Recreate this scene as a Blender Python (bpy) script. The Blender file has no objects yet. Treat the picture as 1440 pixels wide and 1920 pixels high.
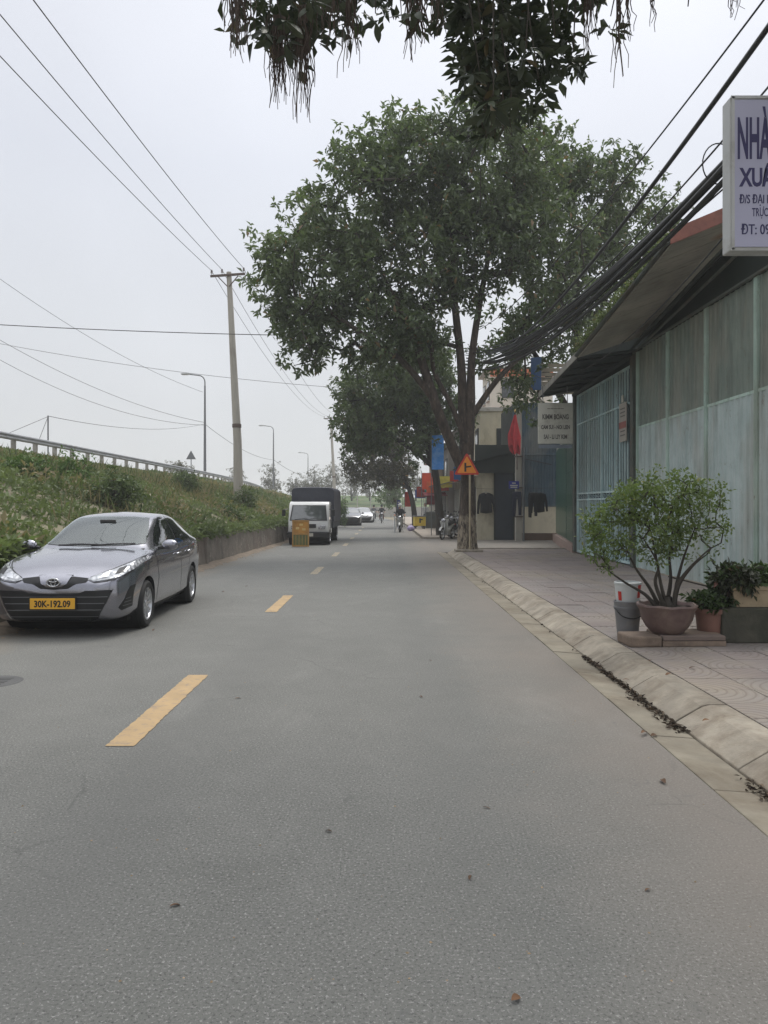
import bpy, bmesh, math, random
import numpy as np
from mathutils import Vector, Matrix, Quaternion
from mathutils.bvhtree import BVHTree
from mathutils.geometry import delaunay_2d_cdt

SC = bpy.context.scene
COL = SC.collection
R = math.radians
random.seed(7)

# ------------------------------------------------------------------ camera
cam_d = bpy.data.cameras.new('camera')
cam_d.sensor_fit = 'VERTICAL'
cam_d.sensor_height = 36.0
cam_d.lens = 36.0 * 1442.0 / 1920.0
cam_d.shift_y = 10.0 / 1920.0 * -1.0
cam_d.clip_start = 0.05
cam_d.clip_end = 3000
cam = bpy.data.objects.new('camera', cam_d)
COL.objects.link(cam)
cam.location = (0, 0, 1.55)
cam.rotation_euler = (R(90), 0, 0)
SC.camera = cam

# ------------------------------------------------------------------ sky, sun, exposure
SUN_EL, SUN_AZ = 60.0, 26.0            # azimuth clockwise from +Y (the view) towards +X
wd = bpy.data.worlds.new('World')
SC.world = wd
wd.use_nodes = True
wn, wl = wd.node_tree.nodes, wd.node_tree.links
wn.clear()
w_out = wn.new('ShaderNodeOutputWorld')
sky = wn.new('ShaderNodeTexSky')
sky.sky_type = 'NISHITA'
sky.sun_disc = False
sky.sun_elevation = R(SUN_EL)
sky.sun_rotation = R(SUN_AZ)
sky.air_density = 1.0
sky.dust_density = 6.0
sky.ozone_density = 1.0
bw = wn.new('ShaderNodeHueSaturation')
bw.inputs['Saturation'].default_value = 0.25
wl.new(sky.outputs[0], bw.inputs['Color'])
bg1 = wn.new('ShaderNodeBackground')
bg1.inputs['Strength'].default_value = 0.06
wl.new(bw.outputs[0], bg1.inputs['Color'])
# the cloud layer: an even overcast, brighter overhead than at the horizon, slightly mottled
tc = wn.new('ShaderNodeTexCoord')
sep = wn.new('ShaderNodeSeparateXYZ')
wl.new(tc.outputs['Generated'], sep.inputs[0])
ramp = wn.new('ShaderNodeValToRGB')
ramp.color_ramp.elements[0].position = 0.0
ramp.color_ramp.elements[0].color = (0.53, 0.545, 0.555, 1)
ramp.color_ramp.elements[1].position = 1.0
ramp.color_ramp.elements[1].color = (1.75, 1.78, 1.84, 1)
e = ramp.color_ramp.elements.new(0.60)
e.color = (0.60, 0.62, 0.68, 1)
e = ramp.color_ramp.elements.new(0.40)
e.color = (0.515, 0.54, 0.60, 1)
wl.new(sep.outputs['Z'], ramp.inputs[0])
cn = wn.new('ShaderNodeTexNoise')
cn.inputs['Scale'].default_value = 1.6
cn.inputs['Detail'].default_value = 3
wl.new(tc.outputs['Generated'], cn.inputs['Vector'])
cm = wn.new('ShaderNodeMapRange')
cm.inputs['To Min'].default_value = 0.87
cm.inputs['To Max'].default_value = 1.12
cm.inputs['From Min'].default_value = 0.3
cm.inputs['From Max'].default_value = 0.7
wl.new(cn.outputs['Fac'], cm.inputs['Value'])
bg2 = wn.new('ShaderNodeBackground')
wl.new(ramp.outputs[0], bg2.inputs['Color'])
wl.new(cm.outputs[0], bg2.inputs['Strength'])
wmix = wn.new('ShaderNodeMixShader')
wmix.inputs[0].default_value = 0.78
wl.new(bg1.outputs[0], wmix.inputs[1])
wl.new(bg2.outputs[0], wmix.inputs[2])
wl.new(wmix.outputs[0], w_out.inputs['Surface'])

sun_d = bpy.data.lights.new('sun', 'SUN')
sun_d.energy = 1.1
sun_d.angle = R(25)
sun_d.color = (1.0, 0.96, 0.90)
sun = bpy.data.objects.new('sun', sun_d)
COL.objects.link(sun)
sd = Vector((math.sin(R(SUN_AZ)) * math.cos(R(SUN_EL)), math.cos(R(SUN_AZ)) * math.cos(R(SUN_EL)), math.sin(R(SUN_EL))))
sun.rotation_euler = (-sd).to_track_quat('-Z', 'Y').to_euler()
sun.location = (0, 0, 40)

SC.view_settings.view_transform = 'Standard'
SC.view_settings.look = 'None'
SC.view_settings.gamma = 1.0
SC.view_settings.exposure = 0.65
SC.render.engine = 'CYCLES'
SC.cycles.use_denoising = True
SC.cycles.denoiser = 'OPENIMAGEDENOISE'
SC.cycles.denoising_input_passes = 'RGB_ALBEDO_NORMAL'
SC.cycles.denoising_prefilter = 'NONE'
SC.cycles.max_bounces = 6
SC.cycles.diffuse_bounces = 3
SC.cycles.glossy_bounces = 3
SC.cycles.transmission_bounces = 4
SC.cycles.transparent_max_bounces = 6
SC.cycles.volume_bounces = 1

# ------------------------------------------------------------------ helpers
def px(u, v, Y):
    """photo pixel at depth Y -> a point (only used to work out where things stand)"""
    return Vector(((u - 720) / 1442 * Y, Y, 1.55 + (950 - v) / 1442 * Y))

def link(o, parent=None):
    COL.objects.link(o)
    if parent is not None:
        o.parent = parent
    return o

def tag(o, label=None, cat=None, group=None, kind=None):
    if label: o['label'] = label
    if cat: o['category'] = cat
    if group: o['group'] = group
    if kind: o['kind'] = kind
    return o

def thing(name, label, cat, loc=(0, 0, 0), rz=0.0, group=None):
    o = bpy.data.objects.new(name, None)
    o.empty_display_size = 0.2
    COL.objects.link(o)
    o.location = loc
    o.rotation_euler = (0, 0, rz)
    return tag(o, label, cat, group)

def copy_tree(o, parent=None):
    c = o.copy()
    COL.objects.link(c)
    c.parent = parent
    for ch in list(o.children):
        copy_tree(ch, c)
    return c

class MB:
    """collects shapes, builds one mesh object"""
    def __init__(s):
        s.v, s.f, s.m = [], [], []
    def add(s, vs, fs, mi=0):
        b = len(s.v)
        s.v += [tuple(p) for p in vs]
        s.f += [tuple(i + b for i in f) for f in fs]
        s.m += [mi] * len(fs)
        return s
    def box(s, c, d, rot=None, mi=0, taper=1.0):
        x, y, z = d[0] / 2, d[1] / 2, d[2] / 2
        vs = [Vector((sx * x * (taper if sz > 0 else 1), sy * y * (taper if sz > 0 else 1), sz * z)) for sz in (-1, 1) for sy in (-1, 1) for sx in (-1, 1)]
        if rot is not None:
            M = rot if isinstance(rot, Matrix) else Matrix.Rotation(rot, 3, 'Z')
            vs = [M @ p for p in vs]
        vs = [p + Vector(c) for p in vs]
        return s.add(vs, [(0, 2, 3, 1), (4, 5, 7, 6), (0, 1, 5, 4), (2, 6, 7, 3), (0, 4, 6, 2), (1, 3, 7, 5)], mi)
    def slab(s, quad, t, mi=0):
        """a sheet over four points, thickness t along its normal"""
        q = [Vector(p) for p in quad]
        n = (q[1] - q[0]).cross(q[3] - q[0]).normalized() * t
        vs = q + [p + n for p in q]
        return s.add(vs, [(0, 3, 2, 1), (4, 5, 6, 7), (0, 1, 5, 4), (1, 2, 6, 5), (2, 3, 7, 6), (3, 0, 4, 7)], mi)
    def tube(s, pts, rad, n=8, cap=True, mi=0):
        pts = [Vector(p) for p in pts]
        k = len(pts)
        if not hasattr(rad, '__len__'): rad = [rad] * k
        b = len(s.v)
        prev = None
        for i, p in enumerate(pts):
            t = (pts[min(i + 1, k - 1)] - pts[max(i - 1, 0)])
            if t.length < 1e-9: t = Vector((0, 0, 1))
            t.normalize()
            if prev is None:
                a = Vector((1, 0, 0)) if abs(t.x) < 0.8 else Vector((0, 1, 0))
                nx = t.cross(a).normalized()
            else:
                nx = (prev - t * prev.dot(t)).normalized()
            prev = nx
            ny = t.cross(nx)
            for j in range(n):
                an = 2 * math.pi * j / n
                q = p + (nx * math.cos(an) + ny * math.sin(an)) * rad[i]
                s.v.append((q.x, q.y, q.z))
        for i in range(k - 1):
            for j in range(n):
                j2 = (j + 1) % n
                s.f.append((b + i * n + j, b + i * n + j2, b + (i + 1) * n + j2, b + (i + 1) * n + j)); s.m.append(mi)
        if cap:
            s.f.append(tuple(b + j for j in reversed(range(n)))); s.m.append(mi)
            s.f.append(tuple(b + (k - 1) * n + j for j in range(n))); s.m.append(mi)
        return s
    def lathe(s, prof, c=(0, 0, 0), n=24, axis='Z', mi=0):
        """prof: (r, h) list, open or closed"""
        b = len(s.v); c = Vector(c); k = len(prof)
        for r, h in prof:
            for j in range(n):
                a = 2 * math.pi * j / n
                p = (r * math.cos(a), r * math.sin(a), h)
                if axis == 'X': p = (h, r * math.cos(a), r * math.sin(a))
                if axis == 'Y': p = (r * math.cos(a), h, r * math.sin(a))
                s.v.append((p[0] + c.x, p[1] + c.y, p[2] + c.z))
        for i in range(k - 1):
            for j in range(n):
                j2 = (j + 1) % n
                s.f.append((b + i * n + j, b + i * n + j2, b + (i + 1) * n + j2, b + (i + 1) * n + j)); s.m.append(mi)
        return s
    def prism(s, poly, a0, a1, axis='Y', mi=0):
        """poly of 2-D points extruded along an axis from a0 to a1"""
        n = len(poly)
        def P(p, a):
            if axis == 'Y': return (p[0], a, p[1])
            if axis == 'X': return (a, p[0], p[1])
            return (p[0], p[1], a)
        vs = [P(p, a0) for p in poly] + [P(p, a1) for p in poly]
        fs = [tuple(range(n)), tuple(range(2 * n - 1, n - 1, -1))]
        fs += [(i, i + n, (i + 1) % n + n, (i + 1) % n) for i in range(n)]
        return s.add(vs, fs, mi)
    def ball(s, c, r, n=12, m=8, mi=0):
        if not hasattr(r, '__len__'): r = (r, r, r)
        prof = [(math.sin(math.pi * i / m), -math.cos(math.pi * i / m)) for i in range(m + 1)]
        b = len(s.v)
        for q, h in prof:
            for j in range(n):
                a = 2 * math.pi * j / n
                s.v.append((c[0] + r[0] * q * math.cos(a), c[1] + r[1] * q * math.sin(a), c[2] + r[2] * h))
        for i in range(m):
            for j in range(n):
                j2 = (j + 1) % n
                s.f.append((b + i * n + j, b + i * n + j2, b + (i + 1) * n + j2, b + (i + 1) * n + j)); s.m.append(mi)
        return s
    def mesh(s, name, mats, smooth=False, bevel=0.0, fix=True):
        me = bpy.data.meshes.new(name)
        me.from_pydata(s.v, [], s.f)
        if not isinstance(mats, (list, tuple)): mats = [mats]
        for m in mats: me.materials.append(m)
        if len(mats) > 1: me.polygons.foreach_set('material_index', s.m)
        if fix or bevel:
            bm = bmesh.new(); bm.from_mesh(me)
            bmesh.ops.remove_doubles(bm, verts=bm.verts, dist=1e-5)
            bmesh.ops.recalc_face_normals(bm, faces=bm.faces)
            if bevel:
                ed = [e for e in bm.edges if len(e.link_faces) == 2 and e.calc_face_angle(0) > 0.5]
                bmesh.ops.bevel(bm, geom=ed, offset=bevel, segments=2, affect='EDGES', profile=0.5, clamp_overlap=True)
            bm.to_mesh(me); bm.free()
        if smooth:
            me.polygons.foreach_set('use_smooth', [True] * len(me.polygons))
            if smooth != 'all':
                me.set_sharp_from_angle(angle=R(40))
        me.update()
        return me
    def build(s, name, mats, parent=None, smooth=False, bevel=0.0, fix=True):
        return link(bpy.data.objects.new(name, s.mesh(name, mats, smooth, bevel, fix)), parent)

def inst(name, me, parent=None, loc=(0, 0, 0), rot=(0, 0, 0), scale=(1, 1, 1)):
    o = bpy.data.objects.new(name, me)
    o.location = loc; o.rotation_euler = rot; o.scale = scale
    return link(o, parent)

def arc(c, r, a0, a1, n):
    return [(c[0] + r * math.cos(a0 + (a1 - a0) * i / n), c[1] + r * math.sin(a0 + (a1 - a0) * i / n)) for i in range(n + 1)]

def catmull(P, n):
    P = [Vector(p) for p in P]
    out = []
    for i in range(len(P) - 1):
        p0, p1, p2, p3 = P[max(i - 1, 0)], P[i], P[i + 1], P[min(i + 2, len(P) - 1)]
        for k in range(n):
            t = k / n
            out.append(0.5 * ((2 * p1) + (p2 - p0) * t + (2 * p0 - 5 * p1 + 4 * p2 - p3) * t * t + (3 * p1 - p0 - 3 * p2 + p3) * t ** 3))
    out.append(P[-1])
    return out

# ------------------------------------------------------------------ materials
def rgb(r, g, b):
    """sRGB 0..255 -> linear"""
    return tuple(((c / 255) / 12.92 if c / 255 <= 0.04045 else ((c / 255 + 0.055) / 1.055) ** 2.4) for c in (r, g, b))

class NT:
    def __init__(s, name):
        s.m = bpy.data.materials.new(name); s.m.use_nodes = True
        s.t = s.m.node_tree; s.n = s.t.nodes; s.l = s.t.links
        s.n.clear()
        s.out = s.n.new('ShaderNodeOutputMaterial')
        s.pos = None
    def new(s, k, **kw):
        n = s.n.new(k)
        for a, v in kw.items():
            if a.startswith('_'): setattr(n, a[1:], v)
            else: n.inputs[a.replace('__', ' ')].default_value = v
        return n
    def P(s):
        if s.pos is None: s.pos = s.n.new('ShaderNodeNewGeometry').outputs['Position']
        return s.pos
    def noise(s, scale, detail=3, rough=0.55, vec=None, dist=0.0, stretch=None):
        n = s.new('ShaderNodeTexNoise', Scale=scale, Detail=detail, Roughness=rough, Distortion=dist)
        v = vec or s.P()
        if stretch:
            mp = s.n.new('ShaderNodeVectorMath'); mp.operation = 'MULTIPLY'
            s.l.new(v, mp.inputs[0]); mp.inputs[1].default_value = stretch
            v = mp.outputs[0]
        s.l.new(v, n.inputs['Vector'])
        return n.outputs['Fac']
    def rng(s, x, a, b, c=0.0, d=1.0):
        n = s.new('ShaderNodeMapRange'); n.inputs['From Min'].default_value = a; n.inputs['From Max'].default_value = b
        n.inputs['To Min'].default_value = c; n.inputs['To Max'].default_value = d
        s.l.new(x, n.inputs['Value'])
        return n.outputs[0]
    def math(s, op, a, b=None):
        n = s.n.new('ShaderNodeMath'); n.operation = op
        for i, x in enumerate((a, b)):
            if x is None: continue
            if isinstance(x, (int, float)): n.inputs[i].default_value = x
            else: s.l.new(x, n.inputs[i])
        return n.outputs[0]
    def mix(s, f, a, b, blend='MIX'):
        n = s.n.new('ShaderNodeMix'); n.data_type = 'RGBA'; n.blend_type = blend
        if isinstance(f, (int, float)): n.inputs[0].default_value = f
        else: s.l.new(f, n.inputs[0])
        for i, x in ((6, a), (7, b)):
            if isinstance(x, tuple): n.inputs[i].default_value = (*x[:3], 1)
            else: s.l.new(x, n.inputs[i])
        return n.outputs[2]
    def bump(s, h, strength=0.3, dist=0.01):
        n = s.new('ShaderNodeBump', Strength=strength, Distance=dist)
        s.l.new(h, n.inputs['Height'])
        return n.outputs[0]
    def bsdf(s, col, rough=0.6, metal=0.0, nrm=None, spec=0.5, coat=0.0, coat_rough=0.05, **kw):
        b = s.n.new('ShaderNodeBsdfPrincipled')
        if isinstance(col, tuple): b.inputs['Base Color'].default_value = (*col[:3], 1)
        else: s.l.new(col, b.inputs['Base Color'])
        if isinstance(rough, (int, float)): b.inputs['Roughness'].default_value = rough
        else: s.l.new(rough, b.inputs['Roughness'])
        b.inputs['Metallic'].default_value = metal
        b.inputs['Specular IOR Level'].default_value = spec
        b.inputs['Coat Weight'].default_value = coat
        b.inputs['Coat Roughness'].default_value = coat_rough
        if nrm is not None: s.l.new(nrm, b.inputs['Normal'])
        s.l.new(b.outputs[0], s.out.inputs['Surface'])
        return b

MATS = {}
def mat(name, col, rough=0.65, metal=0.0, var=0.18, scale=3.0, bump=0.0, bscale=40.0, spec=0.5, coat=0.0, dirt=None, dirt_amt=0.0, stretch=None, objvar=0.0):
    if name in MATS: return MATS[name]
    t = NT(name)
    n = t.noise(scale, 5, 0.6, stretch=stretch)
    f = t.rng(n, 0.3, 0.7)
    c = t.mix(f, tuple(x * (1 - var) for x in col), tuple(min(1, x * (1 + var)) for x in col))
    if dirt is not None:
        d = t.rng(t.noise(scale * 0.6, 6, 0.7, stretch=stretch, dist=0.3), 0.62 - 0.35 * dirt_amt, 0.75)
        c = t.mix(d, c, dirt)
    if objvar:
        oi = t.n.new('ShaderNodeObjectInfo')
        hv = t.n.new('ShaderNodeHueSaturation')
        t.l.new(t.rng(oi.outputs['Random'], 0, 1, 1 - objvar, 1 + objvar), hv.inputs['Value'])
        t.l.new(c, hv.inputs['Color']); c = hv.outputs[0]
    nm = None
    if bump:
        nm = t.bump(t.noise(bscale, 4, 0.6), bump, 0.01)
    r = t.rng(n, 0.3, 0.7, max(0.02, rough - 0.08), min(1, rough + 0.08))
    t.bsdf(c, r, metal, nm, spec, coat)
    MATS[name] = t.m
    return t.m

def leaf_mat(name, dark, light, odd, odd_share=0.08, trans=0.3, rough=0.45):
    """leaves: colour from the per-leaf attribute 'v' (0..1)"""
    t = NT(name)
    a = t.n.new('ShaderNodeAttribute'); a.attribute_name = 'v'
    c = t.mix(t.rng(a.outputs['Fac'], 0, 1 - odd_share), dark, light)
    st = t.math('GREATER_THAN', a.outputs['Fac'], 1 - odd_share)
    c = t.mix(st, c, odd)
    b = t.bsdf(c, rough, spec=0.35)
    tr = t.n.new('ShaderNodeBsdfTranslucent')
    t.l.new(t.mix(1.0, c, (1.0, 1.15, 0.6), 'MULTIPLY'), tr.inputs['Color'])
    mx = t.n.new('ShaderNodeMixShader'); mx.inputs[0].default_value = trans
    t.l.new(b.outputs[0], mx.inputs[1]); t.l.new(tr.outputs[0], mx.inputs[2])
    t.l.new(mx.outputs[0], t.out.inputs['Surface'])
    return t.m

# --- leaf clouds -------------------------------------------------------------
def unit(a):
    return a / np.maximum(np.linalg.norm(a, axis=1, keepdims=True), 1e-9)

def leaves_mesh(name, P, D, L, Wd, V, material, seed=0, fold=0.25):
    """one folded diamond per leaf: base P, direction D, length L, width Wd, shade V"""
    rs = np.random.RandomState(seed)
    n = len(P)
    D = unit(D)
    S = unit(np.cross(D, rs.normal(size=(n, 3)) * 0.75 + np.array([0, 0, 1.0])))
    N = np.cross(D, S)
    N = N * np.where(N[:, 2:3] < 0, -1.0, 1.0)
    L = np.asarray(L).reshape(-1, 1) * np.ones((n, 1)); Wd = np.asarray(Wd).reshape(-1, 1) * np.ones((n, 1))
    v = np.empty((n, 4, 3))
    v[:, 0] = P
    mid = P + D * L * 0.5
    v[:, 1] = mid + S * Wd * 0.5 + N * Wd * fold
    v[:, 2] = P + D * L - N * L * 0.08
    v[:, 3] = mid - S * Wd * 0.5 + N * Wd * fold
    me = bpy.data.meshes.new(name)
    me.vertices.add(n * 4); me.vertices.foreach_set('co', v.reshape(-1))
    i = (np.arange(n) * 4).reshape(-1, 1)
    tri = np.concatenate([i, i + 1, i + 2, i, i + 2, i + 3], axis=1).reshape(-1).astype(np.int32)
    me.loops.add(n * 6); me.loops.foreach_set('vertex_index', tri)
    me.polygons.add(n * 2)
    me.polygons.foreach_set('loop_start', np.arange(0, n * 6, 3, dtype=np.int32))
    me.polygons.foreach_set('loop_total', np.full(n * 2, 3, dtype=np.int32))
    at = me.attributes.new('v', 'FLOAT', 'FACE')
    at.data.foreach_set('value', np.repeat(np.clip(V, 0, 1), 2).astype(np.float32))
    me.materials.append(material)
    me.update(); me.validate()
    return me

def in_lobes(rs, lobes, n):
    """n points through a union of ellipsoids, denser towards the shell"""
    vol = np.array([l[3] * l[4] * l[5] for l in lobes]); vol = vol / vol.sum()
    k = rs.choice(len(lobes), n, p=vol)
    Lb = np.array(lobes)[k]
    d = unit(rs.normal(size=(n, 3)))
    r = rs.uniform(0.25, 1.0, (n, 1)) ** 0.5
    return Lb[:, :3] + d * r * Lb[:, 3:6]

def grow(rs, start, targets, step=0.6, r_tip=0.012, power=0.42, r_max=0.2, droop=0.0):
    """branches that reach every target from a list of start nodes [(pos, parent)]; returns pos, parent, radius"""
    pos = [np.array(p, float) for p, _ in start]; par = [q for _, q in start]
    n0 = len(pos)
    root = pos[-1]
    order = np.argsort(np.linalg.norm(targets - root, axis=1))
    ends = []
    for ti in order:
        t = targets[ti]
        A = np.array(pos)
        d = np.linalg.norm(A - t, axis=1) + 0.25 * np.maximum(A[:, 2] - t[2], 0)
        i = int(np.argmin(d))
        a = pos[i]; L = np.linalg.norm(t - a)
        k = max(1, int(L / step))
        side = rs.normal(size=3) * L * 0.08
        for j in range(1, k + 1):
            f = j / k
            p = a + (t - a) * f + side * math.sin(math.pi * f) + np.array([0, 0, -droop * L * math.sin(math.pi * f)])
            pos.append(p); par.append(i); i = len(pos) - 1
        ends.append(i)
    cnt = np.zeros(len(pos))
    for e in ends: cnt[e] += 1
    for i in range(len(pos) - 1, -1, -1):
        if par[i] is not None and par[i] >= 0: cnt[par[i]] += cnt[i]
    rad = np.minimum(r_tip * np.maximum(cnt, 1) ** power, r_max)
    return pos, par, rad, n0

def limbs(pos, par, rad, mb=None, skip=0, n=5):
    mb = mb or MB()
    for i in range(skip, len(pos)):
        if par[i] is None or par[i] < 0: continue
        a, b = Vector(pos[par[i]]), Vector(pos[i])
        if (b - a).length < 1e-4: continue
        mb.tube([a, b + (b - a).normalized() * rad[i] * 0.5], [min(rad[par[i]], rad[i] * 1.35), rad[i]], n=n if rad[i] > 0.02 else 4, cap=False)
    return mb

def vnoise(x, y, seed=0, scale=1.0):
    """2-D value noise for numpy arrays, 0..1"""
    rs = np.random.RandomState(seed); T = rs.rand(64, 64)
    x = np.asarray(x) / scale; y = np.asarray(y) / scale
    xi = np.floor(x).astype(int); yi = np.floor(y).astype(int)
    fx = x - xi; fy = y - yi
    fx = fx * fx * (3 - 2 * fx); fy = fy * fy * (3 - 2 * fy)
    g = lambda a, b: T[a % 64, b % 64]
    return (g(xi, yi) * (1 - fx) + g(xi + 1, yi) * fx) * (1 - fy) + (g(xi, yi + 1) * (1 - fx) + g(xi + 1, yi + 1) * fx) * fy

def text_part(name, body, material, parent, loc, size, rot=(R(90), 0, 0), sx=1.0, bold=0.0, align='LEFT', ext=0.001):
    cu = bpy.data.curves.new(name, 'FONT')
    cu.body = body; cu.size = size; cu.align_x = align
    cu.extrude = ext; cu.offset = bold
    cu.resolution_u = 3
    o = bpy.data.objects.new(name + '_tmp', cu)
    COL.objects.link(o)
    dg = bpy.context.evaluated_depsgraph_get()
    me = bpy.data.meshes.new_from_object(o.evaluated_get(dg))
    me.name = name
    bpy.data.objects.remove(o)
    me.materials.clear(); me.materials.append(material)
    ob = bpy.data.objects.new(name, me)
    ob.location = loc; ob.rotation_euler = rot; ob.scale = (sx, 1, 1)
    return link(ob, parent)
# ================================================================== SETTING
# --- asphalt
def asphalt():
    t = NT('asphalt')
    P = t.P()
    big = t.rng(t.noise(0.35, 4, 0.6), 0.3, 0.7)
    mid = t.rng(t.noise(2.2, 4, 0.65), 0.3, 0.7)
    c = t.mix(big, (0.120, 0.121, 0.110), (0.155, 0.155, 0.142))
    c = t.mix(t.math('MULTIPLY', mid, 0.45), c, (0.178, 0.177, 0.163))
    # fine aggregate
    g = t.noise(78, 3, 0.75)
    c = t.mix(t.rng(g, 0.52, 0.66, 0, 0.85), c, (0.048, 0.048, 0.045))
    g2 = t.noise(75, 2, 0.8)
    c = t.mix(t.rng(g2, 0.56, 0.69, 0, 0.75), c, (0.36, 0.355, 0.335))
    # dust swept towards the gutter on the right and the wall on the left
    sx = t.n.new('ShaderNodeSeparateXYZ'); t.l.new(P, sx.inputs[0])
    wob = t.math('MULTIPLY', t.math('SUBTRACT', t.noise(0.7, 4, 0.6), 0.5), 1.6)
    xr = t.math('ADD', sx.outputs['X'], wob)
    c = t.mix(t.rng(xr, 0.55, 1.75, 0, 0.55), c, (0.215, 0.182, 0.152))
    c = t.mix(t.rng(xr, -3.9, -4.8, 0, 0.6), c, (0.235, 0.20, 0.155))
    # two wheel tracks polished smoother and darker, wandering a little
    trk = t.math('SINE', t.math('MULTIPLY', t.math('ADD', sx.outputs['X'], t.math('MULTIPLY', wob, 0.12)), 3.6))
    c = t.mix(t.math('MULTIPLY', t.rng(trk, 0.2, 1.0), t.rng(t.noise(0.5, 3, 0.6, stretch=(1, 0.25, 1)), 0.35, 0.65, 0.05, 0.35)), c, (0.115, 0.115, 0.108))
    # lighter worn patches
    c = t.mix(t.rng(t.noise(1.1, 5, 0.7, stretch=(1, 0.5, 1), dist=0.6), 0.55, 0.74, 0, 0.22), c, (0.27, 0.265, 0.245))
    # oil spots and worn patches
    sp = t.rng(t.noise(3.4, 5, 0.7, dist=0.5), 0.63, 0.74, 0, 0.55)
    c = t.mix(sp, c, (0.10, 0.10, 0.098))
    # hairline cracks
    vo = t.n.new('ShaderNodeTexVoronoi'); vo.feature = 'DISTANCE_TO_EDGE'; vo.inputs['Scale'].default_value = 0.42
    wv = t.n.new('ShaderNodeVectorMath'); wv.operation = 'ADD'
    nz = t.n.new('ShaderNodeTexNoise'); nz.inputs['Scale'].default_value = 2.5; nz.inputs['Detail'].default_value = 5
    t.l.new(P, nz.inputs['Vector']); sc_ = t.n.new('ShaderNodeVectorMath'); sc_.operation = 'SCALE'; sc_.inputs['Scale'].default_value = 0.35; t.l.new(nz.outputs['Color'], sc_.inputs[0])
    t.l.new(P, wv.inputs[0]); t.l.new(sc_.outputs[0], wv.inputs[1])
    t.l.new(wv.outputs[0], vo.inputs['Vector'])
    cr = t.rng(vo.outputs['Distance'], 0.0, 0.006, 1, 0)
    msk = t.rng(t.noise(0.9, 2), 0.55, 0.62)
    c = t.mix(t.math('MULTIPLY', t.math('MULTIPLY', cr, msk), 0.38), c, (0.05, 0.05, 0.048))
    h = t.math('ADD', t.math('MULTIPLY', g, 1.0), t.math('MULTIPLY', t.noise(40, 2), 0.6))
    t.bsdf(c, 0.78, nrm=t.bump(h, 0.55, 0.006), spec=0.35)
    return t.m
M_ASPH = asphalt()
M_EARTH = mat('earth', (0.21, 0.175, 0.125), 0.95, var=0.3, scale=0.5, bump=0.6, bscale=8, dirt=(0.10, 0.115, 0.05), dirt_amt=0.6)
M_CONC = mat('kerb_concrete', rgb(148, 140, 126), 0.88, var=0.25, scale=5, bump=0.35, bscale=70, dirt=rgb(104, 92, 77), dirt_amt=0.5, objvar=0.1)
M_GUT = mat('gutter_concrete', rgb(134, 127, 112), 0.85, var=0.18, scale=3, bump=0.3, bscale=60, dirt=rgb(98, 86, 70), dirt_amt=0.55, objvar=0.07)
M_JOINT = mat('joint_dirt', (0.055, 0.045, 0.035), 0.95)

def tile_mat():
    t = NT('paving_tile')
    oi = t.n.new('ShaderNodeObjectInfo')
    n = t.rng(t.noise(1.3, 5, 0.65), 0.3, 0.7)
    c = t.mix(n, rgb(124, 118, 115), rgb(148, 143, 138))
    c = t.mix(t.rng(oi.outputs['Random'], 0, 1, 0, 0.5), c, rgb(132, 119, 116))
    # dust lying on the tiles
    d = t.rng(t.noise(0.55, 5, 0.7, dist=0.4), 0.45, 0.68)
    c = t.mix(t.math('MULTIPLY', d, 0.75), c, rgb(148, 138, 122))
    c = t.mix(t.rng(t.noise(90, 2, 0.7), 0.60, 0.75, 0, 0.5), c, rgb(95, 84, 78))
    # moulded scallops: arcs round the tile's own corners
    tcn = t.n.new('ShaderNodeTexCoord')
    ln = t.n.new('ShaderNodeVectorMath'); ln.operation = 'LENGTH'
    t.l.new(tcn.outputs['Object'], ln.inputs[0])
    w = t.math('SINE', t.math('MULTIPLY', ln.outputs['Value'], 95.0))
    h = t.math('ADD', t.rng(w, -0.3, 0.5), t.math('MULTIPLY', t.noise(60, 3), 0.6))
    c = t.mix(t.rng(w, -1.0, -0.4, 0.45, 0), c, rgb(104, 90, 82))
    t.bsdf(c, 0.85, nrm=t.bump(h, 0.6, 0.006), spec=0.3)
    return t.m
M_TILE = tile_mat()

# ground to the horizon
g = MB(); g.box((0, 250, -0.30), (1100, 1100, 0.5))
o = g.build('ground', M_EARTH); tag(o, kind='structure')

# road: a sheet that follows the street and swings a little to the left at its far end
def road_x(Y):
    return 0.0 if Y < 60 else -((Y - 60) ** 2) * 0.0010
ys = list(np.arange(-8, 60, 4.0)) + list(np.arange(60, 170, 5.0))
rd = MB()
for i, y in enumerate(ys):
    for x in (-5.25, 1.80):
        rd.v.append((x + road_x(y), y, 0.0))
        rd.v.append((x + road_x(y), y, -0.2))
for i in range(len(ys) - 1):
    a = i * 4; b = a + 4
    rd.f += [(a, a + 2, b + 2, b), (a + 1, b + 1, b + 3, a + 3), (a, b, b + 1, a + 1), (a + 2, a + 3, b + 3, b + 2)]; rd.m += [0] * 4
o = rd.build('road', M_ASPH); tag(o, kind='structure')
# the side street that opens to the right beyond the tree
sr = MB(); sr.box((11.8, 31.6, -0.098), (20.0, 11.0, 0.19))
o = sr.build('side_street', M_ASPH); tag(o, kind='structure')

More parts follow.
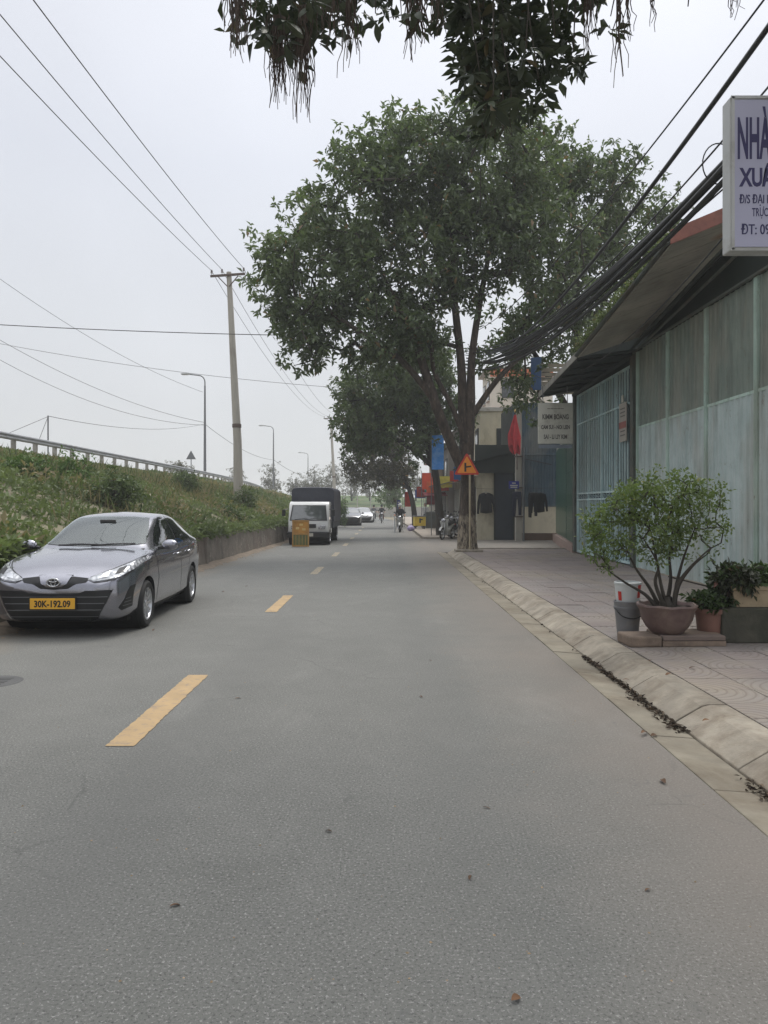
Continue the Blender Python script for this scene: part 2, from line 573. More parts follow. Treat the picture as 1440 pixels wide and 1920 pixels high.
# centre dashes
def dash_mat():
    t = NT('yellow_paint')
    n = t.noise(11, 6, 0.75)
    c = t.mix(t.rng(t.noise(4, 4), 0.3, 0.7), rgb(178, 150, 108), rgb(158, 134, 98))
    c = t.mix(t.rng(n, 0.52, 0.68, 0, 0.7), c, (0.18, 0.155, 0.15))
    t.bsdf(c, 0.7, nrm=t.bump(t.noise(90, 3), 0.4, 0.005))
    return t.m
def dash_worn():
    t = NT('worn_yellow_paint')
    n = t.noise(14, 6, 0.75)
    c = t.mix(t.rng(n, 0.42, 0.58), rgb(168, 152, 118), (0.17, 0.165, 0.155))
    t.bsdf(c, 0.75)
    return t.m
M_DASH, M_DASHW = dash_mat(), dash_worn()
for k in range(9):
    y0 = 4.97 + 6.33 * k
    me = MB(); xo = -1.80 + 0.05 * min(k, 3) + road_x(y0)
    wd_ = 0.17 if k else 0.185; nn = 60
    lf_ = [(xo + random.uniform(-0.006, 0.006), y0 + 2.1 * i / nn) for i in range(nn + 1)]
    rt_ = [(xo + wd_ + random.uniform(-0.006, 0.006), y0 + 2.1 * i / nn) for i in range(nn + 1)]
    me.v = [(x, y, 0.004) for x, y in lf_] + [(x, y, 0.004) for x, y in rt_]
    me.f = [(i, nn + 1 + i, nn + 2 + i, i + 1) for i in range(nn)]; me.m = [0] * nn
    o = me.build('lane_dash', M_DASH if k < 2 else M_DASHW); tag(o, kind='structure')

# --- gutter slabs, kerb stones, paving on the right
GX0, GX1, KX1 = 1.80, 2.10, 2.47
SW_Z = 0.12
END = 26.2                      # where the pavement turns into the side street
def gut_block(L):
    return MB().prism([(0.004, -0.15), (GX1 - GX0 - 0.004, -0.15), (GX1 - GX0 - 0.004, -0.014), (0.004, 0.007)], 0.005, L - 0.005, 'Y')
root = bpy.data.objects.new('gutter', None); COL.objects.link(root); tag(root, kind='structure')
gm = gut_block(1.0).mesh('gutter_slab', M_GUT, bevel=0.006)
for k in range(26):
    o = inst('gutter_slab', gm, root, (GX0, 0.2 + k * 1.0, random.uniform(-0.003, 0.003)))
    o.rotation_euler.z = random.uniform(-0.004, 0.004)
bed = MB(); bed.box((2.08, 12.2, -0.10), (0.60, 27.9, 0.14)); bed.build('mortar_bed', M_JOINT, root)
root = bpy.data.objects.new('kerb', None); COL.objects.link(root); tag(root, kind='structure')
kp = [(0.0, -0.12), (KX1 - GX1, -0.12), (KX1 - GX1, SW_Z), (0.235, SW_Z), (0.19, SW_Z - 0.012), (0.03, 0.016), (0.0, -0.004)]
km = MB().prism(kp, 0.009, 0.991, 'Y').mesh('kerb_stone', M_CONC, bevel=0.007)
for k in range(25):
    o = inst('kerb_stone', km, root, (GX1, 0.55 + k * 1.0, random.uniform(-0.004, 0.004)))
    o.rotation_euler.z = random.uniform(-0.006, 0.006)
# rounded kerb at the corner by the tree: six short wedge stones
cc = (GX1 + 1.5, 25.55)
for k in range(6):
    a0 = math.pi - k * math.pi / 12 + 0 - 0.004; a1 = math.pi - (k + 1) * math.pi / 12 + 0.004
    m = MB()
    prof = [(1.5, -0.12), (1.5, -0.004), (1.31, SW_Z - 0.012), (1.265, SW_Z), (1.13, SW_Z), (1.13, -0.12)]
    vs = [(cc[0] + r * math.cos(a), cc[1] + r * math.sin(a), z) for a in (a0, a1) for r, z in prof]
    n = len(prof)
    m.add(vs, [tuple(range(n)), tuple(range(2 * n - 1, n - 1, -1))] + [(i, (i + 1) % n, (i + 1) % n + n, i + n) for i in range(n)])
    m.build('kerb_stone', M_CONC, root, bevel=0.006)
for k in range(3):
    m = MB(); m.prism([(27.05, -0.12), (27.05, -0.004), (26.86, SW_Z - 0.012), (26.815, SW_Z), (26.68, SW_Z), (26.68, -0.12)], cc[0] + 0.01 + k, cc[0] + 0.99 + k, 'X')
    m.build('kerb_stone', M_CONC, root, bevel=0.006)

# pavement slab and its tiles
sw = MB()
poly = [(KX1 + 0.003, -2.0), (6.6, -2.0), (6.6, 26.67), (cc[0], 26.67)] + [(cc[0] + 1.125 * math.cos(a), cc[1] + 1.125 * math.sin(a)) for a in np.linspace(math.pi / 2, math.pi, 7)]
sw.prism(poly, -0.15, SW_Z - 0.018, 'Z')
pav = sw.build('pavement', M_JOINT); tag(pav, kind='structure')
TS = 0.40
tm = []
for cx, cy in ((0.2, 0.2), (-0.2, 0.2), (-0.2, -0.2), (0.2, -0.2)):
    m = MB(); m.box((cx, cy, 0.015), (TS - 0.008, TS - 0.008, 0.035))
    tm.append(m.mesh('paving_tile', M_TILE, bevel=0.005))
far = MB(); cnt = 0
for j in range(-2, 64):
    for i in range(9):
        x = KX1 + 0.012 + i * TS; y = 0.4 + j * TS
        if x + TS > 6.35 or y + TS > 26.66: continue
        if y > 25.0 and x < 2.9: continue
        k = (i % 2) + 2 * (j % 2); k = (0, 1, 3, 2)[k]
        off = ((0.2, 0.2), (-0.2, 0.2), (-0.2, -0.2), (0.2, -0.2))[k]
        if y > x * 1.75 and y < 17.0:
            o = inst('paving_tile', tm[k], pav, (x + 0.2 - off[0], y + 0.2 - off[1], SW_Z - 0.0325 + random.uniform(-0.003, 0.003)))
            o.rotation_euler = (random.uniform(-0.006, 0.006), random.uniform(-0.006, 0.006), 0); cnt += 1
        else:
            far.box((x + 0.2, y + 0.2, SW_Z - 0.0175 + random.uniform(-0.003, 0.003)), (TS - 0.008, TS - 0.008, 0.035))
o = far.build('paving_stuff', M_TILE, pav, fix=False); tag(o, kind='stuff')
print('tiles', cnt)

# --- embankment of the main road on the left
def bank_z(x):
    s = np.clip((-5.15 - np.asarray(x, float)) / 10.1, 0, 1)
    return 0.74 + 3.06 * s ** 0.75
def woff(y):
    return float(np.clip((y - 9) * 0.0245, -0.1, 0.62))
def wblend(x):
    return np.clip((np.asarray(x, float) + 8.0) / 3.0, 0, 1)
xs = np.concatenate([np.linspace(-5.12, -15.25, 22), [-17, -19, -30, -60]])
ysb = np.concatenate([np.arange(-4, 60, 1.5), np.arange(60, 200, 5.0)])
bk = MB()
for y in ysb:
    for x in xs:
        z = float(bank_z(x)) + (float(vnoise(x, y, 3, 1.3)) - 0.5) * 0.22 * (1 if -15 < x < -5.4 else 0)
        bk.v.append((x + road_x(y) + woff(y) * float(wblend(x)), y, z))
n = len(xs)
for i in range(len(ysb) - 1):
    for j in range(n - 1):
        bk.f.append((i * n + j, i * n + j + 1, (i + 1) * n + j + 1, (i + 1) * n + j)); bk.m.append(0)
b0 = len(bk.v)
for y in ysb: bk.v.append((-5.12 + road_x(y) + woff(y), y, -0.1))
for i in range(len(ysb) - 1):
    bk.f.append((i * n, (i + 1) * n, b0 + i + 1, b0 + i)); bk.m.append(0)
o = bk.build('embankment', M_EARTH, smooth='all', fix=False); tag(o, kind='structure')
hw = MB()
for i, y in enumerate(ysb):
    hw.v += [(-16.0 + road_x(y), y, 3.83), (-28 + road_x(y), y, 3.86)]
for i in range(len(ysb) - 1): hw.f.append((2 * i, 2 * i + 1, 2 * i + 3, 2 * i + 2)); hw.m.append(0)
o = hw.build('highway', M_ASPH, fix=False); tag(o, kind='structure')

# undergrowth on the bank: leafy weeds that read as one mass
rs = np.random.RandomState(11)
def weeds(n, y0, y1, size, seed):
    r = np.random.RandomState(seed)
    y = y0 + (y1 - y0) * r.rand(n) ** 1.35
    s = r.rand(n)
    x = -5.05 - 10.6 * s
    edge = r.rand(n) < 0.16
    x[edge] = -4.98 - 0.7 * r.rand(edge.sum()) ** 1.5
    cl = 0.55 * vnoise(x, y, 5, 1.1) + 0.45 * vnoise(x, y, 6, 0.45)
    tall = vnoise(x, y, 9, 3.1)
    h = np.clip(cl - 0.38, 0, 1) * (0.7 + 0.8 * tall)
    h = h * (0.10 + 0.90 * np.clip((x + 14.5) / 5.5, 0, 1))
    z = bank_z(x) + h * r.rand(n) ** 0.6 * 0.75
    z[edge] = 0.70 + (0.35 * cl[edge] + 0.45 * h[edge]) * r.rand(edge.sum())
    xx = x + np.array([road_x(a) + woff(a) for a in y]) * np.where(x > -8, np.maximum(wblend(x), 0), 0) + np.array([road_x(a) for a in y]) * np.where(x > -8, 1 - wblend(x), 1)
    D = r.normal(size=(n, 3)) + np.array([0.35, -0.2, 0.55])
    L = size * r.uniform(0.6, 1.5, n) * np.where(tall > 0.6, 1.3, 1.0)
    dry = vnoise(x, y, 21, 2.3) * 0.6 + vnoise(x, y, 22, 0.7) * 0.4
    v = 0.15 + 0.5 * vnoise(x, y, 14, 0.8) + 0.22 * r.rand(n)
    v = np.where((dry > 0.59) & (r.rand(n) < 0.75), 0.97, np.clip(v, 0, 0.89))
    v = np.where(edge, np.clip(v, 0, 0.85), v)
    return np.stack([xx, y, z], 1), D, L, L * 0.42, v
A = [weeds(120000, 9.5, 62, 0.115, 1), weeds(50000, 50, 150, 0.22, 2)]
P_, D_, L_, W_, V_ = [np.concatenate([a[i] for a in A]) for i in range(5)]
M_WEED = leaf_mat('weed_leaves', (0.06, 0.078, 0.036), (0.21, 0.255, 0.12), (0.27, 0.225, 0.14), 0.10, 0.3, 0.6)
o = link(bpy.data.objects.new('undergrowth', leaves_mesh('undergrowth', P_, D_, L_, W_, V_, M_WEED, 3)))
tag(o, 'tangled green and dry brown weeds covering the roadside bank', 'weeds', kind='stuff')
# grass stalks, dry and tall
r = np.random.RandomState(31); n = 9000
y = 10 + 55 * r.rand(n) ** 1.3; x = -5.2 - 6.5 * r.rand(n)
k = vnoise(x, y, 33, 1.8) > 0.55
x, y = x[k], y[k]; n = len(x)
P_ = np.stack([x, y, bank_z(x) + 0.1], 1)
D_ = r.normal(size=(n, 3)) * 0.35 + np.array([0, 0, 1.0])
L_ = r.uniform(0.25, 0.62, n)
o = link(bpy.data.objects.new('tall_grass', leaves_mesh('tall_grass', P_, D_, L_, L_ * 0.03 + 0.006, np.where(r.rand(n) < 0.55, 0.97, r.rand(n) * 0.85), M_WEED, 5)))
tag(o, 'dry stalks of tall grass standing among the weeds', 'grass', kind='stuff')

# far verge, hills of the far end
t_ = MB()
vv = []
NX, NY = 40, 12
for j in range(NY):
    for i in range(NX):
        x = -75 + 150 * i / (NX - 1); y = 118 + 55 * j / (NY - 1)
        z = 3.0 * min(1, j / 5) + 0.8 * float(vnoise(x, y, 41, 9)) * (j > 0) - (0.4 if j == 0 else 0)
        t_.v.append((x, y, z))
for j in range(NY - 1):
    for i in range(NX - 1):
        t_.f.append((j * NX + i, j * NX + i + 1, (j + 1) * NX + i + 1, (j + 1) * NX + i)); t_.m.append(0)
o = t_.build('far_bank', mat('far_grass', (0.075, 0.115, 0.035), 0.9, var=0.4, scale=0.6, bump=0.6, bscale=2, dirt=(0.12, 0.10, 0.05), dirt_amt=0.4), smooth='all', fix=False)
tag(o, kind='structure')

# right-hand verge beyond the side street
vg = MB(); vg.prism([(1.9, 37.1), (16, 37.1), (16, 112), (1.4, 112), (1.9, 60)], -0.1, 0.08, 'Z')
o = vg.build('far_pavement', mat('far_paving', rgb(150, 140, 128), 0.9, var=0.2, scale=1.5, bump=0.4, bscale=12)); tag(o, kind='structure')

# ---------------- litter on the road and in the gutter
M_DRY = mat('dry_leaf', rgb(92, 66, 44), 0.8, var=0.4, scale=9, objvar=0.35)
def curled_leaf(L, w):
    m = MB(); k = 6; vs = []; fs = []
    for i in range(k):
        f = i / (k - 1); ww = w * math.sin(math.pi * (0.06 + 0.92 * f)) ** 0.8
        zz = 0.10 * L * math.sin(3.0 * f) + 0.004
        vs += [(-ww / 2, f * L, zz + 0.22 * ww), (0, f * L, zz), (ww / 2, f * L, zz + 0.30 * ww)]
    for i in range(k - 1):
        a = i * 3
        fs += [(a, a + 1, a + 4, a + 3), (a + 1, a + 2, a + 5, a + 4)]
    return m.add(vs, fs).mesh('fallen_leaf', M_DRY, smooth='all')
lm = [curled_leaf(0.11, 0.045), curled_leaf(0.14, 0.04), curled_leaf(0.085, 0.05)]
spots = [(1240, 1462, 0.85), (1212, 1374, 0.9), (1232, 1380, 0.8), (1292, 1254, 0.7), (1258, 1263, 0.8), (1220, 1668, 0.4), (806, 1238, 0.5), (792, 1308, 0.5), (1222, 1238, 0.6),
         (1330, 1350, 0.6), (905, 1513, 0.4), (610, 1558, 0.5), (318, 1700, 0.5), (440, 1310, 0.5), (975, 1870, 0.6), (880, 1650, 0.4), (290, 1180, 0.8), (420, 1110, 0.9), (460, 1100, 0.7), (1180, 1275, 0.5)]
leaf_labels = ['largest curled dead leaf on the asphalt beside the gutter', 'dead leaf at the gutter edge just below the dark litter', 'second dead leaf at the gutter edge, right of the first', 'dead leaf on the kerb below the terracotta pot', 'dead leaf on the kerb below the bonsai bowl',
    'tiny dead leaf low on the right of the asphalt', 'tiny dead leaf in the middle of the road left of the bonsai', 'tiny dead leaf mid road, below the one left of the bonsai', 'dead leaf on the kerb below the concrete block stand', 'dead leaf on the paving below the mossy block',
    'tiny dead leaf on the asphalt left of the dark gutter litter', 'dead leaf in the middle of the near asphalt', 'dead leaf low on the left of the near asphalt', 'tiny dead leaf right of the nearest yellow dash', 'dead leaf lowest in the picture, at the bottom edge',
    'tiny dead leaf right of centre on the near asphalt', 'dead leaf on the asphalt by the front wheel of the sedan', 'dead leaf on the asphalt behind the rear wheel of the sedan', 'dead leaf between the sedan and the second yellow dash', 'dead leaf in the gutter left of the kerb litter']
for q, (u, v, s) in enumerate(spots):
    zz = 0.004
    Y = (1.55 - zz) * 1442 / (v - 950); X = (u - 720) / 1442 * Y
    if X > GX1 + 0.02: zz = 0.05 if X < GX1 + 0.2 else SW_Z + 0.004
    Y = (1.55 - zz) * 1442 / (v - 950); X = (u - 720) / 1442 * Y
    o = inst('fallen_leaf', lm[q % 3], None, (X, Y, zz), (random.uniform(-0.2, 0.2), random.uniform(-0.3, 0.3), random.uniform(0, 6.28)), (s * .8, s * .8, s * .7))
    where = 'on the grey asphalt' if X < GX0 else ('in the concrete gutter' if X < GX1 else 'on the pavement edge')
    tag(o, leaf_labels[q], 'leaf', 'dead leaves lying ' + where)
# dark leaf litter packed along the kerb foot
r = np.random.RandomState(8); n = 900
Y = np.concatenate([r.uniform(5.3, 8.0, 700), r.uniform(3.6, 4.4, 120), r.uniform(8, 20, 80)])
X = GX1 - 0.012 - np.abs(r.normal(size=n)) * 0.018 * (1 + (Y < 6.4))
P_ = np.stack([X, Y, -0.006 + 0.016 * r.rand(n)], 1)
L_ = r.uniform(0.02, 0.06, n)
D_ = r.normal(size=(n, 3)) * np.array([0.5, 1, 0.15])
o = link(bpy.data.objects.new('gutter_litter', leaves_mesh('gutter_litter', P_, D_, L_, L_ * 0.4, r.rand(n), leaf_mat('litter', (0.018, 0.013, 0.009), (0.07, 0.048, 0.03), (0.16, 0.12, 0.08), 0.06, 0.0, 0.9), 8)))
tag(o, 'dark rotting leaf litter packed along the foot of the kerb', 'leaf litter', kind='stuff')
# crumbs of stone and soil along the wall foot, grit on the asphalt
gr = MB()
r = random.Random(5)
for k in range(1500):
    if k < 1050:
        y = 9 + 26 * r.random() ** 1.2; x = -4.75 + 0.30 * (y - 20) / 10 * 0.5 + abs(r.gauss(0, 0.22)); s = r.uniform(0.006, 0.028)
        x = max(x, -4.9)
    else:
        y = 2.5 + 26 * r.random() ** 1.6; x = r.uniform(-3.5, 1.78); s = r.uniform(0.003, 0.009)
    c = (x, y, s * 0.3)
    a = r.uniform(0, 3)
    gr.add([(c[0] + s * math.cos(a + t) * r.uniform(.6, 1), c[1] + s * math.sin(a + t) * r.uniform(.6, 1), 0.001) for t in (0, 1.57, 3.14, 4.71)] + [(c[0], c[1], s * r.uniform(.5, .9))],
           [(0, 1, 4), (1, 2, 4), (2, 3, 4), (3, 0, 4)])
o = gr.build('gravel_grit', mat('grit', rgb(140, 122, 98), 0.95, var=0.5, scale=20), fix=False)
tag(o, 'loose grit and crumbs of stone scattered over the road', 'grit', kind='stuff')
# a strip of soil at the foot of the retaining wall
so = MB(); r = random.Random(9)
pts = [(9 + 0.45 * k) for k in range(58)]
for y in pts:
    wx = -5.0 + (y - 9) * 0.021
    w = 0.28 + 0.20 * r.random()
    so.v += [(wx - 0.1, y, 0.06 + 0.03 * r.random()), (wx + 0.12, y, 0.05 + 0.03 * r.random()), (wx + w, y, 0.003)]
for k in range(len(pts) - 1):
    a = 3 * k
    so.f += [(a, a + 1, a + 4, a + 3), (a + 1, a + 2, a + 5, a + 4)]; so.m += [0, 0]
o = so.build('soil_strip', mat('soil', rgb(124, 112, 98), 0.95, var=0.35, scale=6, bump=0.7, bscale=35), smooth='all', fix=False)
tag(o, kind='structure')
# manhole cover at the left edge
mh = MB(); c = (-3.46, 6.80)
mh.lathe([(0.0, 0.007), (0.20, 0.007), (0.21, 0.004), (0.235, 0.007), (0.25, 0.001)], (c[0], c[1], 0), 28)
for k in range(5): mh.box((c[0], c[1] - 0.12 + 0.06 * k, 0.008), (0.26, 0.015, 0.006))
o = mh.build('manhole_cover', mat('cast_iron', (0.09, 0.09, 0.088), 0.75, 0.2)); tag(o, 'round dark iron cover set in the asphalt in front of the grey sedan', 'manhole cover')
# ================================================================== LEFT SIDE
def wall_x(y): return -4.98 + woff(y) + road_x(y)
# --- retaining wall: rendered masonry, coping, stained
def wall_mat():
    t = NT('stained_render')
    sx = t.n.new('ShaderNodeSeparateXYZ'); t.l.new(t.P(), sx.inputs[0])
    c = t.mix(t.rng(t.noise(1.2, 5, 0.65), 0.3, 0.7), rgb(132, 124, 114), rgb(98, 92, 86))
    c = t.mix(t.rng(t.noise(2.2, 5, 0.7, stretch=(1, 1, 0.6)), 0.50, 0.72, 0, 0.7), c, rgb(70, 64, 60))
    c = t.mix(t.rng(t.noise(0.6, 5, 0.65), 0.5, 0.68, 0, 0.6), c, rgb(118, 96, 84))
    c = t.mix(t.rng(t.noise(5, 5, 0.7), 0.58, 0.66, 0, 0.7), c, rgb(164, 158, 146))
    t.bsdf(c, 0.9, nrm=t.bump(t.noise(22, 5, 0.65), 0.7, 0.02))
    return t.m
M_RW = wall_mat()
rw = thing('retaining_wall', 'low stained concrete retaining wall below the weedy bank behind the sedan', 'wall', (0, 0, 0))
seg = 0
y = 2.0
rr = random.Random(3)
while y < 78:
    L = 2.6
    a, b = wall_x(y), wall_x(y + L)
    h = 0.76 + rr.uniform(-0.02, 0.03)
    m = MB()
    vs = []
    k = 5
    for i in range(k + 1):
        f = i / k; xx = a + (b - a) * f; yy = y + 0.0015 + (L - 0.003) * f
        hh = h + rr.uniform(-0.015, 0.015)
        vs += [(xx + 0.05, yy, -0.05), (xx + rr.uniform(0.0, 0.02), yy, hh * 0.5), (xx - 0.02, yy, hh), (xx - 0.24, yy, hh + 0.01), (xx - 0.24, yy, -0.05)]
    fs = []
    for i in range(k):
        for j in range(5):
            fs.append((i * 5 + j, i * 5 + (j + 1) % 5, (i + 1) * 5 + (j + 1) % 5, (i + 1) * 5 + j))
    fs += [(0, 1, 2, 3, 4), tuple(k * 5 + j for j in (4, 3, 2, 1, 0))]
    m.add(vs, fs).build('wall_panel', M_RW, rw)
    if seg % 5 == 2:
        MB().box((a + 0.035, y, 0.36), (0.10, 0.16, 0.78)).build('buttress', M_RW, rw, bevel=0.01)
    y += L; seg += 1

# --- guard rail on the main road
M_GALV = mat('galvanised', rgb(150, 152, 155), 0.5, 0.55, var=0.12, scale=2, dirt=rgb(110, 100, 90), dirt_amt=0.2)
M_WCONC = mat('pale_concrete', rgb(165, 162, 155), 0.85, var=0.12, scale=3, bump=0.2, bscale=40, dirt=rgb(120, 114, 104), dirt_amt=0.3)
gr_ = thing('guard_rail', 'long steel crash barrier along the top of the weedy bank', 'guard rail')
pm = MB().box((0, 0, 0.32), (0.16, 0.17, 0.76)).mesh('post', M_WCONC, bevel=0.01)
gy = [26 + 2.0 * k for k in range(70)]
for yy in gy:
    inst('post', pm, gr_, (-15.42 + road_x(yy), yy, 3.80))
prof = [(0.0, 0.0), (0.05, 0.03), (0.06, 0.08), (0.01, 0.12), (0.01, 0.16), (0.06, 0.20), (0.05, 0.25), (0.0, 0.28)]
for k in range(0, len(gy) - 2, 2):
    m = MB(); n = len(prof)
    y0, y1 = gy[k], gy[k + 2]
    vs = []
    for yy in (y0, y1):
        for d in (0, -0.012):
            vs += [(-15.30 + road_x(yy) + p[0] + d, yy, 4.29 + p[1]) for p in prof]
    fs = []
    for i in range(n - 1):
        fs += [(i, i + 1, 2 * n + i + 1, 2 * n + i), (n + i, 3 * n + i, 3 * n + i + 1, n + i + 1)]
    fs += [(0, 2 * n, 3 * n, n), (n - 1, 2 * n - 1, 4 * n - 1, 3 * n - 1)]
    m.add(vs, fs).build('rail', M_GALV, gr_, smooth=True, fix=False)

# --- street lamps along the main road
M_STEEL = mat('grey_steel', rgb(112, 114, 116), 0.5, 0.4, var=0.1, scale=1)
M_LAMP = mat('lamp_head', rgb(170, 172, 172), 0.5, 0.1)
def lamp():
    root = thing('street_lamp', '', 'street lamp')
    MB().tube([(0, 0, 0), (0, 0, 4), (0, 0, 8.6)], [0.13, 0.11, 0.075], 10).build('pole', M_STEEL, root, smooth=True)
    MB().box((0, 0, 0.2), (0.36, 0.36, 0.4)).build('base', M_WCONC, root, bevel=0.02)
    pts = [(0, 0, 8.5)] + [(-0.55 + 0.55 * math.cos(a), 0, 8.9 + 0.62 * math.sin(a)) for a in np.linspace(0, math.pi / 2 * 0.95, 7)] + [(-1.35, 0, 9.62)]
    MB().tube(pts, 0.055, 8).build('arm', M_STEEL, root, smooth=True)
    h = MB(); h.ball((-1.72, 0, 9.66), (0.46, 0.17, 0.11), 14, 8); h.box((-1.78, 0, 9.59), (0.55, 0.22, 0.06))
    h.build('lamp_head', M_LAMP, root, smooth=True)
    return root
L0 = lamp()
LP = [(-15.95, 68.5), (-16.1, 112), (-16.6, 168)]
LB = ['nearest tall street lamp with curved arm, left of the concrete power pole', 'second street lamp with curved arm, just right of the concrete power pole', 'farthest small street lamp rising behind the covered truck']
for k, (x, yy) in enumerate(LP):
    o = L0 if k == 0 else copy_tree(L0)
    o.location = (x, yy, 3.72)
    tag(o, LB[k], 'street lamp', 'street lamps along the main road')

# --- concrete power poles
M_POLE = mat('pole_concrete', rgb(165, 160, 150), 0.85, var=0.12, scale=1.5, bump=0.2, bscale=30, stretch=(3, 3, 0.5), dirt=rgb(128, 122, 112), dirt_amt=0.3)
M_RUST = mat('rusty_angle', rgb(98, 84, 78), 0.75, 0.3, var=0.3, scale=6)
M_PORC = mat('porcelain', rgb(120, 112, 108), 0.3, var=0.1)
def power_pole():
    root = thing('power_pole', '', 'power pole')
    MB().tube([(0, 0, -0.6), (-0.06, 0, 3.2), (-0.30, 0, 7.8), (-0.52, 0, 12.2)], [0.27, 0.22, 0.175, 0.13], 14).build('shaft', M_POLE, root, smooth=True)
    MB().lathe([(0.20, 0.0), (0.245, 0.02), (0.245, 0.20), (0.20, 0.22)], (-0.10, 0, 3.9), 14).build('collar', M_RUST, root, smooth=True)
    MB().box((-0.55, -0.16, 12.0), (1.85, 0.09, 0.12), Matrix.Rotation(R(-4), 3, 'Y')).build('crossarm', M_RUST, root, bevel=0.008)
    for s in (-1, 1):
        MB().tube([(-0.52 + s * 0.05, -0.16, 11.4), (-0.55 + s * 0.55, -0.16, 11.95)], 0.03, 6).build('brace', M_RUST, root)
    for d in (-0.85, -0.3, 0.85):
        m = MB(); m.lathe([(0.015, 0), (0.015, 0.1), (0.07, 0.11), (0.05, 0.17), (0.065, 0.19), (0.045, 0.25), (0.05, 0.27), (0.0, 0.31)], (-0.55 + d, -0.16, 12.05 + d * 0.07), 10)
        m.build('insulator', M_PORC, root, smooth=True)
    return root
p0 = power_pole(); p0.location = (-7.75, 41, 1.85)
tag(p0, 'tall pale concrete power pole with crossarm leaning left on the weedy bank', 'power pole', 'power poles on the bank')
p1 = copy_tree(p0); p1.location = (-6.75, 105, 1.6)
tag(p1, 'distant power pole with crossarm seen above the covered truck', 'power pole', 'power poles on the bank')

# --- wires
M_WIRE = mat('wire_grey', (0.10, 0.10, 0.105), 0.6, 0.2)
M_CABLE = mat('black_cable', (0.022, 0.023, 0.024), 0.55)
def wire(name, label, a, b, sag, r, group, m=None, n=26, cat='wire'):
    a, b = Vector(a), Vector(b)
    pts = [a.lerp(b, i / n) - Vector((0, 0, sag * 4 * (i / n) * (1 - i / n))) for i in range(n + 1)]
    o = MB().tube(pts, r, 5).build(name, m or M_WIRE, smooth='all', fix=False)
    return tag(o, label, cat, group)
GW = 'overhead wires on the left'
tops = [(-9.16, 40.8, 14.08), (-8.6, 40.8, 14.13), (-7.45, 40.8, 14.2)]
labs = ['leftmost wire running from the power pole crossarm over the road edge', 'middle wire running from the power pole crossarm to the upper left', 'rightmost wire from the power pole crossarm rising to the top left corner']
ends = [(-8.6, 2.0, 11.0), (-8.0, 2.0, 11.4), (-6.6, 2.0, 10.6)]
back = [(-8.15, 104.8, 13.8), (-7.6, 104.8, 13.85), (-6.45, 104.8, 13.95)]
for k in range(3):
    wire('power_line', labs[k], ends[k], tops[k], 0.35, 0.014, GW, n=40)
    wire('power_line', ['left', 'middle', 'right'][k] + ' wire strung between the near and the distant power pole', tops[k], back[k], 1.5, 0.014, GW)
wire('service_wire', 'single black wire crossing the sky from the left edge into the big tree', px(-260, 592, 36), px(560, 629, 36), 0.15, 0.020, GW, M_CABLE)
wire('service_wire', 'thin wire crossing behind the power pole below the single black wire', px(-160, 612, 48), px(650, 728, 48), 0.5, 0.014, GW)
wire('service_wire', 'steep thin wire slanting down from the left edge past the first street lamp', px(-60, 480, 46), px(380, 735, 68), 0.8, 0.016, GW)
wire('service_wire', 'slack lower wire falling from the left edge towards the first street lamp', px(-80, 590, 50), px(383, 792, 68.2), 1.0, 0.018, GW)
wire('service_wire', 'lowest slack wire falling from the left edge towards the first street lamp', px(-80, 628, 52), px(383, 797, 68.2), 1.4, 0.018, GW)
wire('service_wire', 'slack wire between the first and the second street lamp', px(383, 794, 68.2), px(512, 862, 111.7), 0.7, 0.022, GW)
wire('service_wire', 'slack wire between the second and the farthest street lamp', px(513, 862, 111.7), px(581, 893, 167), 0.6, 0.03, GW)
# little pole with a stay on the highway
sp = thing('small_post', 'thin short post with stay wires behind the crash barrier at far left', 'post', (-16.6, 38.0, 3.8))
MB().tube([(0, 0, 0), (0, 0, 2.25)], 0.035, 7).build('pole', M_STEEL, sp)
for d in ((-1.7, 2.0, 0.3), (-1.3, -2.5, 0.9)): MB().tube([(0, 0, 2.2), (d[0], d[1], d[2])], 0.012, 5).build('stay_wire', M_WIRE, sp)
wire('service_wire', 'level wire leading right from the thin short post at far left', (-16.6, 38, 6.03), px(383, 795, 68.2), 0.55, 0.014, GW)
# traffic sign seen from behind on the highway
ts = thing('traffic_sign', 'grey triangular sign seen from behind beside the first street lamp', 'traffic sign', (-16.3, 65, 3.8))
MB().tube([(0, 0, 0), (0, 0, 2.4)], 0.04, 7).build('post', M_STEEL, ts)
MB().prism([(-0.42, 1.75), (0.42, 1.75), (0, 2.5)], -0.05, -0.03, 'Y').build('sign_plate', M_STEEL, ts)
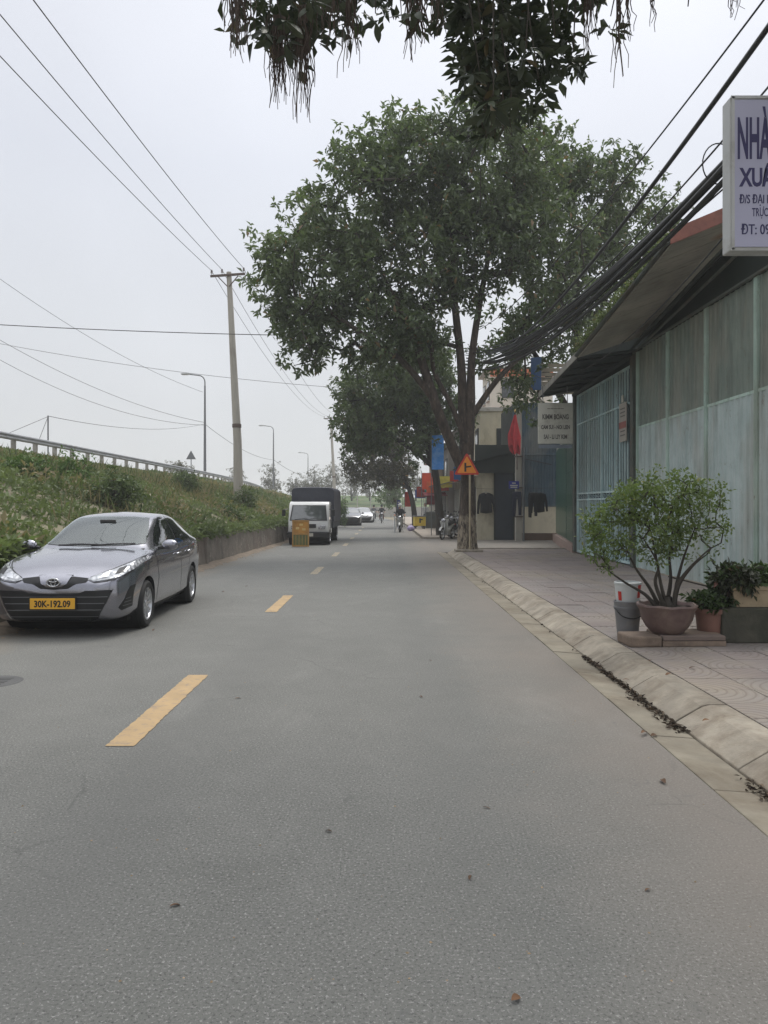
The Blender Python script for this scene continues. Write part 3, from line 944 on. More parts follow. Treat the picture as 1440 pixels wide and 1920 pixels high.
# ================================================================== TREES
M_BARK = mat('bark', rgb(62, 57, 50), 0.9, var=0.3, scale=5, bump=0.9, bscale=18, stretch=(2, 2, 0.6), dirt=rgb(52, 46, 40), dirt_amt=0.5)
def trunk_mat():
    t = NT('painted_trunk')
    c = t.mix(t.rng(t.noise(4, 5, 0.65, stretch=(2.5, 2.5, 0.7)), 0.35, 0.65), rgb(88, 76, 66), rgb(52, 45, 40))
    c = t.mix(t.rng(t.noise(5, 5, 0.7, stretch=(2, 2, 0.8)), 0.60, 0.68, 0, 0.6), c, rgb(128, 118, 104))
    # old lime wash on the lowest metre and a bit
    sx = t.n.new('ShaderNodeSeparateXYZ'); t.l.new(t.P(), sx.inputs[0])
    hgt = t.math('ADD', sx.outputs['Z'], t.math('MULTIPLY', t.math('SUBTRACT', t.noise(6, 4), 0.5), 0.8))
    lim = t.math('MULTIPLY', t.rng(hgt, 1.35, 1.15), t.rng(t.noise(7, 5, 0.7, stretch=(2, 2, 0.7)), 0.40, 0.56))
    c = t.mix(t.math('MULTIPLY', lim, 0.8), c, rgb(168, 156, 136))
    t.bsdf(c, 0.9, nrm=t.bump(t.noise(16, 5, 0.7, stretch=(2, 2, 0.5)), 0.9, 0.03))
    return t.m
M_TRUNK = trunk_mat()
def lumpy(pts, rad, n=16, amp=0.12, seed=0, mb=None):
    mb = mb or MB(); b = len(mb.v)
    mb.tube(catmull(pts, 5), [r.x for r in catmull([(q, 0, 0) for q in rad], 5)], n)
    r = random.Random(seed); ph = [r.uniform(0, 6) for _ in range(4)]
    cl = catmull(pts, 5)
    for i, c in enumerate(cl):
        for j in range(n):
            q = Vector(mb.v[b + i * n + j]); a = 2 * math.pi * j / n
            s = 1 + amp * (math.sin(2 * a + ph[0] + i * 0.13) + 0.7 * math.sin(3 * a + ph[1] - i * 0.2) + 0.4 * math.sin(5 * a + ph[2] + i * 0.4))
            q = c + (q - c) * s
            mb.v[b + i * n + j] = tuple(q)
    return mb

def whorls(rs, T, per, leaves, spread, L, W, seed, droop=0.25, vbase=None):
    """leaf whorls round every branch end"""
    C = np.repeat(T, per, axis=0) + rs.normal(size=(len(T) * per, 3)) * spread
    shade = rs.rand(len(C)) if vbase is None else np.repeat(vbase, per)
    P = np.repeat(C, leaves, axis=0)
    D = unit(rs.normal(size=(len(P), 3))) + np.array([0, 0, -droop])
    P = P + unit(D) * rs.uniform(0, 0.05, (len(P), 1)) + rs.normal(size=P.shape) * spread * 0.18
    n = len(P)
    Ls = L * rs.uniform(0.65, 1.25, n)
    V = np.clip(0.55 * np.repeat(shade, leaves) + 0.4 * rs.rand(n), 0, 0.90)
    V = np.where(rs.rand(n) < 0.02, 0.98, V)
    return P, D, Ls, Ls * W, V

M_LEAF = leaf_mat('dark_leaves', (0.044, 0.066, 0.034), (0.21, 0.26, 0.14), (0.24, 0.16, 0.09), 0.05, 0.36, 0.28)
M_LEAF2 = leaf_mat('mid_leaves', (0.042, 0.064, 0.028), (0.16, 0.21, 0.09), (0.14, 0.12, 0.06), 0.06, 0.28, 0.45)
M_LEAF3 = leaf_mat('light_leaves', (0.05, 0.09, 0.028), (0.14, 0.22, 0.06), (0.16, 0.15, 0.06), 0.06, 0.3, 0.5)
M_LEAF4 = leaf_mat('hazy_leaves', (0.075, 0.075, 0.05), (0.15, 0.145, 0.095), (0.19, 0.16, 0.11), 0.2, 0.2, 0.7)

def tree(name, label, base, stems, lobes, nt, per, leaves, spread, L, W, mat_leaf, seed, trunk_m=None, r_tip=0.014, r_max=0.14, group='street trees', start=None, step=0.7):
    """stems: list of (points, radii) hand-laid trunk and main limbs; crown grown to fill the lobes"""
    rs = np.random.RandomState(seed)
    root = thing(name, label, 'tree', base, 0, group)
    B = Vector(base)
    mb = MB()
    start = []
    for k, (pts, rad) in enumerate(stems):
        lumpy([Vector(p) - B for p in pts], rad, 14 if k < 3 else 9, 0.09 if k < 2 else 0.05, seed + k, mb)
        cl = catmull([Vector(p) - B for p in pts], 4)
        for i, c in enumerate(cl):
            if i >= len(cl) * 0.45: start.append((tuple(c), None))
    mb.build('trunk', trunk_m or M_BARK, root, smooth='all', fix=False)
    T = in_lobes(rs, lobes, int(nt * 1.4))
    q = 0.5 * vnoise(T[:, 0] + 40, T[:, 2] + 40, seed + 1, 0.85) + 0.5 * vnoise(T[:, 1] + T[:, 0] * 0.6 + 40, T[:, 2] * 1.2 + 40, seed + 2, 0.75)
    T = T[np.argsort(-q)[:nt]] - np.array(base)          # keep the clumps, leave gaps between them
    pos, par, rad, n0 = grow(rs, start, T, step=step, r_tip=r_tip, r_max=r_max)
    tag(limbs(pos, par, rad, skip=n0).build('branches', M_BARK, root, smooth='all', fix=False), kind='stuff')
    # slow shade variation through the crown so that clumps differ in their own green
    vb = vnoise(T[:, 0] + 50, T[:, 2] + 50, seed, 1.6) * 0.7 + 0.3 * rs.rand(len(T))
    me = leaves_mesh('crown', *whorls(rs, T, per, leaves, spread, L, W, seed, vbase=vb), mat_leaf, seed)
    link(bpy.data.objects.new('crown', me), root)
    return root

# the big tree at the corner, double stem
tree('street_tree', 'big dark leafy tree at the pavement corner carrying the orange triangular sign', (2.68, 24.8, 0.1),
     [([(2.60, 24.8, 0.05), (2.58, 24.8, 0.5), (2.62, 24.8, 1.6), (2.66, 24.8, 2.9), (2.55, 24.8, 4.4), (2.50, 24.9, 6.2), (2.3, 25, 8.3), (2.2, 25, 10.5)], [0.27, 0.22, 0.19, 0.185, 0.16, 0.125, 0.10, 0.05]),
      ([(2.84, 24.75, 0.05), (2.83, 24.75, 0.5), (2.82, 24.78, 1.7), (2.74, 24.8, 3.0), (2.80, 24.8, 4.6), (2.86, 25, 6.4), (3.2, 25.2, 8.6), (3.6, 25.4, 10.5)], [0.23, 0.16, 0.145, 0.155, 0.14, 0.11, 0.09, 0.05]),
      ([(2.55, 24.75, 2.7), (2.1, 24.6, 3.7), (1.65, 24.5, 4.8), (1.25, 24.4, 6.0), (0.8, 24.3, 7.2), (0.1, 24.3, 8.6)], [0.17, 0.16, 0.15, 0.13, 0.10, 0.06]),
      ([(1.55, 24.5, 5.0), (0.6, 24.2, 6.1), (-0.6, 24.0, 6.9), (-1.8, 24, 7.7)], [0.11, 0.09, 0.075, 0.05]),
      ([(2.62, 24.7, 3.6), (2.2, 24.6, 4.7), (1.55, 24.4, 6.0), (1.6, 24.4, 7.5)], [0.10, 0.085, 0.07, 0.05]),
      ([(2.85, 24.8, 4.5), (3.7, 25, 5.7), (4.9, 25.3, 6.9), (6.0, 25.6, 8.2)], [0.11, 0.09, 0.07, 0.05])],
     [(1.6, 25, 13.3, 1.9, 1.8, 1.0), (4.6, 25.6, 13.2, 1.6, 1.8, 1.1), (-2.6, 24.4, 7.0, 1.6, 1.5, 1.0), (-3.1, 24.8, 9.2, 1.2, 1.4, 1.2), (-2.7, 24.8, 10.8, 1.1, 1.4, 1.0), (0.6, 24.3, 6.9, 1.6, 1.6, 0.9), (-1.9, 24.8, 8.9, 2.1, 2.3, 2.2), (-0.9, 24.9, 11.2, 2.1, 2.4, 1.9), (-0.4, 24.4, 7.2, 2.3, 2.0, 1.35), (0.7, 25, 12.6, 2.0, 2.2, 1.8), (1.0, 25, 9.6, 2.2, 2.6, 2.2),
      (3.2, 25.2, 12.6, 2.0, 2.3, 2.0), (3.3, 25.2, 9.9, 2.2, 2.3, 1.9), (-2.6, 24.6, 7.4, 1.4, 1.7, 1.0), (5.0, 25.4, 10.6, 2.0, 2.0, 2.2), (5.0, 25.4, 8.2, 1.9, 1.9, 1.1), (4.6, 26.2, 6.5, 1.7, 1.5, 0.8), (5.3, 27.2, 5.6, 1.0, 0.9, 0.7), (-1.2, 24.2, 6.4, 1.6, 1.6, 0.8)],
     700, 5, 13, 0.31, 0.23, 0.42, M_LEAF, 3, trunk_m=M_TRUNK, r_tip=0.012)
# the tree behind the workshop roof
tree('street_tree', 'broad leafy tree rising behind the sloping workshop roof and the cables', (7.9, 30.2, 0.0),
     [([(7.9, 30.2, 0), (7.8, 30.2, 2.5), (7.6, 30, 5), (7.5, 29.8, 8), (7.4, 29.6, 11)], [0.30, 0.25, 0.22, 0.16, 0.07]),
      ([(7.65, 30, 4.5), (8.8, 29.8, 7), (9.8, 29.6, 9.5)], [0.17, 0.13, 0.06]),
      ([(7.65, 30, 4.5), (6.3, 29.6, 6.6), (5.2, 29.2, 8.2)], [0.16, 0.12, 0.06])],
     [(6.0, 29.2, 12.9, 2.3, 2.2, 2.3), (8.0, 29.5, 13.2, 2.2, 2.2, 2.1), (9.6, 29.6, 11.7, 2.1, 2.2, 2.0), (7.6, 29.0, 10.0, 2.8, 2.4, 1.9), (6.2, 28.8, 8.2, 2.3, 2.0, 1.4), (10.6, 29.5, 9.6, 1.4, 1.8, 1.5), (4.7, 28.9, 14.0, 1.6, 1.8, 1.8)],
     380, 5, 14, 0.33, 0.23, 0.42, M_LEAF, 5)
# the trees further down the row
tree('street_tree', 'dark leafy tree leaning over the road beyond the corner tree', (2.95, 40, 0.08),
     [([(2.95, 40, 0.05), (2.85, 40, 1.6), (2.65, 40, 3.4), (2.1, 40, 5.2), (1.5, 40, 7.0)], [0.27, 0.22, 0.20, 0.16, 0.07]),
      ([(2.6, 40, 3.6), (1.2, 39.6, 4.7), (-0.4, 39.4, 5.5)], [0.14, 0.11, 0.06])],
     [(-0.2, 39.6, 7.3, 2.2, 2.0, 1.9), (1.8, 40, 8.6, 2.1, 2.2, 1.9), (-1.1, 39.4, 5.9, 1.5, 1.8, 1.3), (0.9, 39.8, 5.3, 1.9, 1.8, 1.2), (2.9, 40.2, 6.6, 1.5, 1.7, 1.5)],
     320, 6, 15, 0.34, 0.26, 0.42, M_LEAF2, 8)
tree('street_tree', 'half bare brownish tree over the road in front of the far shops', (2.3, 57, 0.08),
     [([(2.3, 57, 0.05), (2.2, 57, 1.5), (1.8, 57, 3.0), (1.0, 57, 4.4), (0.2, 57, 5.6)], [0.22, 0.18, 0.15, 0.11, 0.05]),
      ([(1.9, 57, 2.8), (0.2, 56.8, 3.9), (-1.5, 56.6, 4.7)], [0.10, 0.08, 0.05])],
     [(-1.5, 57, 6.6, 1.7, 1.8, 1.3), (0.4, 57, 6.0, 1.8, 2.0, 1.2), (-0.9, 56.5, 4.2, 1.9, 1.8, 0.9), (1.0, 57, 4.0, 1.4, 1.6, 1.0)],
     170, 5, 12, 0.40, 0.28, 0.42, leaf_mat('brownish_leaves', (0.04, 0.038, 0.022), (0.11, 0.10, 0.055), (0.16, 0.14, 0.07), 0.15, 0.25), 12, r_tip=0.02)
tree('roadside_tree', 'small fresh green tree at the far right roadside by the far verge', (1.5, 88, 0.05),
     [([(1.5, 88, 0), (1.45, 88, 1.2), (1.3, 88, 2.6), (1.3, 88, 3.6)], [0.12, 0.10, 0.07, 0.03])],
     [(0.9, 88, 3.1, 1.7, 1.7, 1.2), (1.6, 88, 4.2, 1.5, 1.5, 1.0), (-0.4, 88, 2.6, 1.0, 1.2, 0.9)],
     60, 4, 12, 0.35, 0.30, 0.45, M_LEAF3, 14, group='far trees')
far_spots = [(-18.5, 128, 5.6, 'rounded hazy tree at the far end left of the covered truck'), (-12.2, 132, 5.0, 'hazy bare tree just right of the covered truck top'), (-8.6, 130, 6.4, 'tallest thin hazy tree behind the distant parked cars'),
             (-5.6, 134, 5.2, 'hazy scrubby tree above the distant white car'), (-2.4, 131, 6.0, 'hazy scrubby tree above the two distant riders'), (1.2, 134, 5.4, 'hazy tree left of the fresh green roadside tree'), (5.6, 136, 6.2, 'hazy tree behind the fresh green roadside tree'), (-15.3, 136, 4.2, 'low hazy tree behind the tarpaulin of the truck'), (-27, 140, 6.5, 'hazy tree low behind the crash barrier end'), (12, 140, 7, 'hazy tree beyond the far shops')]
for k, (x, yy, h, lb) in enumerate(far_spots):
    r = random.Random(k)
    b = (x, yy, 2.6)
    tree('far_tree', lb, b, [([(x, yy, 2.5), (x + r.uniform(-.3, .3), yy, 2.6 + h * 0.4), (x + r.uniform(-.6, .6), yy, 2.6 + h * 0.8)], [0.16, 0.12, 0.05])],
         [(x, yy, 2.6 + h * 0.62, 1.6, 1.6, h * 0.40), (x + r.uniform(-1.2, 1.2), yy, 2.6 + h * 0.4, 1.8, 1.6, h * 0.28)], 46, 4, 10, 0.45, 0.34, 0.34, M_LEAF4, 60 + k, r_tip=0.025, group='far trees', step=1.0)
# scrub on the highway edge near the first lamp and the far green verge bush
def bush(label, base, lobes, n, L, m, seed, group=None, name='shrub'):
    rs = np.random.RandomState(seed); root = thing(name, label, 'shrub', base, 0, group)
    T = in_lobes(rs, lobes, n)
    st = [((0, 0, 0.02), None), ((0.02, 0, 0.15), None)]
    pos, par, rad, n0 = grow(rs, st, T, step=0.25, r_tip=0.008, r_max=0.05)
    limbs(pos, par, rad, skip=n0, n=4).build('stems', M_BARK, root, fix=False)
    link(bpy.data.objects.new('foliage', leaves_mesh('foliage', *whorls(rs, T, 4, 9, 0.13, L, 0.4, seed), m, seed)), root)
    return root
bush('pale shrub standing behind the crash barrier left of the first lamp', (-16.8, 62, 3.75), [(0, 0, 0.9, 0.7, 0.7, 0.7), (0.8, 0.3, 0.6, 0.6, 0.6, 0.5)], 50, 0.16, M_LEAF4, 71)
bush('yellow green rounded shrub at the road edge behind the truck', (-3.5, 58, 0.0), [(0, 0, 0.9, 0.75, 0.8, 0.8), (0.2, 0, 1.5, 0.5, 0.6, 0.5)], 70, 0.15, M_LEAF3, 72)
for k, (x, yy, s, lb) in enumerate([(-6.2, 33.5, 0.8, 'leafy green shrub spilling over the wall beside the truck'), (-5.6, 27.5, 0.62, 'dark green shrub overhanging the wall between sedan and truck'), (-6.6, 18.5, 0.75, 'dark shrub on the bank above the sedan roof'), (-8.6, 33, 0.8, 'tall dark shrub on the bank left of the power pole'), (-8.9, 19.2, 0.5, 'bright green shrub on the bank at the left edge'), (-8.6, 21, 0.6, 'light green shrub on the bank behind the sedan')]):
    z = float(bank_z(x)) if x < -5.9 else 0.78
    bush(lb, (x, yy, z), [(0, 0, 0.5 * s, 0.8 * s, 0.8 * s, 0.55 * s), (0.3 * s, 0.2, 0.8 * s, 0.5 * s, 0.6 * s, 0.4 * s)], 60, 0.12, (M_LEAF2, M_LEAF2, M_LEAF2, M_LEAF2, M_LEAF3, M_LEAF3)[k], 80 + k, 'shrubs on the bank')
# ================================================================== RIGHT SIDE: the metal workshop
def sheet_mat(name, c1, c2, streak, metal=0.15, rough=0.6):
    t = NT(name)
    c = t.mix(t.rng(t.noise(1.1, 5, 0.65), 0.3, 0.7), c1, c2)
    st = t.rng(t.noise(5, 5, 0.7, stretch=(1, 1, 0.12)), 0.48, 0.70, 0, 0.6)
    c = t.mix(st, c, streak)
    c = t.mix(t.rng(t.noise(7, 6, 0.78, stretch=(1, 1, 0.45)), 0.60, 0.70, 0, 0.75), c, rgb(104, 88, 70))
    c = t.mix(t.rng(t.noise(0.9, 4, 0.6, stretch=(1, 1.4, 0.5)), 0.48, 0.64, 0, 0.35), c, rgb(156, 148, 134))
    t.bsdf(c, rough, metal, nrm=t.bump(t.noise(14, 4, 0.6), 0.15, 0.01))
    return t.m
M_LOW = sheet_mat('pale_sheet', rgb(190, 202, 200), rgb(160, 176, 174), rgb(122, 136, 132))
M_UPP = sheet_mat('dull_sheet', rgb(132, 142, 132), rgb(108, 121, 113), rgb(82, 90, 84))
M_SEAM = sheet_mat('seam_strip', rgb(196, 216, 206), rgb(160, 184, 172), rgb(110, 126, 116))
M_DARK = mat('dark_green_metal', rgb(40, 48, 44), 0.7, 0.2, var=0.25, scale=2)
M_BAR = sheet_mat('gate_paint', rgb(200, 222, 222), rgb(168, 196, 198), rgb(120, 144, 144))
M_BACK = mat('gate_backing', rgb(58, 80, 96), 0.65, 0.1, var=0.25, scale=1.2, stretch=(1, 1, 0.3), dirt=rgb(40, 52, 56), dirt_amt=0.4)
M_COLM = mat('steel_column', rgb(84, 90, 84), 0.7, 0.2, var=0.3, scale=3, dirt=rgb(92, 76, 62), dirt_amt=0.35)
WX = 5.90
ws = thing('workshop', 'long metal clad workshop with pale blue green panels and barred gate', 'building', (0, 0, 0))
# cladding: ribbed panels between seams, two rows
def ribbed(y0, y1, z0, z1, x, n_rib=9, dep=0.024):
    m = MB(); vs = []; w = (y1 - y0)
    prof = [(0.0, 0)]
    for k in range(n_rib):
        a = (k + 0.5) / n_rib
        prof += [(a - 0.022, 0), (a - 0.012, 1), (a + 0.012, 1), (a + 0.022, 0)]
    prof += [(1.0, 0)]
    n = len(prof)
    for z in (z0, z1):
        for d in (0, 0.02):
            vs += [(x - dep * q + d, y0 + w * a, z) for a, q in prof]
    fs = []
    for i in range(n - 1):
        fs += [(i, i + 1, 2 * n + i + 1, 2 * n + i), (n + i, 3 * n + i, 3 * n + i + 1, n + i + 1)]
    fs += [(0, 2 * n, 3 * n, n), (n - 1, 2 * n - 1, 4 * n - 1, 3 * n - 1)]
    return m.add(vs, fs)
seams = [17.85, 15.95, 14.05, 12.15, 10.25, 8.35, 6.45]
for a, b in zip(seams[:-1], seams[1:]):
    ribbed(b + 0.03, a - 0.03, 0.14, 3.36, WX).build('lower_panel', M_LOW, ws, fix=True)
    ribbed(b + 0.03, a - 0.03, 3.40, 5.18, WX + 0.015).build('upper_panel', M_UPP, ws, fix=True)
    MB().box((WX + 0.015, (a + b) / 2, 3.38), (0.07, a - b - 0.10, 0.05)).build('cross_rail', M_SEAM, ws)
for s in seams:
    m = MB(); m.box((WX - 0.01, s - 0.032, 2.66), (0.06, 0.03, 5.06)); m.box((WX - 0.01, s + 0.032, 2.66), (0.06, 0.03, 5.06)); m.box((WX + 0.01, s, 2.66), (0.05, 0.05, 5.06))
    m.build('seam_strip', M_SEAM, ws)
MB().box((WX + 0.03, 12.2, 0.07), (0.2, 11.6, 0.14)).build('plinth', M_CONC, ws)
# the column between panels and gate
MB().box((WX - 0.02, 18.05, 2.66), (0.16, 0.22, 5.06)).build('column', M_COLM, ws, bevel=0.01)
# gate
GY0, GY1 = 18.22, 23.55
gate = MB().box((WX + 0.10, (GY0 + GY1) / 2, 2.55), (0.03, GY1 - GY0, 4.8)).build('gate', M_BACK, ws)
bm_u = MB().box((0, 0, 0), (0.035, 0.05, 2.98)).mesh('bar', M_BAR)
bm_l = MB().box((0, 0, 0), (0.035, 0.05, 1.55)).mesh('bar', M_BAR)
nb = 25
for k in range(nb):
    yy = GY0 + 0.08 + (GY1 - GY0 - 0.16) * k / (nb - 1)
    inst('bar', bm_u, gate, (WX + 0.045, yy, 3.42))
    inst('bar', bm_l, gate, (WX + 0.045, yy, 0.97))
for z, h in ((0.19, 0.06), (1.76, 0.05), (1.94, 0.05), (4.05, 0.045), (4.92, 0.06)):
    MB().box((WX + 0.03, (GY0 + GY1) / 2, z), (0.05, GY1 - GY0, h)).build('rail', M_BAR, gate)
for yy in (GY0 + 0.04, 19.55, 20.9, 22.25, GY1 - 0.04):
    MB().box((WX + 0.022, yy, 2.55), (0.05, 0.06, 4.78)).build('stile', M_BAR, gate)
for k in range(20):
    yy = GY0 + 0.2 + 0.26 * k
    m = MB(); m.tube([(WX + 0.03, yy + 0.07 * math.cos(a), 1.85 + 0.05 * math.sin(a)) for a in np.linspace(0, 2 * math.pi, 9)], 0.008, 4, cap=False)
    m.build('scroll', M_BAR, gate)
MB().box((WX - 0.03, 20.82, 1.45), (0.05, 0.05, 0.16)).build('lock', M_COLM, gate, bevel=0.005)
MB().box((WX + 0.02, 23.72, 2.62), (0.16, 0.22, 4.9)).build('column', M_COLM, ws, bevel=0.01)
MB().box((8.35, 15.0, 2.5), (4.4, 17.8, 4.9)).build('inner_hall', M_DARK, ws)
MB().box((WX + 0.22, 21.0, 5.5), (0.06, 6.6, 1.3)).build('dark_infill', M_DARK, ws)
# dark-coloured sheet standing in for the shaded gap between cladding top and roof; beams
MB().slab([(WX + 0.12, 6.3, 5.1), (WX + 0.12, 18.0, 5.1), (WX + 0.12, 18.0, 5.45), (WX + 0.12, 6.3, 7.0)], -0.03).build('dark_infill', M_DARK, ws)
MB().tube([(WX - 0.04, 6.3, 5.22), (WX - 0.04, 17.9, 5.20)], 0.035, 6).build('rail', M_COLM, ws)
MB().tube([(5.62, 9.5, 6.15), (5.62, 13.3, 5.72), (5.70, 17.9, 5.17)], 0.05, 6).build('beam', M_DARK, ws)
MB().tube([(5.78, 9.5, 6.05), (5.78, 13.3, 5.60), (5.80, 17.9, 5.12)], 0.03, 6).build('beam', M_COLM, ws)
MB().tube([(WX - 0.06, 18.0, 5.12), (WX - 0.06, 23.7, 4.98)], 0.06, 6).build('beam', M_DARK, ws)
# near roof sheet: corrugated outside, boards beneath
def soffit_mat():
    t = NT('soffit_boards')
    c = t.mix(t.rng(t.noise(1.0, 4), 0.35, 0.65), rgb(182, 176, 162), rgb(150, 146, 134))
    c = t.mix(t.rng(t.noise(0.75, 2, 0.4, stretch=(0.5, 1.6, 1)), 0.60, 0.66, 0, 0.6), c, rgb(180, 130, 96))
    c = t.mix(t.rng(t.noise(7, 4, 0.7, stretch=(0.3, 3, 1)), 0.5, 0.7, 0, 0.5), c, rgb(104, 94, 82))
    t.bsdf(c, 0.85)
    return t.m
M_SOFF = soffit_mat()
M_ROOF = mat('roof_sheet', rgb(120, 112, 102), 0.7, 0.2, var=0.3, scale=2, dirt=rgb(80, 66, 56), dirt_amt=0.5)
M_RED = mat('red_fascia', rgb(140, 92, 80), 0.75, var=0.25, scale=3, dirt=rgb(100, 70, 62), dirt_amt=0.4)
A_, B_ = Vector((4.85, 13.0, 6.04)), Vector((4.4, 17.5, 4.99))
D_r, C_r = Vector((7.2, 12.6, 6.95)), Vector((7.2, 17.6, 5.92))
roof = MB().slab([A_, B_, C_r, D_r], 0.03).build('roof', M_ROOF, ws)
nbd = 7
for k in range(nbd):
    f0, f1 = k / nbd, (k + 1) / nbd - 0.006
    q = [A_.lerp(B_, f0), A_.lerp(B_, f1), D_r.lerp(C_r, f1), D_r.lerp(C_r, f0)]
    q = [p + Vector((0, 0, -0.045)) for p in q]
    MB().slab(q, 0.02).build('soffit_board', M_SOFF, roof)
MB().slab([A_ + Vector((-0.02, -0.03, -0.07)), D_r + Vector((0, -0.03, -0.07)), D_r + Vector((0, -0.03, 0.17)), A_ + Vector((-0.02, -0.03, 0.17))], 0.03).build('fascia', M_RED, roof)
MB().tube([A_ + Vector((-0.03, 0, 0.0)), B_ + Vector((-0.03, 0, 0.0))], 0.045, 6).build('drip_edge', M_COLM, roof)
for k in range(26):                      # corrugation ridges on top
    f = (k + 0.5) / 26
    p, q = A_.lerp(B_, f), D_r.lerp(C_r, f)
    MB().tube([p + Vector((0, 0, 0.055)), q + Vector((0, 0, 0.055))], 0.025, 5).build('roof_ridge', M_ROOF, roof, fix=False)
# far roof sheet, lower and darker
E_, F_ = Vector((4.42, 17.55, 4.97)), Vector((4.85, 24.0, 4.98))
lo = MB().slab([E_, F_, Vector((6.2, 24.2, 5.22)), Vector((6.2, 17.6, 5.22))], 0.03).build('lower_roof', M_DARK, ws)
MB().slab([E_ + Vector((-0.03, 0, -0.03)), F_ + Vector((-0.03, 0, -0.03)), F_ + Vector((-0.03, 0, 0.12)), E_ + Vector((-0.03, 0, 0.12))], 0.02).build('drip_edge', M_WCONC, lo)
for k in range(6):
    f = (k + 0.3) / 6
    p = E_.lerp(F_, f)
    MB().tube([p + Vector((0.05, 0, -0.05)), (6.0, p.y + 0.05, 5.14)], 0.03, 5).build('rafter', M_DARK, lo)
# weeds and dry leaves lying along the roof edge
rs = np.random.RandomState(4); n = 2600
f = rs.rand(n); base = np.array(A_)[None] * (1 - f[:, None]) + np.array(B_)[None] * f[:, None]
P_ = base + np.stack([rs.normal(size=n) * 0.08 + 0.02, rs.normal(size=n) * 0.05, 0.05 + np.abs(rs.normal(size=n)) * 0.13 * (vnoise(f * 40, f * 0, 3, 4) + 0.15)], 1)
L_ = rs.uniform(0.04, 0.10, n)
o = link(bpy.data.objects.new('roof_weeds', leaves_mesh('roof_weeds', P_, rs.normal(size=(n, 3)) + [0, 0, .5], L_, L_ * 0.4, rs.rand(n), M_WEED, 4)))
tag(o, 'small weeds and dry leaves growing along the workshop roof edge', 'weeds', kind='stuff')

# green tiled side wall running into the side street
def tilewall_mat():
    t = NT('green_wall_tile')
    c = t.mix(t.rng(t.noise(2, 4), 0.3, 0.7), rgb(64, 100, 82), rgb(50, 84, 70))
    t.bsdf(c, 0.35, coat=0.2)
    return t.m
M_GT = tilewall_mat()
gw = thing('green_wall', 'narrow green tiled wall at the end of the barred gate', 'wall', (0, 0, 0))
g0, g1 = Vector((5.98, 23.85, 0)), Vector((7.7, 34.4, 0))
dv = (g1 - g0).normalized(); ang = math.atan2(dv.y, dv.x)
Lg = (g1 - g0).length
MB().box((*(g0 + dv * Lg / 2 + Vector((0.10, 0, 2.2))).xy, 2.2), (Lg, 0.16, 3.9), ang).build('wall_core', M_WCONC, gw)
tile = MB().box((0, 0, 0), (0.40 - 0.012, 0.02, 0.40 - 0.012)).mesh('wall_tile', M_GT, bevel=0.003)
nrm = Vector((-dv.y, dv.x, 0))
for i in range(int(Lg / 0.4)):
    for j in range(9):
        if i > 10: continue
        c = g0 + dv * (0.2 + 0.4 * i) + nrm * 0.0
        inst('wall_tile', tile, gw, (c.x + 0.005, c.y, 0.55 + 0.4 * j), (0, 0, ang))
MB().box((*(g0 + dv * (4.4 + (Lg - 4.4) / 2)).xy, 2.2), (Lg - 4.4, 0.03, 3.6), ang).build('far_tiling', M_GT, gw)
MB().box((*(g0 + dv * Lg / 2 - Vector((0.04, 0, 0))).xy, 0.17), (Lg, 0.22, 0.34), ang).build('plinth', mat('pinkish_plinth', rgb(150, 128, 118), 0.85, var=0.15, scale=4), gw)
# white notice board hung below the lower roof
M_WHITE = mat('sign_white', rgb(196, 194, 182), 0.6, var=0.06, scale=3, dirt=rgb(150, 146, 130), dirt_amt=0.25)
M_INK = mat('faded_ink', rgb(92, 88, 84), 0.7, var=0.2, scale=10)
nb_ = thing('notice_board', 'dirty white board with faded grey lettering hung under the workshop eave', 'sign', (4.40, 22.0, 0))
MB().box((0.5, 0, 3.93), (0.99, 0.05, 1.16)).build('board', M_WHITE, nb_, bevel=0.006)
for z, tx, s in ((4.33, '— — — — —', 0.075), (4.05, 'KIMM BOANG', 0.20), (3.77, 'CAM SUI - NOI LIEN', 0.155), (3.49, 'SAI - LI LIY KIM', 0.17)):
    text_part('lettering', tx, M_INK, nb_, (0.5, -0.027, z), s, sx=0.60 if s > 0.1 else 1.0, bold=0.006, align='CENTER')
MB().box((0.5, 0.0, 3.27), (0.95, 0.03, 0.10)).build('lower_strip', mat('pale_strip', rgb(120, 128, 138), 0.6), nb_)
for x in (0.15, 0.85): MB().tube([(x, 0, 4.5), (x, 0.05, 5.0)], 0.012, 5).build('hanger', M_STEEL, nb_)
# notice strip on the gate
gp = thing('paper_notice', 'tall narrow pinkish notice hung on the barred gate', 'notice', (5.86, 18.85, 0))
MB().box((0, 0, 3.62), (0.02, 0.55, 0.95)).build('sheet', mat('notice_paper', rgb(166, 160, 150), 0.8, var=0.08, scale=3), gp)
MB().box((-0.014, 0, 3.55), (0.006, 0.54, 0.16)).build('red_band', mat('faded_red', rgb(150, 92, 86), 0.8), gp)
for z in (3.95, 3.86, 3.77, 3.40, 3.30): MB().box((-0.013, 0.0, z), (0.004, 0.36, 0.03)).build('print_line', M_INK, gp)
MB().box((0.0, 0.05, 4.20), (0.02, 0.14, 0.17)).build('top_tag', M_WHITE, gp)

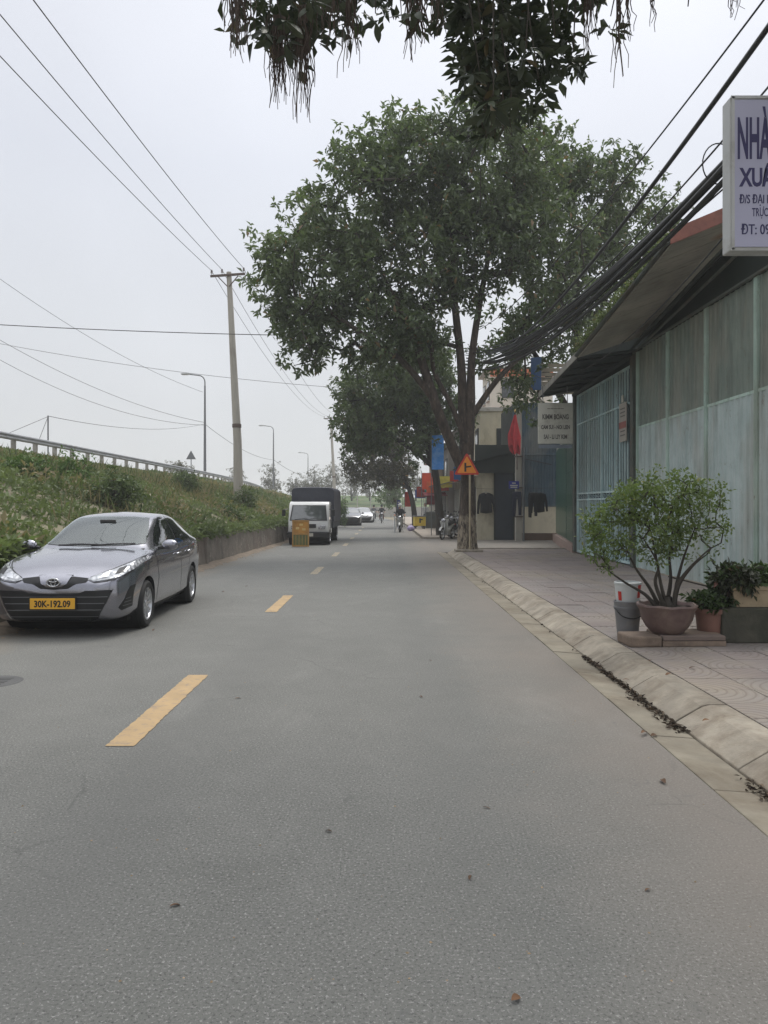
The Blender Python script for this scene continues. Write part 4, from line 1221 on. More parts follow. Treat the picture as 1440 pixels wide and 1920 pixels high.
# --- light box sign at the right edge
M_BOXF = mat('lightbox_face', rgb(176, 176, 200), 0.35, var=0.03, scale=1, coat=0.2)
M_BOXS = mat('lightbox_side', rgb(190, 192, 192), 0.5, var=0.08, scale=2, dirt=rgb(150, 148, 140), dirt_amt=0.3)
M_NAVY = mat('navy_letters', rgb(48, 44, 92), 0.5, var=0.1)
lb_ = thing('lightbox_sign', 'white light box sign with navy lettering reading NHÀ at upper right', 'sign', (3.60, 8.0, 0))
MB().box((0.31, 0.095, 5.015), (0.62, 0.19, 1.60)).build('case', M_BOXS, lb_, bevel=0.012)
MB().box((0.325, -0.004, 5.015), (0.565, 0.012, 1.53)).build('face', M_BOXF, lb_)
for x in (0.028,): MB().box((x, -0.008, 5.015), (0.028, 0.014, 1.59)).build('frame', M_BOXS, lb_)
for z in (4.225, 5.805): MB().box((0.31, -0.008, z), (0.61, 0.014, 0.03)).build('frame', M_BOXS, lb_)
def ltext(tx, u, v0, v1, w_px, bold):
    """lettering between photo rows v0 (cap top) and v1 (base line), w_px wide"""
    s = 8.0 / 1442
    h = (v1 - v0) * s
    size = h / 0.73
    o = text_part('lettering', tx, M_NAVY, lb_, ((u - 720) * s - 3.60, -0.0115, 1.55 + (950 - v1) * s), size, bold=bold * size)
    o.scale = ((w_px * s) / max(o.dimensions.x, 1e-3), 1, 1)
    if bold < 0.0001:                  # a second, slightly shifted stroke thickens the small lines
        o2 = inst('lettering', o.data, lb_, o.location + Vector((0.0035, -0.0006, 0)), o.rotation_euler, o.scale)
ltext('NHÀ', 1381, 219, 296, 62, 0.03)
ltext('XUÂ', 1387, 315, 349, 66, 0.035)
ltext('Đ/S ĐẠI H', 1385, 365, 382, 60, 0)
ltext('TRỰC', 1409, 390, 406, 30, 0.010)
ltext('ĐT: 09', 1388, 420, 440, 54, 0)
for z in (4.4, 5.6): MB().tube([(0.6, 0.1, z), (2.3, 0.3, z + 0.05)], 0.025, 6).build('bracket', M_COLM, lb_)

# ------------------------------------------------------------ cables on the right
GC = 'black cables above the pavement'
CEND = Vector((3.35, 30.5, 7.75))
wire('cable', 'single thick black cable running highest across the upper right sky', (4.02, 4.5, 6.9), (4.15, 26, 6.9), 0.55, 0.034, GC, M_CABLE, 40, 'cable')
wire('cable', 'second black cable entering behind the top of the light box sign', (4.30, 6.0, 5.75), (4.1, 26, 6.6), 0.15, 0.030, GC, M_CABLE, 40, 'cable')
wire('cable', 'thin black cable just above the thick cable bundle', (4.32, 6, 5.55), (4.0, 27, 6.5), 0.30, 0.012, GC, M_CABLE, 40, 'cable')
rr = random.Random(12)
for k in range(18):
    a = Vector((4.36 + rr.gauss(0, 0.055), 6.0, 6.04 + rr.gauss(0, 0.075)))
    b = Vector((3.35 + rr.gauss(0, 0.16), 30.5, 7.45 + rr.gauss(0, 0.24)))
    wire('cable', 'black cable in the thick sagging bundle above the workshop roof edge', a, b, 1.02 + rr.gauss(0, 0.11), (rr.uniform(0.030, 0.046) if k < 5 else rr.uniform(0.010, 0.022)), 'thick bundle of black cables', M_CABLE, 40, 'cable')
for k, (xa, za, xb, yb_, zb, sg) in enumerate([(4.2, 6.3, 2.9, 25.2, 6.6, 0.9), (4.5, 6.1, 5.2, 27, 6.2, 1.3), (4.0, 6.9, 3.6, 30, 8.4, 0.6)]):
    wire('cable', ['slack thin cable dipping through the corner tree branches', 'slack thin cable looping low towards the cream slatted fascia', 'thin cable passing high through the crown of the corner tree'][k], (xa, 6.0, za), (xb, yb_, zb), sg, 0.012, GC, M_CABLE, 40, 'cable')
lp = [(4.40 + 0.02 * math.sin(a), 9.7 + 0.1 * math.cos(a), 6.00 + 0.22 * math.sin(a)) for a in np.linspace(-1.9, 3.0, 18)]
lp = [(4.26 + 0.20 * math.cos(a), 9.8, 5.92 + 0.26 * math.sin(a)) for a in np.linspace(0.5, 5.2, 20)]
o = MB().tube(lp, 0.009, 5).build('cable_loop', M_CABLE, smooth='all', fix=False); tag(o, 'thin loop of black wire left of the light box sign', 'cable')

# ------------------------------------------------------------ utility pole with flag, plate and clothes
up = thing('utility_pole', 'grey concrete utility pole carrying the red flag beside the hanging clothes', 'utility pole', (6.05, 34.6, 0))
MB().box((0, 0, 2.9), (0.30, 0.22, 6.2), taper=0.85).build('shaft', M_POLE, up, bevel=0.02)
MB().tube([(0.20, -0.16, 0.0), (0.20, -0.16, 4.2)], 0.05, 8).build('conduit', M_STEEL, up)
for z in (1.1, 2.4, 3.8): MB().box((0.03, -0.05, z), (0.40, 0.30, 0.05)).build('strap', M_RUST, up)
M_FLAG = mat('red_cloth', rgb(178, 52, 58), 0.8, var=0.2, scale=5)
fl = thing('flag', 'furled red flag hanging on its staff at the utility pole', 'flag', (5.82, 34.1, 0))
MB().tube([(0.12, 0.2, 3.2), (0.0, 0, 5.75)], 0.022, 7).build('staff', M_RUST, fl)
MB().ball((0, 0, 5.78), (0.05, 0.05, 0.08), 10, 6).build('finial', mat('brass', rgb(180, 150, 80), 0.4, 0.6), fl, smooth=True)
m = MB(); nu, nv = 30, 16
for j in range(nv + 1):
    f = j / nv
    for i in range(nu):
        a = 2 * math.pi * i / nu
        r0 = 0.035 + 0.20 * min(1, f * 1.7) ** 1.2 * (1 - 0.30 * f)
        r0 *= 1 + 0.42 * math.sin(4 * a + 1.5 * f) + 0.22 * math.sin(7 * a + 1 - 2 * f)
        m.v.append((r0 * math.cos(a) + 0.0 - 0.06 * math.sin(3 * f), 0.6 * r0 * math.sin(a), 5.62 - 1.55 * f - 0.22 * f * f * math.sin(3 * a + 0.5)))
for j in range(nv):
    for i in range(nu):
        m.f.append((j * nu + i, j * nu + (i + 1) % nu, (j + 1) * nu + (i + 1) % nu, (j + 1) * nu + i)); m.m.append(0)
m.build('cloth', M_FLAG, fl, smooth='all')
bp = thing('street_plate', 'small blue house plate with white lettering on the utility pole', 'sign', (5.80, 34.35, 0))
MB().box((0, 0, 2.52), (0.46, 0.02, 0.34)).build('plate', mat('blue_enamel', rgb(34, 40, 140), 0.35, coat=0.4), bp, bevel=0.004)
for z, w in ((2.60, 0.16), (2.50, 0.34), (2.42, 0.30)): MB().box((0.0, -0.014, z), (w, 0.006, 0.045)).build('lettering', M_WHITE, bp)

# clothes on a line
def garment(name, label, outline, thick, m, loc, cat, seed, group=None, rz=0.0):
    """a hanging garment: outline filled, puffed front and back, with vertical folds"""
    pts = [Vector(p) for p in outline]
    n = len(pts); ed = [(i, (i + 1) % n) for i in range(n)]
    xs_ = [p.x for p in pts]; zs_ = [p.y for p in pts]
    ins = []
    st = 0.055
    def inside(x, z):
        c = False; j = n - 1
        for i in range(n):
            if ((pts[i].y > z) != (pts[j].y > z)) and (x < (pts[j].x - pts[i].x) * (z - pts[i].y) / (pts[j].y - pts[i].y) + pts[i].x): c = not c
            j = i
        return c
    x = min(xs_)
    while x < max(xs_):
        z = min(zs_)
        while z < max(zs_):
            if inside(x, z): ins.append(Vector((x, z)))
            z += st
        x += st
    V, E, F, *_ = delaunay_2d_cdt(pts + ins, ed, [], 1, 1e-5)
    mb = MB(); r = random.Random(seed); ph = r.uniform(0, 6)
    def dist(p):
        return min(((p - (a + (b - a) * max(0, min(1, (p - a).dot(b - a) / max((b - a).length_squared, 1e-9))))).length for a, b in zip(pts, pts[1:] + pts[:1])))
    nV = len(V); fr = []; bk_ = []
    for p in V:
        d = min(1, dist(p) / 0.10)
        fold = 0.012 * math.sin(p.x * 34 + ph + p.y * 3) * d
        fr.append((p.x, -thick * math.sqrt(d) * 0.5 + fold, p.y)); bk_.append((p.x, thick * math.sqrt(d) * 0.5 + fold + 0.004, p.y))
    mb.add(fr + bk_, [tuple(f) for f in F] + [tuple(nV + i for i in reversed(f)) for f in F])
    root = thing(name, label, cat, loc, rz, group)
    mb.build('cloth', m, root, smooth='all')
    top = max(zs_)
    MB().tube([(-0.20, 0, top - 0.05), (0, 0, top + 0.03), (0.20, 0, top - 0.05)], 0.008, 5).build('hanger', M_STEEL, root)
    MB().tube([(0, 0, top + 0.03), (0.01, 0, top + 0.12), (0.03, 0, top + 0.14)], 0.005, 5).build('hook', M_STEEL, root)
    return root
M_BLK = mat('black_cloth', (0.012, 0.012, 0.014), 0.9, var=0.3, scale=8)
M_NVY = mat('navy_cloth', (0.016, 0.019, 0.04), 0.9, var=0.3, scale=8)
sweater = [(-0.10, 0.0), (-0.22, -0.04), (-0.33, -0.10), (-0.40, -0.45), (-0.42, -0.98), (-0.32, -0.99), (-0.28, -0.55), (-0.25, -0.45), (-0.27, -0.93), (0, -0.97), (0.29, -0.92), (0.26, -0.45), (0.31, -0.55), (0.36, -0.92), (0.45, -0.90), (0.42, -0.45), (0.34, -0.10), (0.22, -0.04), (0.10, 0.0), (0, -0.05)]
trous = [(-0.19, 0.0), (-0.21, -0.25), (-0.20, -1.1), (-0.06, -1.12), (-0.01, -0.35), (0.03, -0.35), (0.07, -1.05), (0.20, -1.05), (0.21, -0.25), (0.19, 0.0)]
garment('jumper', 'black long sleeved jumper hanging against the cream shop wall', sweater, 0.09, M_BLK, (4.72, 35.6, 2.20), 'jumper', 1)
garment('trousers', 'dark navy trousers hanging left of the utility pole under the blue plate', trous, 0.07, M_NVY, (5.86, 33.9, 2.22), 'trousers', 2, 'hanging trousers')
garment('trousers', 'black trousers hanging right of the utility pole in front of the low wall', trous, 0.07, M_BLK, (6.62, 34.2, 2.18), 'trousers', 3, 'hanging trousers')
garment('jacket', 'short black jacket hanging farthest right in front of the corrugated wall', [(x * 0.9, z * 0.95) for x, z in sweater], 0.09, M_BLK, (6.95, 34.5, 2.20), 'jacket', 4)
wire('washing_line', 'thin line carrying the hanging clothes between shop and utility pole', (4.2, 35.7, 2.40), (7.6, 34.3, 2.40), 0.05, 0.006, None, M_CABLE, 10, 'line')

# ------------------------------------------------------------ corrugated shed facing the side street
M_SHED = sheet_mat('blue_grey_sheet', rgb(76, 96, 108), rgb(62, 82, 94), rgb(46, 58, 66))
M_DADO = mat('stained_dado', rgb(176, 162, 132), 0.9, var=0.18, scale=2.5, bump=0.3, bscale=20, dirt=rgb(128, 104, 74), dirt_amt=0.55)
sh = thing('metal_shed', 'blue grey corrugated shed with low stained wall behind the hanging clothes', 'building', (0, 0, 0))
m = MB(); n = 46; vs = []
x0, x1, yf = 6.0, 9.4, 35.9
for z in (1.55, 6.4):
    for i in range(n * 2 + 1):
        vs.append((x0 + (x1 - x0) * i / (n * 2), yf - (0.03 if i % 2 else 0.0), z))
k = n * 2 + 1
m.add(vs, [(i, i + 1, k + i + 1, k + i) for i in range(k - 1)]).build('corrugated_wall', M_SHED, sh, fix=False)
MB().box((7.7, yf + 0.10, 0.8), (3.4, 0.16, 1.6)).build('low_wall', M_DADO, sh)
MB().box((7.7, yf - 0.25, 0.16), (3.3, 0.5, 0.32)).build('step', mat('brown_step', rgb(84, 66, 54), 0.9, var=0.2, scale=3), sh)
MB().box((7.7, yf + 2.0, 3.2), (3.3, 3.7, 6.3)).build('shed_body', M_DARK, sh)
MB().tube([(6.0, yf - 0.12, 3.9), (7.8, yf - 0.12, 3.5)], 0.02, 5).build('pipe', M_CABLE, sh)
for z in (1.6, 4.0, 6.35): MB().box((7.7, yf - 0.04, z), (3.4, 0.03, 0.07)).build('batten', M_SHED, sh)
# cream louvred roof fascia above
lf = thing('louvred_fascia', 'cream slatted fascia above the notice board at the workshop far end', 'fascia', (0, 0, 0))
for k in range(7):
    MB().box((6.15, 27.4, 5.62 + 0.16 * k), (1.25, 0.05, 0.13), Matrix.Rotation(R(12), 3, 'X')).build('slat', mat('cream_slat', rgb(158, 150, 132), 0.8, var=0.15, scale=3, dirt=rgb(110, 100, 84), dirt_amt=0.4), lf)
for x in (5.52, 6.78): MB().box((x, 27.45, 5.9), (0.05, 0.06, 1.9)).build('upright', M_RUST, lf)
MB().tube([(6.78, 27.45, 5.0), (7.1, 27.45, 0.0)], 0.04, 6).build('post', M_RUST, lf)
bs = thing('blue_sign', 'blue panel sign seen edge on beside the cream slatted fascia', 'sign', (0, 0, 0))
MB().box((5.38, 27.2, 6.25), (0.36, 0.10, 1.15), R(-12)).build('panel', mat('blue_panel', rgb(62, 92, 132), 0.5, var=0.2, scale=4), bs, bevel=0.01)
MB().tube([(5.38, 27.27, 6.2), (5.52, 27.43, 6.0)], 0.02, 5).build('bracket', M_RUST, bs)

# ------------------------------------------------------------ shop row beyond the side street
M_CREAM = mat('cream_wall', rgb(186, 178, 156), 0.85, var=0.12, scale=1.5, bump=0.15, bscale=20, dirt=rgb(140, 130, 110), dirt_amt=0.3, stretch=(1, 1, 0.5))
M_PALE = mat('pale_wall', rgb(190, 188, 180), 0.85, var=0.1, scale=1.5, dirt=rgb(150, 146, 136), dirt_amt=0.3)
M_DKBL = mat('dark_door', rgb(40, 48, 58), 0.6, 0.1, var=0.25, scale=2)
M_GLASS = mat('dark_glass', (0.03, 0.035, 0.04), 0.08, var=0.1)
cs = thing('corner_shop', 'cream single storey shop with dark doorway behind the corner tree', 'building', (0, 0, 0))
MB().box((8.6, 39.0, 2.2), (6.4, 6.2, 4.4)).build('wall', M_CREAM, cs)
MB().box((5.37, 37.6, 1.45), (0.06, 2.6, 2.9)).build('shutter', M_CREAM, cs)
for k in range(8): MB().box((5.335, 36.45 + 0.32 * k, 1.45), (0.03, 0.04, 2.9)).build('shutter_rib', M_PALE, cs)
MB().box((5.60, 35.86, 1.75), (0.86, 0.06, 3.5)).build('door', M_DKBL, cs)
for x in (5.15, 6.04): MB().box((x, 35.82, 1.8), (0.07, 0.10, 3.6)).build('door_frame', M_DARK, cs)
MB().box((4.72, 35.9, 1.55), (0.80, 0.10, 3.1)).build('pilaster', M_CREAM, cs)
MB().slab([(3.7, 35.2, 3.55), (3.7, 41.8, 3.55), (6.0, 41.8, 4.1), (6.0, 35.2, 4.1)], 0.05).build('awning', M_DARK, cs)
MB().box((5.2, 35.5, 3.75), (2.0, 0.06, 1.3)).build('dark_signboard', M_DARK, cs)
# cream two storey house
def house(name, label, x0, y0, y1, h, wall_m, floors, group, roof_m, depth=7.0, bal=True, band=None):
    root = thing(name, label, 'house', (x0, (y0 + y1) / 2, 0), 0, group)
    w = y1 - y0
    MB().box((depth / 2, 0, h / 2), (depth, w - 0.04, h)).build('wall', wall_m, root)
    MB().box((depth / 2 - 0.15, 0, h + 0.12), (depth + 0.5, w + 0.1, 0.24)).build('roof', roof_m, root, bevel=0.02)
    fh = h / floors
    for f in range(floors):
        z = f * fh
        if f == 0:
            d = MB().box((-0.03, 0, 1.35), (0.08, w * 0.72, 2.7)).build('shutter', M_PALE, root)
            for k in range(7): MB().box((-0.08, -w * 0.33 + w * 0.11 * k, 1.35), (0.03, 0.05, 2.66)).build('rib', M_COLM, d)
            MB().slab([(-1.3, -w / 2, 2.95), (-1.3, w / 2, 2.95), (0.0, w / 2, 3.3), (0.0, -w / 2, 3.3)], 0.05).build('awning', M_ROOF, root)
        else:
            for s in (-0.25, 0.25):
                wd_ = MB().box((-0.02, s * w, z + fh * 0.5), (0.06, w * 0.26, fh * 0.5)).build('window', M_DARK, root)
                MB().box((-0.06, s * w, z + fh * 0.5), (0.02, w * 0.22, fh * 0.44)).build('pane', M_GLASS, wd_)
                MB().box((-0.10, s * w, z + fh * 0.23), (0.16, w * 0.30, 0.06)).build('sill', M_PALE, wd_)
            # end wall window, facing the viewer
            we = MB().box((1.4, -w / 2 + 0.0, z + fh * 0.5), (1.0, 0.06, fh * 0.45)).build('window', M_DARK, root)
            MB().box((1.4, -w / 2 - 0.035, z + fh * 0.5), (0.86, 0.02, fh * 0.38)).build('pane', M_GLASS, we)
            if band: MB().box((depth / 2, -w / 2 + 0.0, z + fh * 0.93), (depth + 0.06, 0.10, fh * 0.22)).build('colour_band', band, root)
    return root
house('house', 'cream two storey house with shutter beyond the corner shop', 5.3, 42.4, 47.6, 6.8, M_CREAM, 2, 'houses on the right', M_WCONC)
house('house', 'pale narrow house with striped shutters behind the parked motorbikes', 4.8, 47.8, 52.4, 6.2, M_PALE, 2, 'houses on the right', M_ROOF)
house('house', 'grey shop house behind the yellow drum and the orange banners', 4.4, 52.6, 58.5, 5.6, mat('grey_wall', rgb(130, 126, 120), 0.85, var=0.15, scale=1.5), 2, 'houses on the right', M_ROOF)
house('house', 'dim far shop house beside the road under the brownish tree', 4.0, 58.8, 68, 5.2, mat('tan_wall', rgb(150, 134, 112), 0.85, var=0.15, scale=1.5), 2, 'houses on the right', M_RED)
house('house', 'tall pale house with orange red band showing through the tree', 8.6, 62, 67, 12.6, mat('white_wall', rgb(204, 196, 182), 0.8, var=0.08, scale=1), 4, 'houses on the right', M_WCONC, depth=5.0, band=mat('orange_band', rgb(196, 108, 72), 0.7, var=0.15, scale=2))

# shop boards along the far fronts
sb = [(5.22, 43.4, 3.9, 1.5, .7, rgb(40, 96, 160), 'blue board over the cream house shutter'), (5.22, 46.0, 3.85, 1.6, .6, rgb(190, 60, 50), 'red board over the cream house beside the blue one'),
      (4.72, 49.0, 3.6, 1.8, .7, rgb(200, 190, 80), 'yellow board over the striped shutter house'), (4.72, 51.3, 3.5, 1.3, .8, rgb(170, 52, 48), 'red board at the far end of the striped shutter house'),
      (4.30, 54.2, 3.4, 1.8, .8, rgb(210, 96, 52), 'orange board over the grey shop house'), (4.30, 56.8, 3.3, 1.6, .7, rgb(52, 120, 110), 'green board over the grey shop house'),
      (3.90, 60.8, 3.2, 2.0, .8, rgb(186, 48, 46), 'red board over the far tan shop'), (3.90, 64.6, 3.1, 2.2, .7, rgb(66, 84, 150), 'dark blue board over the far tan shop')]
for x, y, z, w, h, c, lb in sb:
    t = thing('shop_sign', lb, 'sign', (x - 0.9, y, 0), 0, 'shop boards along the far fronts')
    m_ = mat('board_%d' % int(y * 10), c, 0.6, var=0.2, scale=3)
    MB().box((0, 0, z - .5), (.10, w, h)).build('board', m_, t, bevel=0.01)
    MB().box((.0, -w / 2 - .012, z - .5), (.9, .02, h)).build('end_board', m_, t)
    MB().box((-.056, 0, z - .5), (.012, w * .7, h * .22)).build('lettering', M_WHITE, t)
    MB().tube([(0, 0, z - .2), (.9, 0, z - .1)], .02, 5).build('bracket', M_STEEL, t)
# ================================================================== CARS
def interp(tab, y):
    xs = [a for a, _ in tab]; vs = [b for _, b in tab]
    if y <= xs[0]: return vs[0]
    if y >= xs[-1]: return vs[-1]
    for i in range(len(xs) - 1):
        if xs[i] <= y <= xs[i + 1]:
            h = xs[i + 1] - xs[i]; t = (y - xs[i]) / h
            m0 = (vs[i + 1] - vs[i - 1]) / (xs[i + 1] - xs[i - 1]) if i > 0 else (vs[i + 1] - vs[i]) / h
            m1 = (vs[i + 2] - vs[i]) / (xs[i + 2] - xs[i]) if i + 2 < len(xs) else (vs[i + 1] - vs[i]) / h
            d = (vs[i + 1] - vs[i]) / h
            if d == 0: m0 = m1 = 0
            else:
                m0 = 0 if m0 / d < 0 else min(m0 / d, 3) * d
                m1 = 0 if m1 / d < 0 else min(m1 / d, 3) * d
            return vs[i] * (2*t**3 - 3*t**2 + 1) + h * m0 * (t**3 - 2*t**2 + t) + vs[i + 1] * (-2*t**3 + 3*t**2) + h * m1 * (t**3 - t**2)
W_T = [(-2.21, .50), (-2.17, .64), (-2.08, .74), (-1.9, .805), (-1.6, .845), (-1.2, .862), (0, .866), (1.0, .866), (1.6, .85), (1.95, .80), (2.12, .72), (2.21, .55)]
B_T = [(-2.21, .30), (-2.15, .22), (-2.0, .185), (-1.0, .18), (1.2, .19), (1.9, .23), (2.1, .30), (2.21, .42)]
L_T = [(-2.21, .60), (-2.15, .66), (-2.0, .745), (-1.8, .82), (-1.5, .885), (-1.0, .935), (0, .955), (1.0, 1.0), (1.6, 1.02), (2.0, .99), (2.13, .93), (2.21, .80)]
T_T = [(-2.21, .655), (-2.15, .735), (-2.0, .815), (-1.8, .875), (-1.5, .94), (-1.1, 1.005), (-.95, 1.035), (-.75, 1.13), (-.4, 1.295), (-.1, 1.405), (.15, 1.455), (.5, 1.475), (.9, 1.455), (1.2, 1.375), (1.5, 1.25), (1.75, 1.145), (1.95, 1.105), (2.1, 1.06), (2.18, .98), (2.21, .86)]
def car_body(nose_low=True):
    ys_ = np.concatenate([np.linspace(-2.21, -1.9, 14), np.linspace(-1.88, 1.9, 150), np.linspace(1.93, 2.21, 13)])
    rings = []
    for y in ys_:
        W, B, L, T = (interp(t, y) for t in (W_T, B_T, L_T, T_T))
        c = max(0, min(1, (T - L - 0.08) / 0.36)); c = c * c * (3 - 2 * c)
        xr = (1 - c) * 0.66 * W + c * 0.56
        zr = T - ((1 - c) * 0.030 + c * 0.060)
        xb = W * 0.935
        H = L - B
        half = [(0, B), (W * .55, B), (W * .86, B + .015), (W * .965, B + .09), (W * .985, B + .30 * H), (W, B + .55 * H), (W * .992, B + .74 * H), (W * .975, B + .90 * H), (xb, L), (xb - .22 * (xb - xr), L + .32 * (zr - L)), (xb - .62 * (xb - xr), L + .74 * (zr - L)), (xr, zr), (xr * .60, T - .010 - .012 * c), (0, T)]
        cur = catmull([(a, 0, b) for a, b in half], 6)
        rings.append([(p.x, y, p.z) for p in cur])
    m = MB(); n = len(rings[0]); N = 2 * n - 2
    for rg in rings:
        m.v += rg + [(-x, y, z) for x, y, z in reversed(rg[1:-1])]
    for i in range(len(rings) - 1):
        for j in range(N):
            m.f.append((i * N + j, i * N + (j + 1) % N, (i + 1) * N + (j + 1) % N, (i + 1) * N + j)); m.m.append(0)
    m.f += [tuple(reversed(range(N))), tuple((len(rings) - 1) * N + j for j in range(N))]; m.m += [0, 0]
    return m

class Skin_:
    """projects outlines on to a body mesh"""
    def __init__(s, me):
        bm = bmesh.new(); bm.from_mesh(me)
        s.t = BVHTree.FromBMesh(bm); bm.free()
    def patch(s, poly, axis, name, mats, parent, off=0.004, step=0.035, sign=1, smooth='all', thick=0.0):
        """axis 'F': poly in (x,z) seen from the front; 'S': poly in (y,z) seen from side sign"""
        pts = []
        for a, b in zip(poly, poly[1:] + poly[:1]):
            a, b = Vector(a), Vector(b); k = max(1, int((b - a).length / step))
            pts += [a.lerp(b, i / k) for i in range(k)]
        n = len(pts); ed = [(i, (i + 1) % n) for i in range(n)]
        x0, x1 = min(p.x for p in pts), max(p.x for p in pts); z0, z1 = min(p.y for p in pts), max(p.y for p in pts)
        ins = []
        def inside(x, z):
            c = False; j = n - 1
            for i in range(n):
                if ((pts[i].y > z) != (pts[j].y > z)) and (x < (pts[j].x - pts[i].x) * (z - pts[i].y) / (pts[j].y - pts[i].y) + pts[i].x): c = not c
                j = i
            return c
        x = x0 + step / 2
        while x < x1:
            z = z0 + step / 2
            while z < z1:
                if inside(x, z): ins.append(Vector((x, z)))
                z += step
            x += step
        V, E, F, *_ = delaunay_2d_cdt(pts + ins, ed, [], 1, 1e-5)
        out = []; last = None
        for p in V:
            if axis == 'F': o, d = Vector((p.x, -6, p.y)), Vector((0, 1, 0))
            else: o, d = Vector((sign * 4, p.x, p.y)), Vector((-sign, 0, 0))
            h, nr, *_ = s.t.ray_cast(o, d)
            if h is None:
                h, nr, *_ = s.t.find_nearest(last or Vector((p.x, -2.1, p.y)) if axis == 'F' else Vector((sign * 0.8, p.x, p.y)))
            last = h
            out.append(h + (nr if nr.dot(d) < 0 else -nr) * off)
        m = MB(); m.add(out, [tuple(f) for f in F])
        return m.build(name, mats, parent, smooth=smooth)

def car_paint(name, col, flake=0.5, rough=0.28):
    t = NT(name)
    n = t.noise(2.0, 3)
    c = t.mix(t.rng(n, 0.3, 0.7), tuple(x * 0.96 for x in col), tuple(min(1, x * 1.04) for x in col))
    t.bsdf(c, rough, flake, coat=1.0, coat_rough=0.03)
    return t.m
M_CHROME = mat('chrome', (0.65, 0.66, 0.68), 0.12, 1.0, var=0.03)
M_BLKP = mat('black_plastic', (0.012, 0.012, 0.013), 0.45, var=0.2)
M_RUBBER = mat('tyre_rubber', (0.018, 0.018, 0.018), 0.8, var=0.2)
M_ALLOY = mat('alloy', (0.55, 0.56, 0.58), 0.3, 0.8, var=0.06)
M_UNDER = mat('underbody', (0.01, 0.01, 0.01), 0.9)
def glass_mat(name, col, rough=0.02, spec=0.9):
    t = NT(name); t.bsdf(col, rough, spec=spec, coat=1.0, coat_rough=0.01); return t.m
M_WSCREEN = glass_mat('windscreen_glass', (0.075, 0.085, 0.085), 0.05, 1.0)
def clear_glass():
    t = NT('clear_windscreen')
    fr = t.n.new('ShaderNodeFresnel'); fr.inputs['IOR'].default_value = 1.6
    gl = t.n.new('ShaderNodeBsdfGlossy'); gl.inputs['Roughness'].default_value = 0.02; gl.inputs['Color'].default_value = (0.92, 0.97, 0.95, 1)
    tr = t.n.new('ShaderNodeBsdfTransparent'); tr.inputs['Color'].default_value = (0.62, 0.70, 0.68, 1)
    mx = t.n.new('ShaderNodeMixShader')
    t.l.new(t.math('ADD', t.math('MULTIPLY', fr.outputs[0], 1.25), 0.06), mx.inputs[0])
    t.l.new(tr.outputs[0], mx.inputs[1]); t.l.new(gl.outputs[0], mx.inputs[2])
    t.l.new(mx.outputs[0], t.out.inputs['Surface'])
    return t.m
M_CLEAR = clear_glass()
M_TINT = glass_mat('tinted_glass', (0.008, 0.010, 0.011), 0.03, 0.6)
def lens_mat():
    t = NT('headlamp_lens')
    v = t.n.new('ShaderNodeTexVoronoi'); v.inputs['Scale'].default_value = 16; t.l.new(t.P(), v.inputs['Vector'])
    c = t.mix(t.rng(v.outputs['Distance'], 0.1, 0.6), (0.75, 0.76, 0.78), (0.30, 0.31, 0.33))
    t.bsdf(c, 0.15, 0.35, nrm=t.bump(v.outputs['Distance'], 0.6, 0.02), coat=1.0, coat_rough=0.02)
    return t.m
M_LENS = lens_mat()
M_TAIL = glass_mat('tail_lens', (0.30, 0.01, 0.012), 0.08)

def wheel_meshes(r=0.302, w=0.19, rim_r=0.205, spokes=10):
    ty = MB().lathe([(rim_r, -w * .42), (rim_r + .02, -w * .5), (r - .03, -w * .5), (r - .008, -w * .40), (r, -w * .25), (r, w * .25), (r - .008, w * .40), (r - .03, w * .5), (rim_r + .02, w * .5), (rim_r, w * .42)], (0, 0, 0), 32, 'X')
    for k in range(3):
        ty.lathe([(r + .001, -0.05 + 0.05 * k - .006), (r - .006, -0.05 + 0.05 * k), (r + .001, -0.05 + 0.05 * k + .006)], (0, 0, 0), 32, 'X')
    rim = MB().lathe([(rim_r + .004, w * .44), (rim_r - .012, w * .46), (rim_r - .022, w * .40), (rim_r - .03, 0.0), (rim_r - .03, -w * .4)], (0, 0, 0), 32, 'X')
    rim.lathe([(0.0, w * .36), (0.035, w * .36), (0.048, w * .30), (0.05, w * .1)], (0, 0, 0), 16, 'X')
    for k in range(spokes):
        a = 2 * math.pi * k / spokes
        for da in (-0.10, 0.10) if spokes <= 5 else (0,):
            p = [Vector((w * .30, 0.04 * math.cos(a), 0.04 * math.sin(a))), Vector((w * .40, (rim_r - .015) * math.cos(a + da), (rim_r - .015) * math.sin(a + da)))]
            t = Vector((0, -math.sin(a), math.cos(a))) * 0.020
            q = [p[0] - t * 0.7, p[0] + t * 0.7, p[1] + t, p[1] - t]
            rim.slab(q, 0.02)
    disc = MB().lathe([(0.0, -0.005), (rim_r - .035, -0.005), (rim_r - .035, -0.02), (0, -0.02)], (0, 0, 0), 24, 'X')
    return ty.mesh('tyre', M_RUBBER, smooth=True), rim.mesh('rim', M_ALLOY, smooth=True), disc.mesh('brake_disc', mat('disc_dark', (0.03, 0.03, 0.03), 0.6, 0.4))

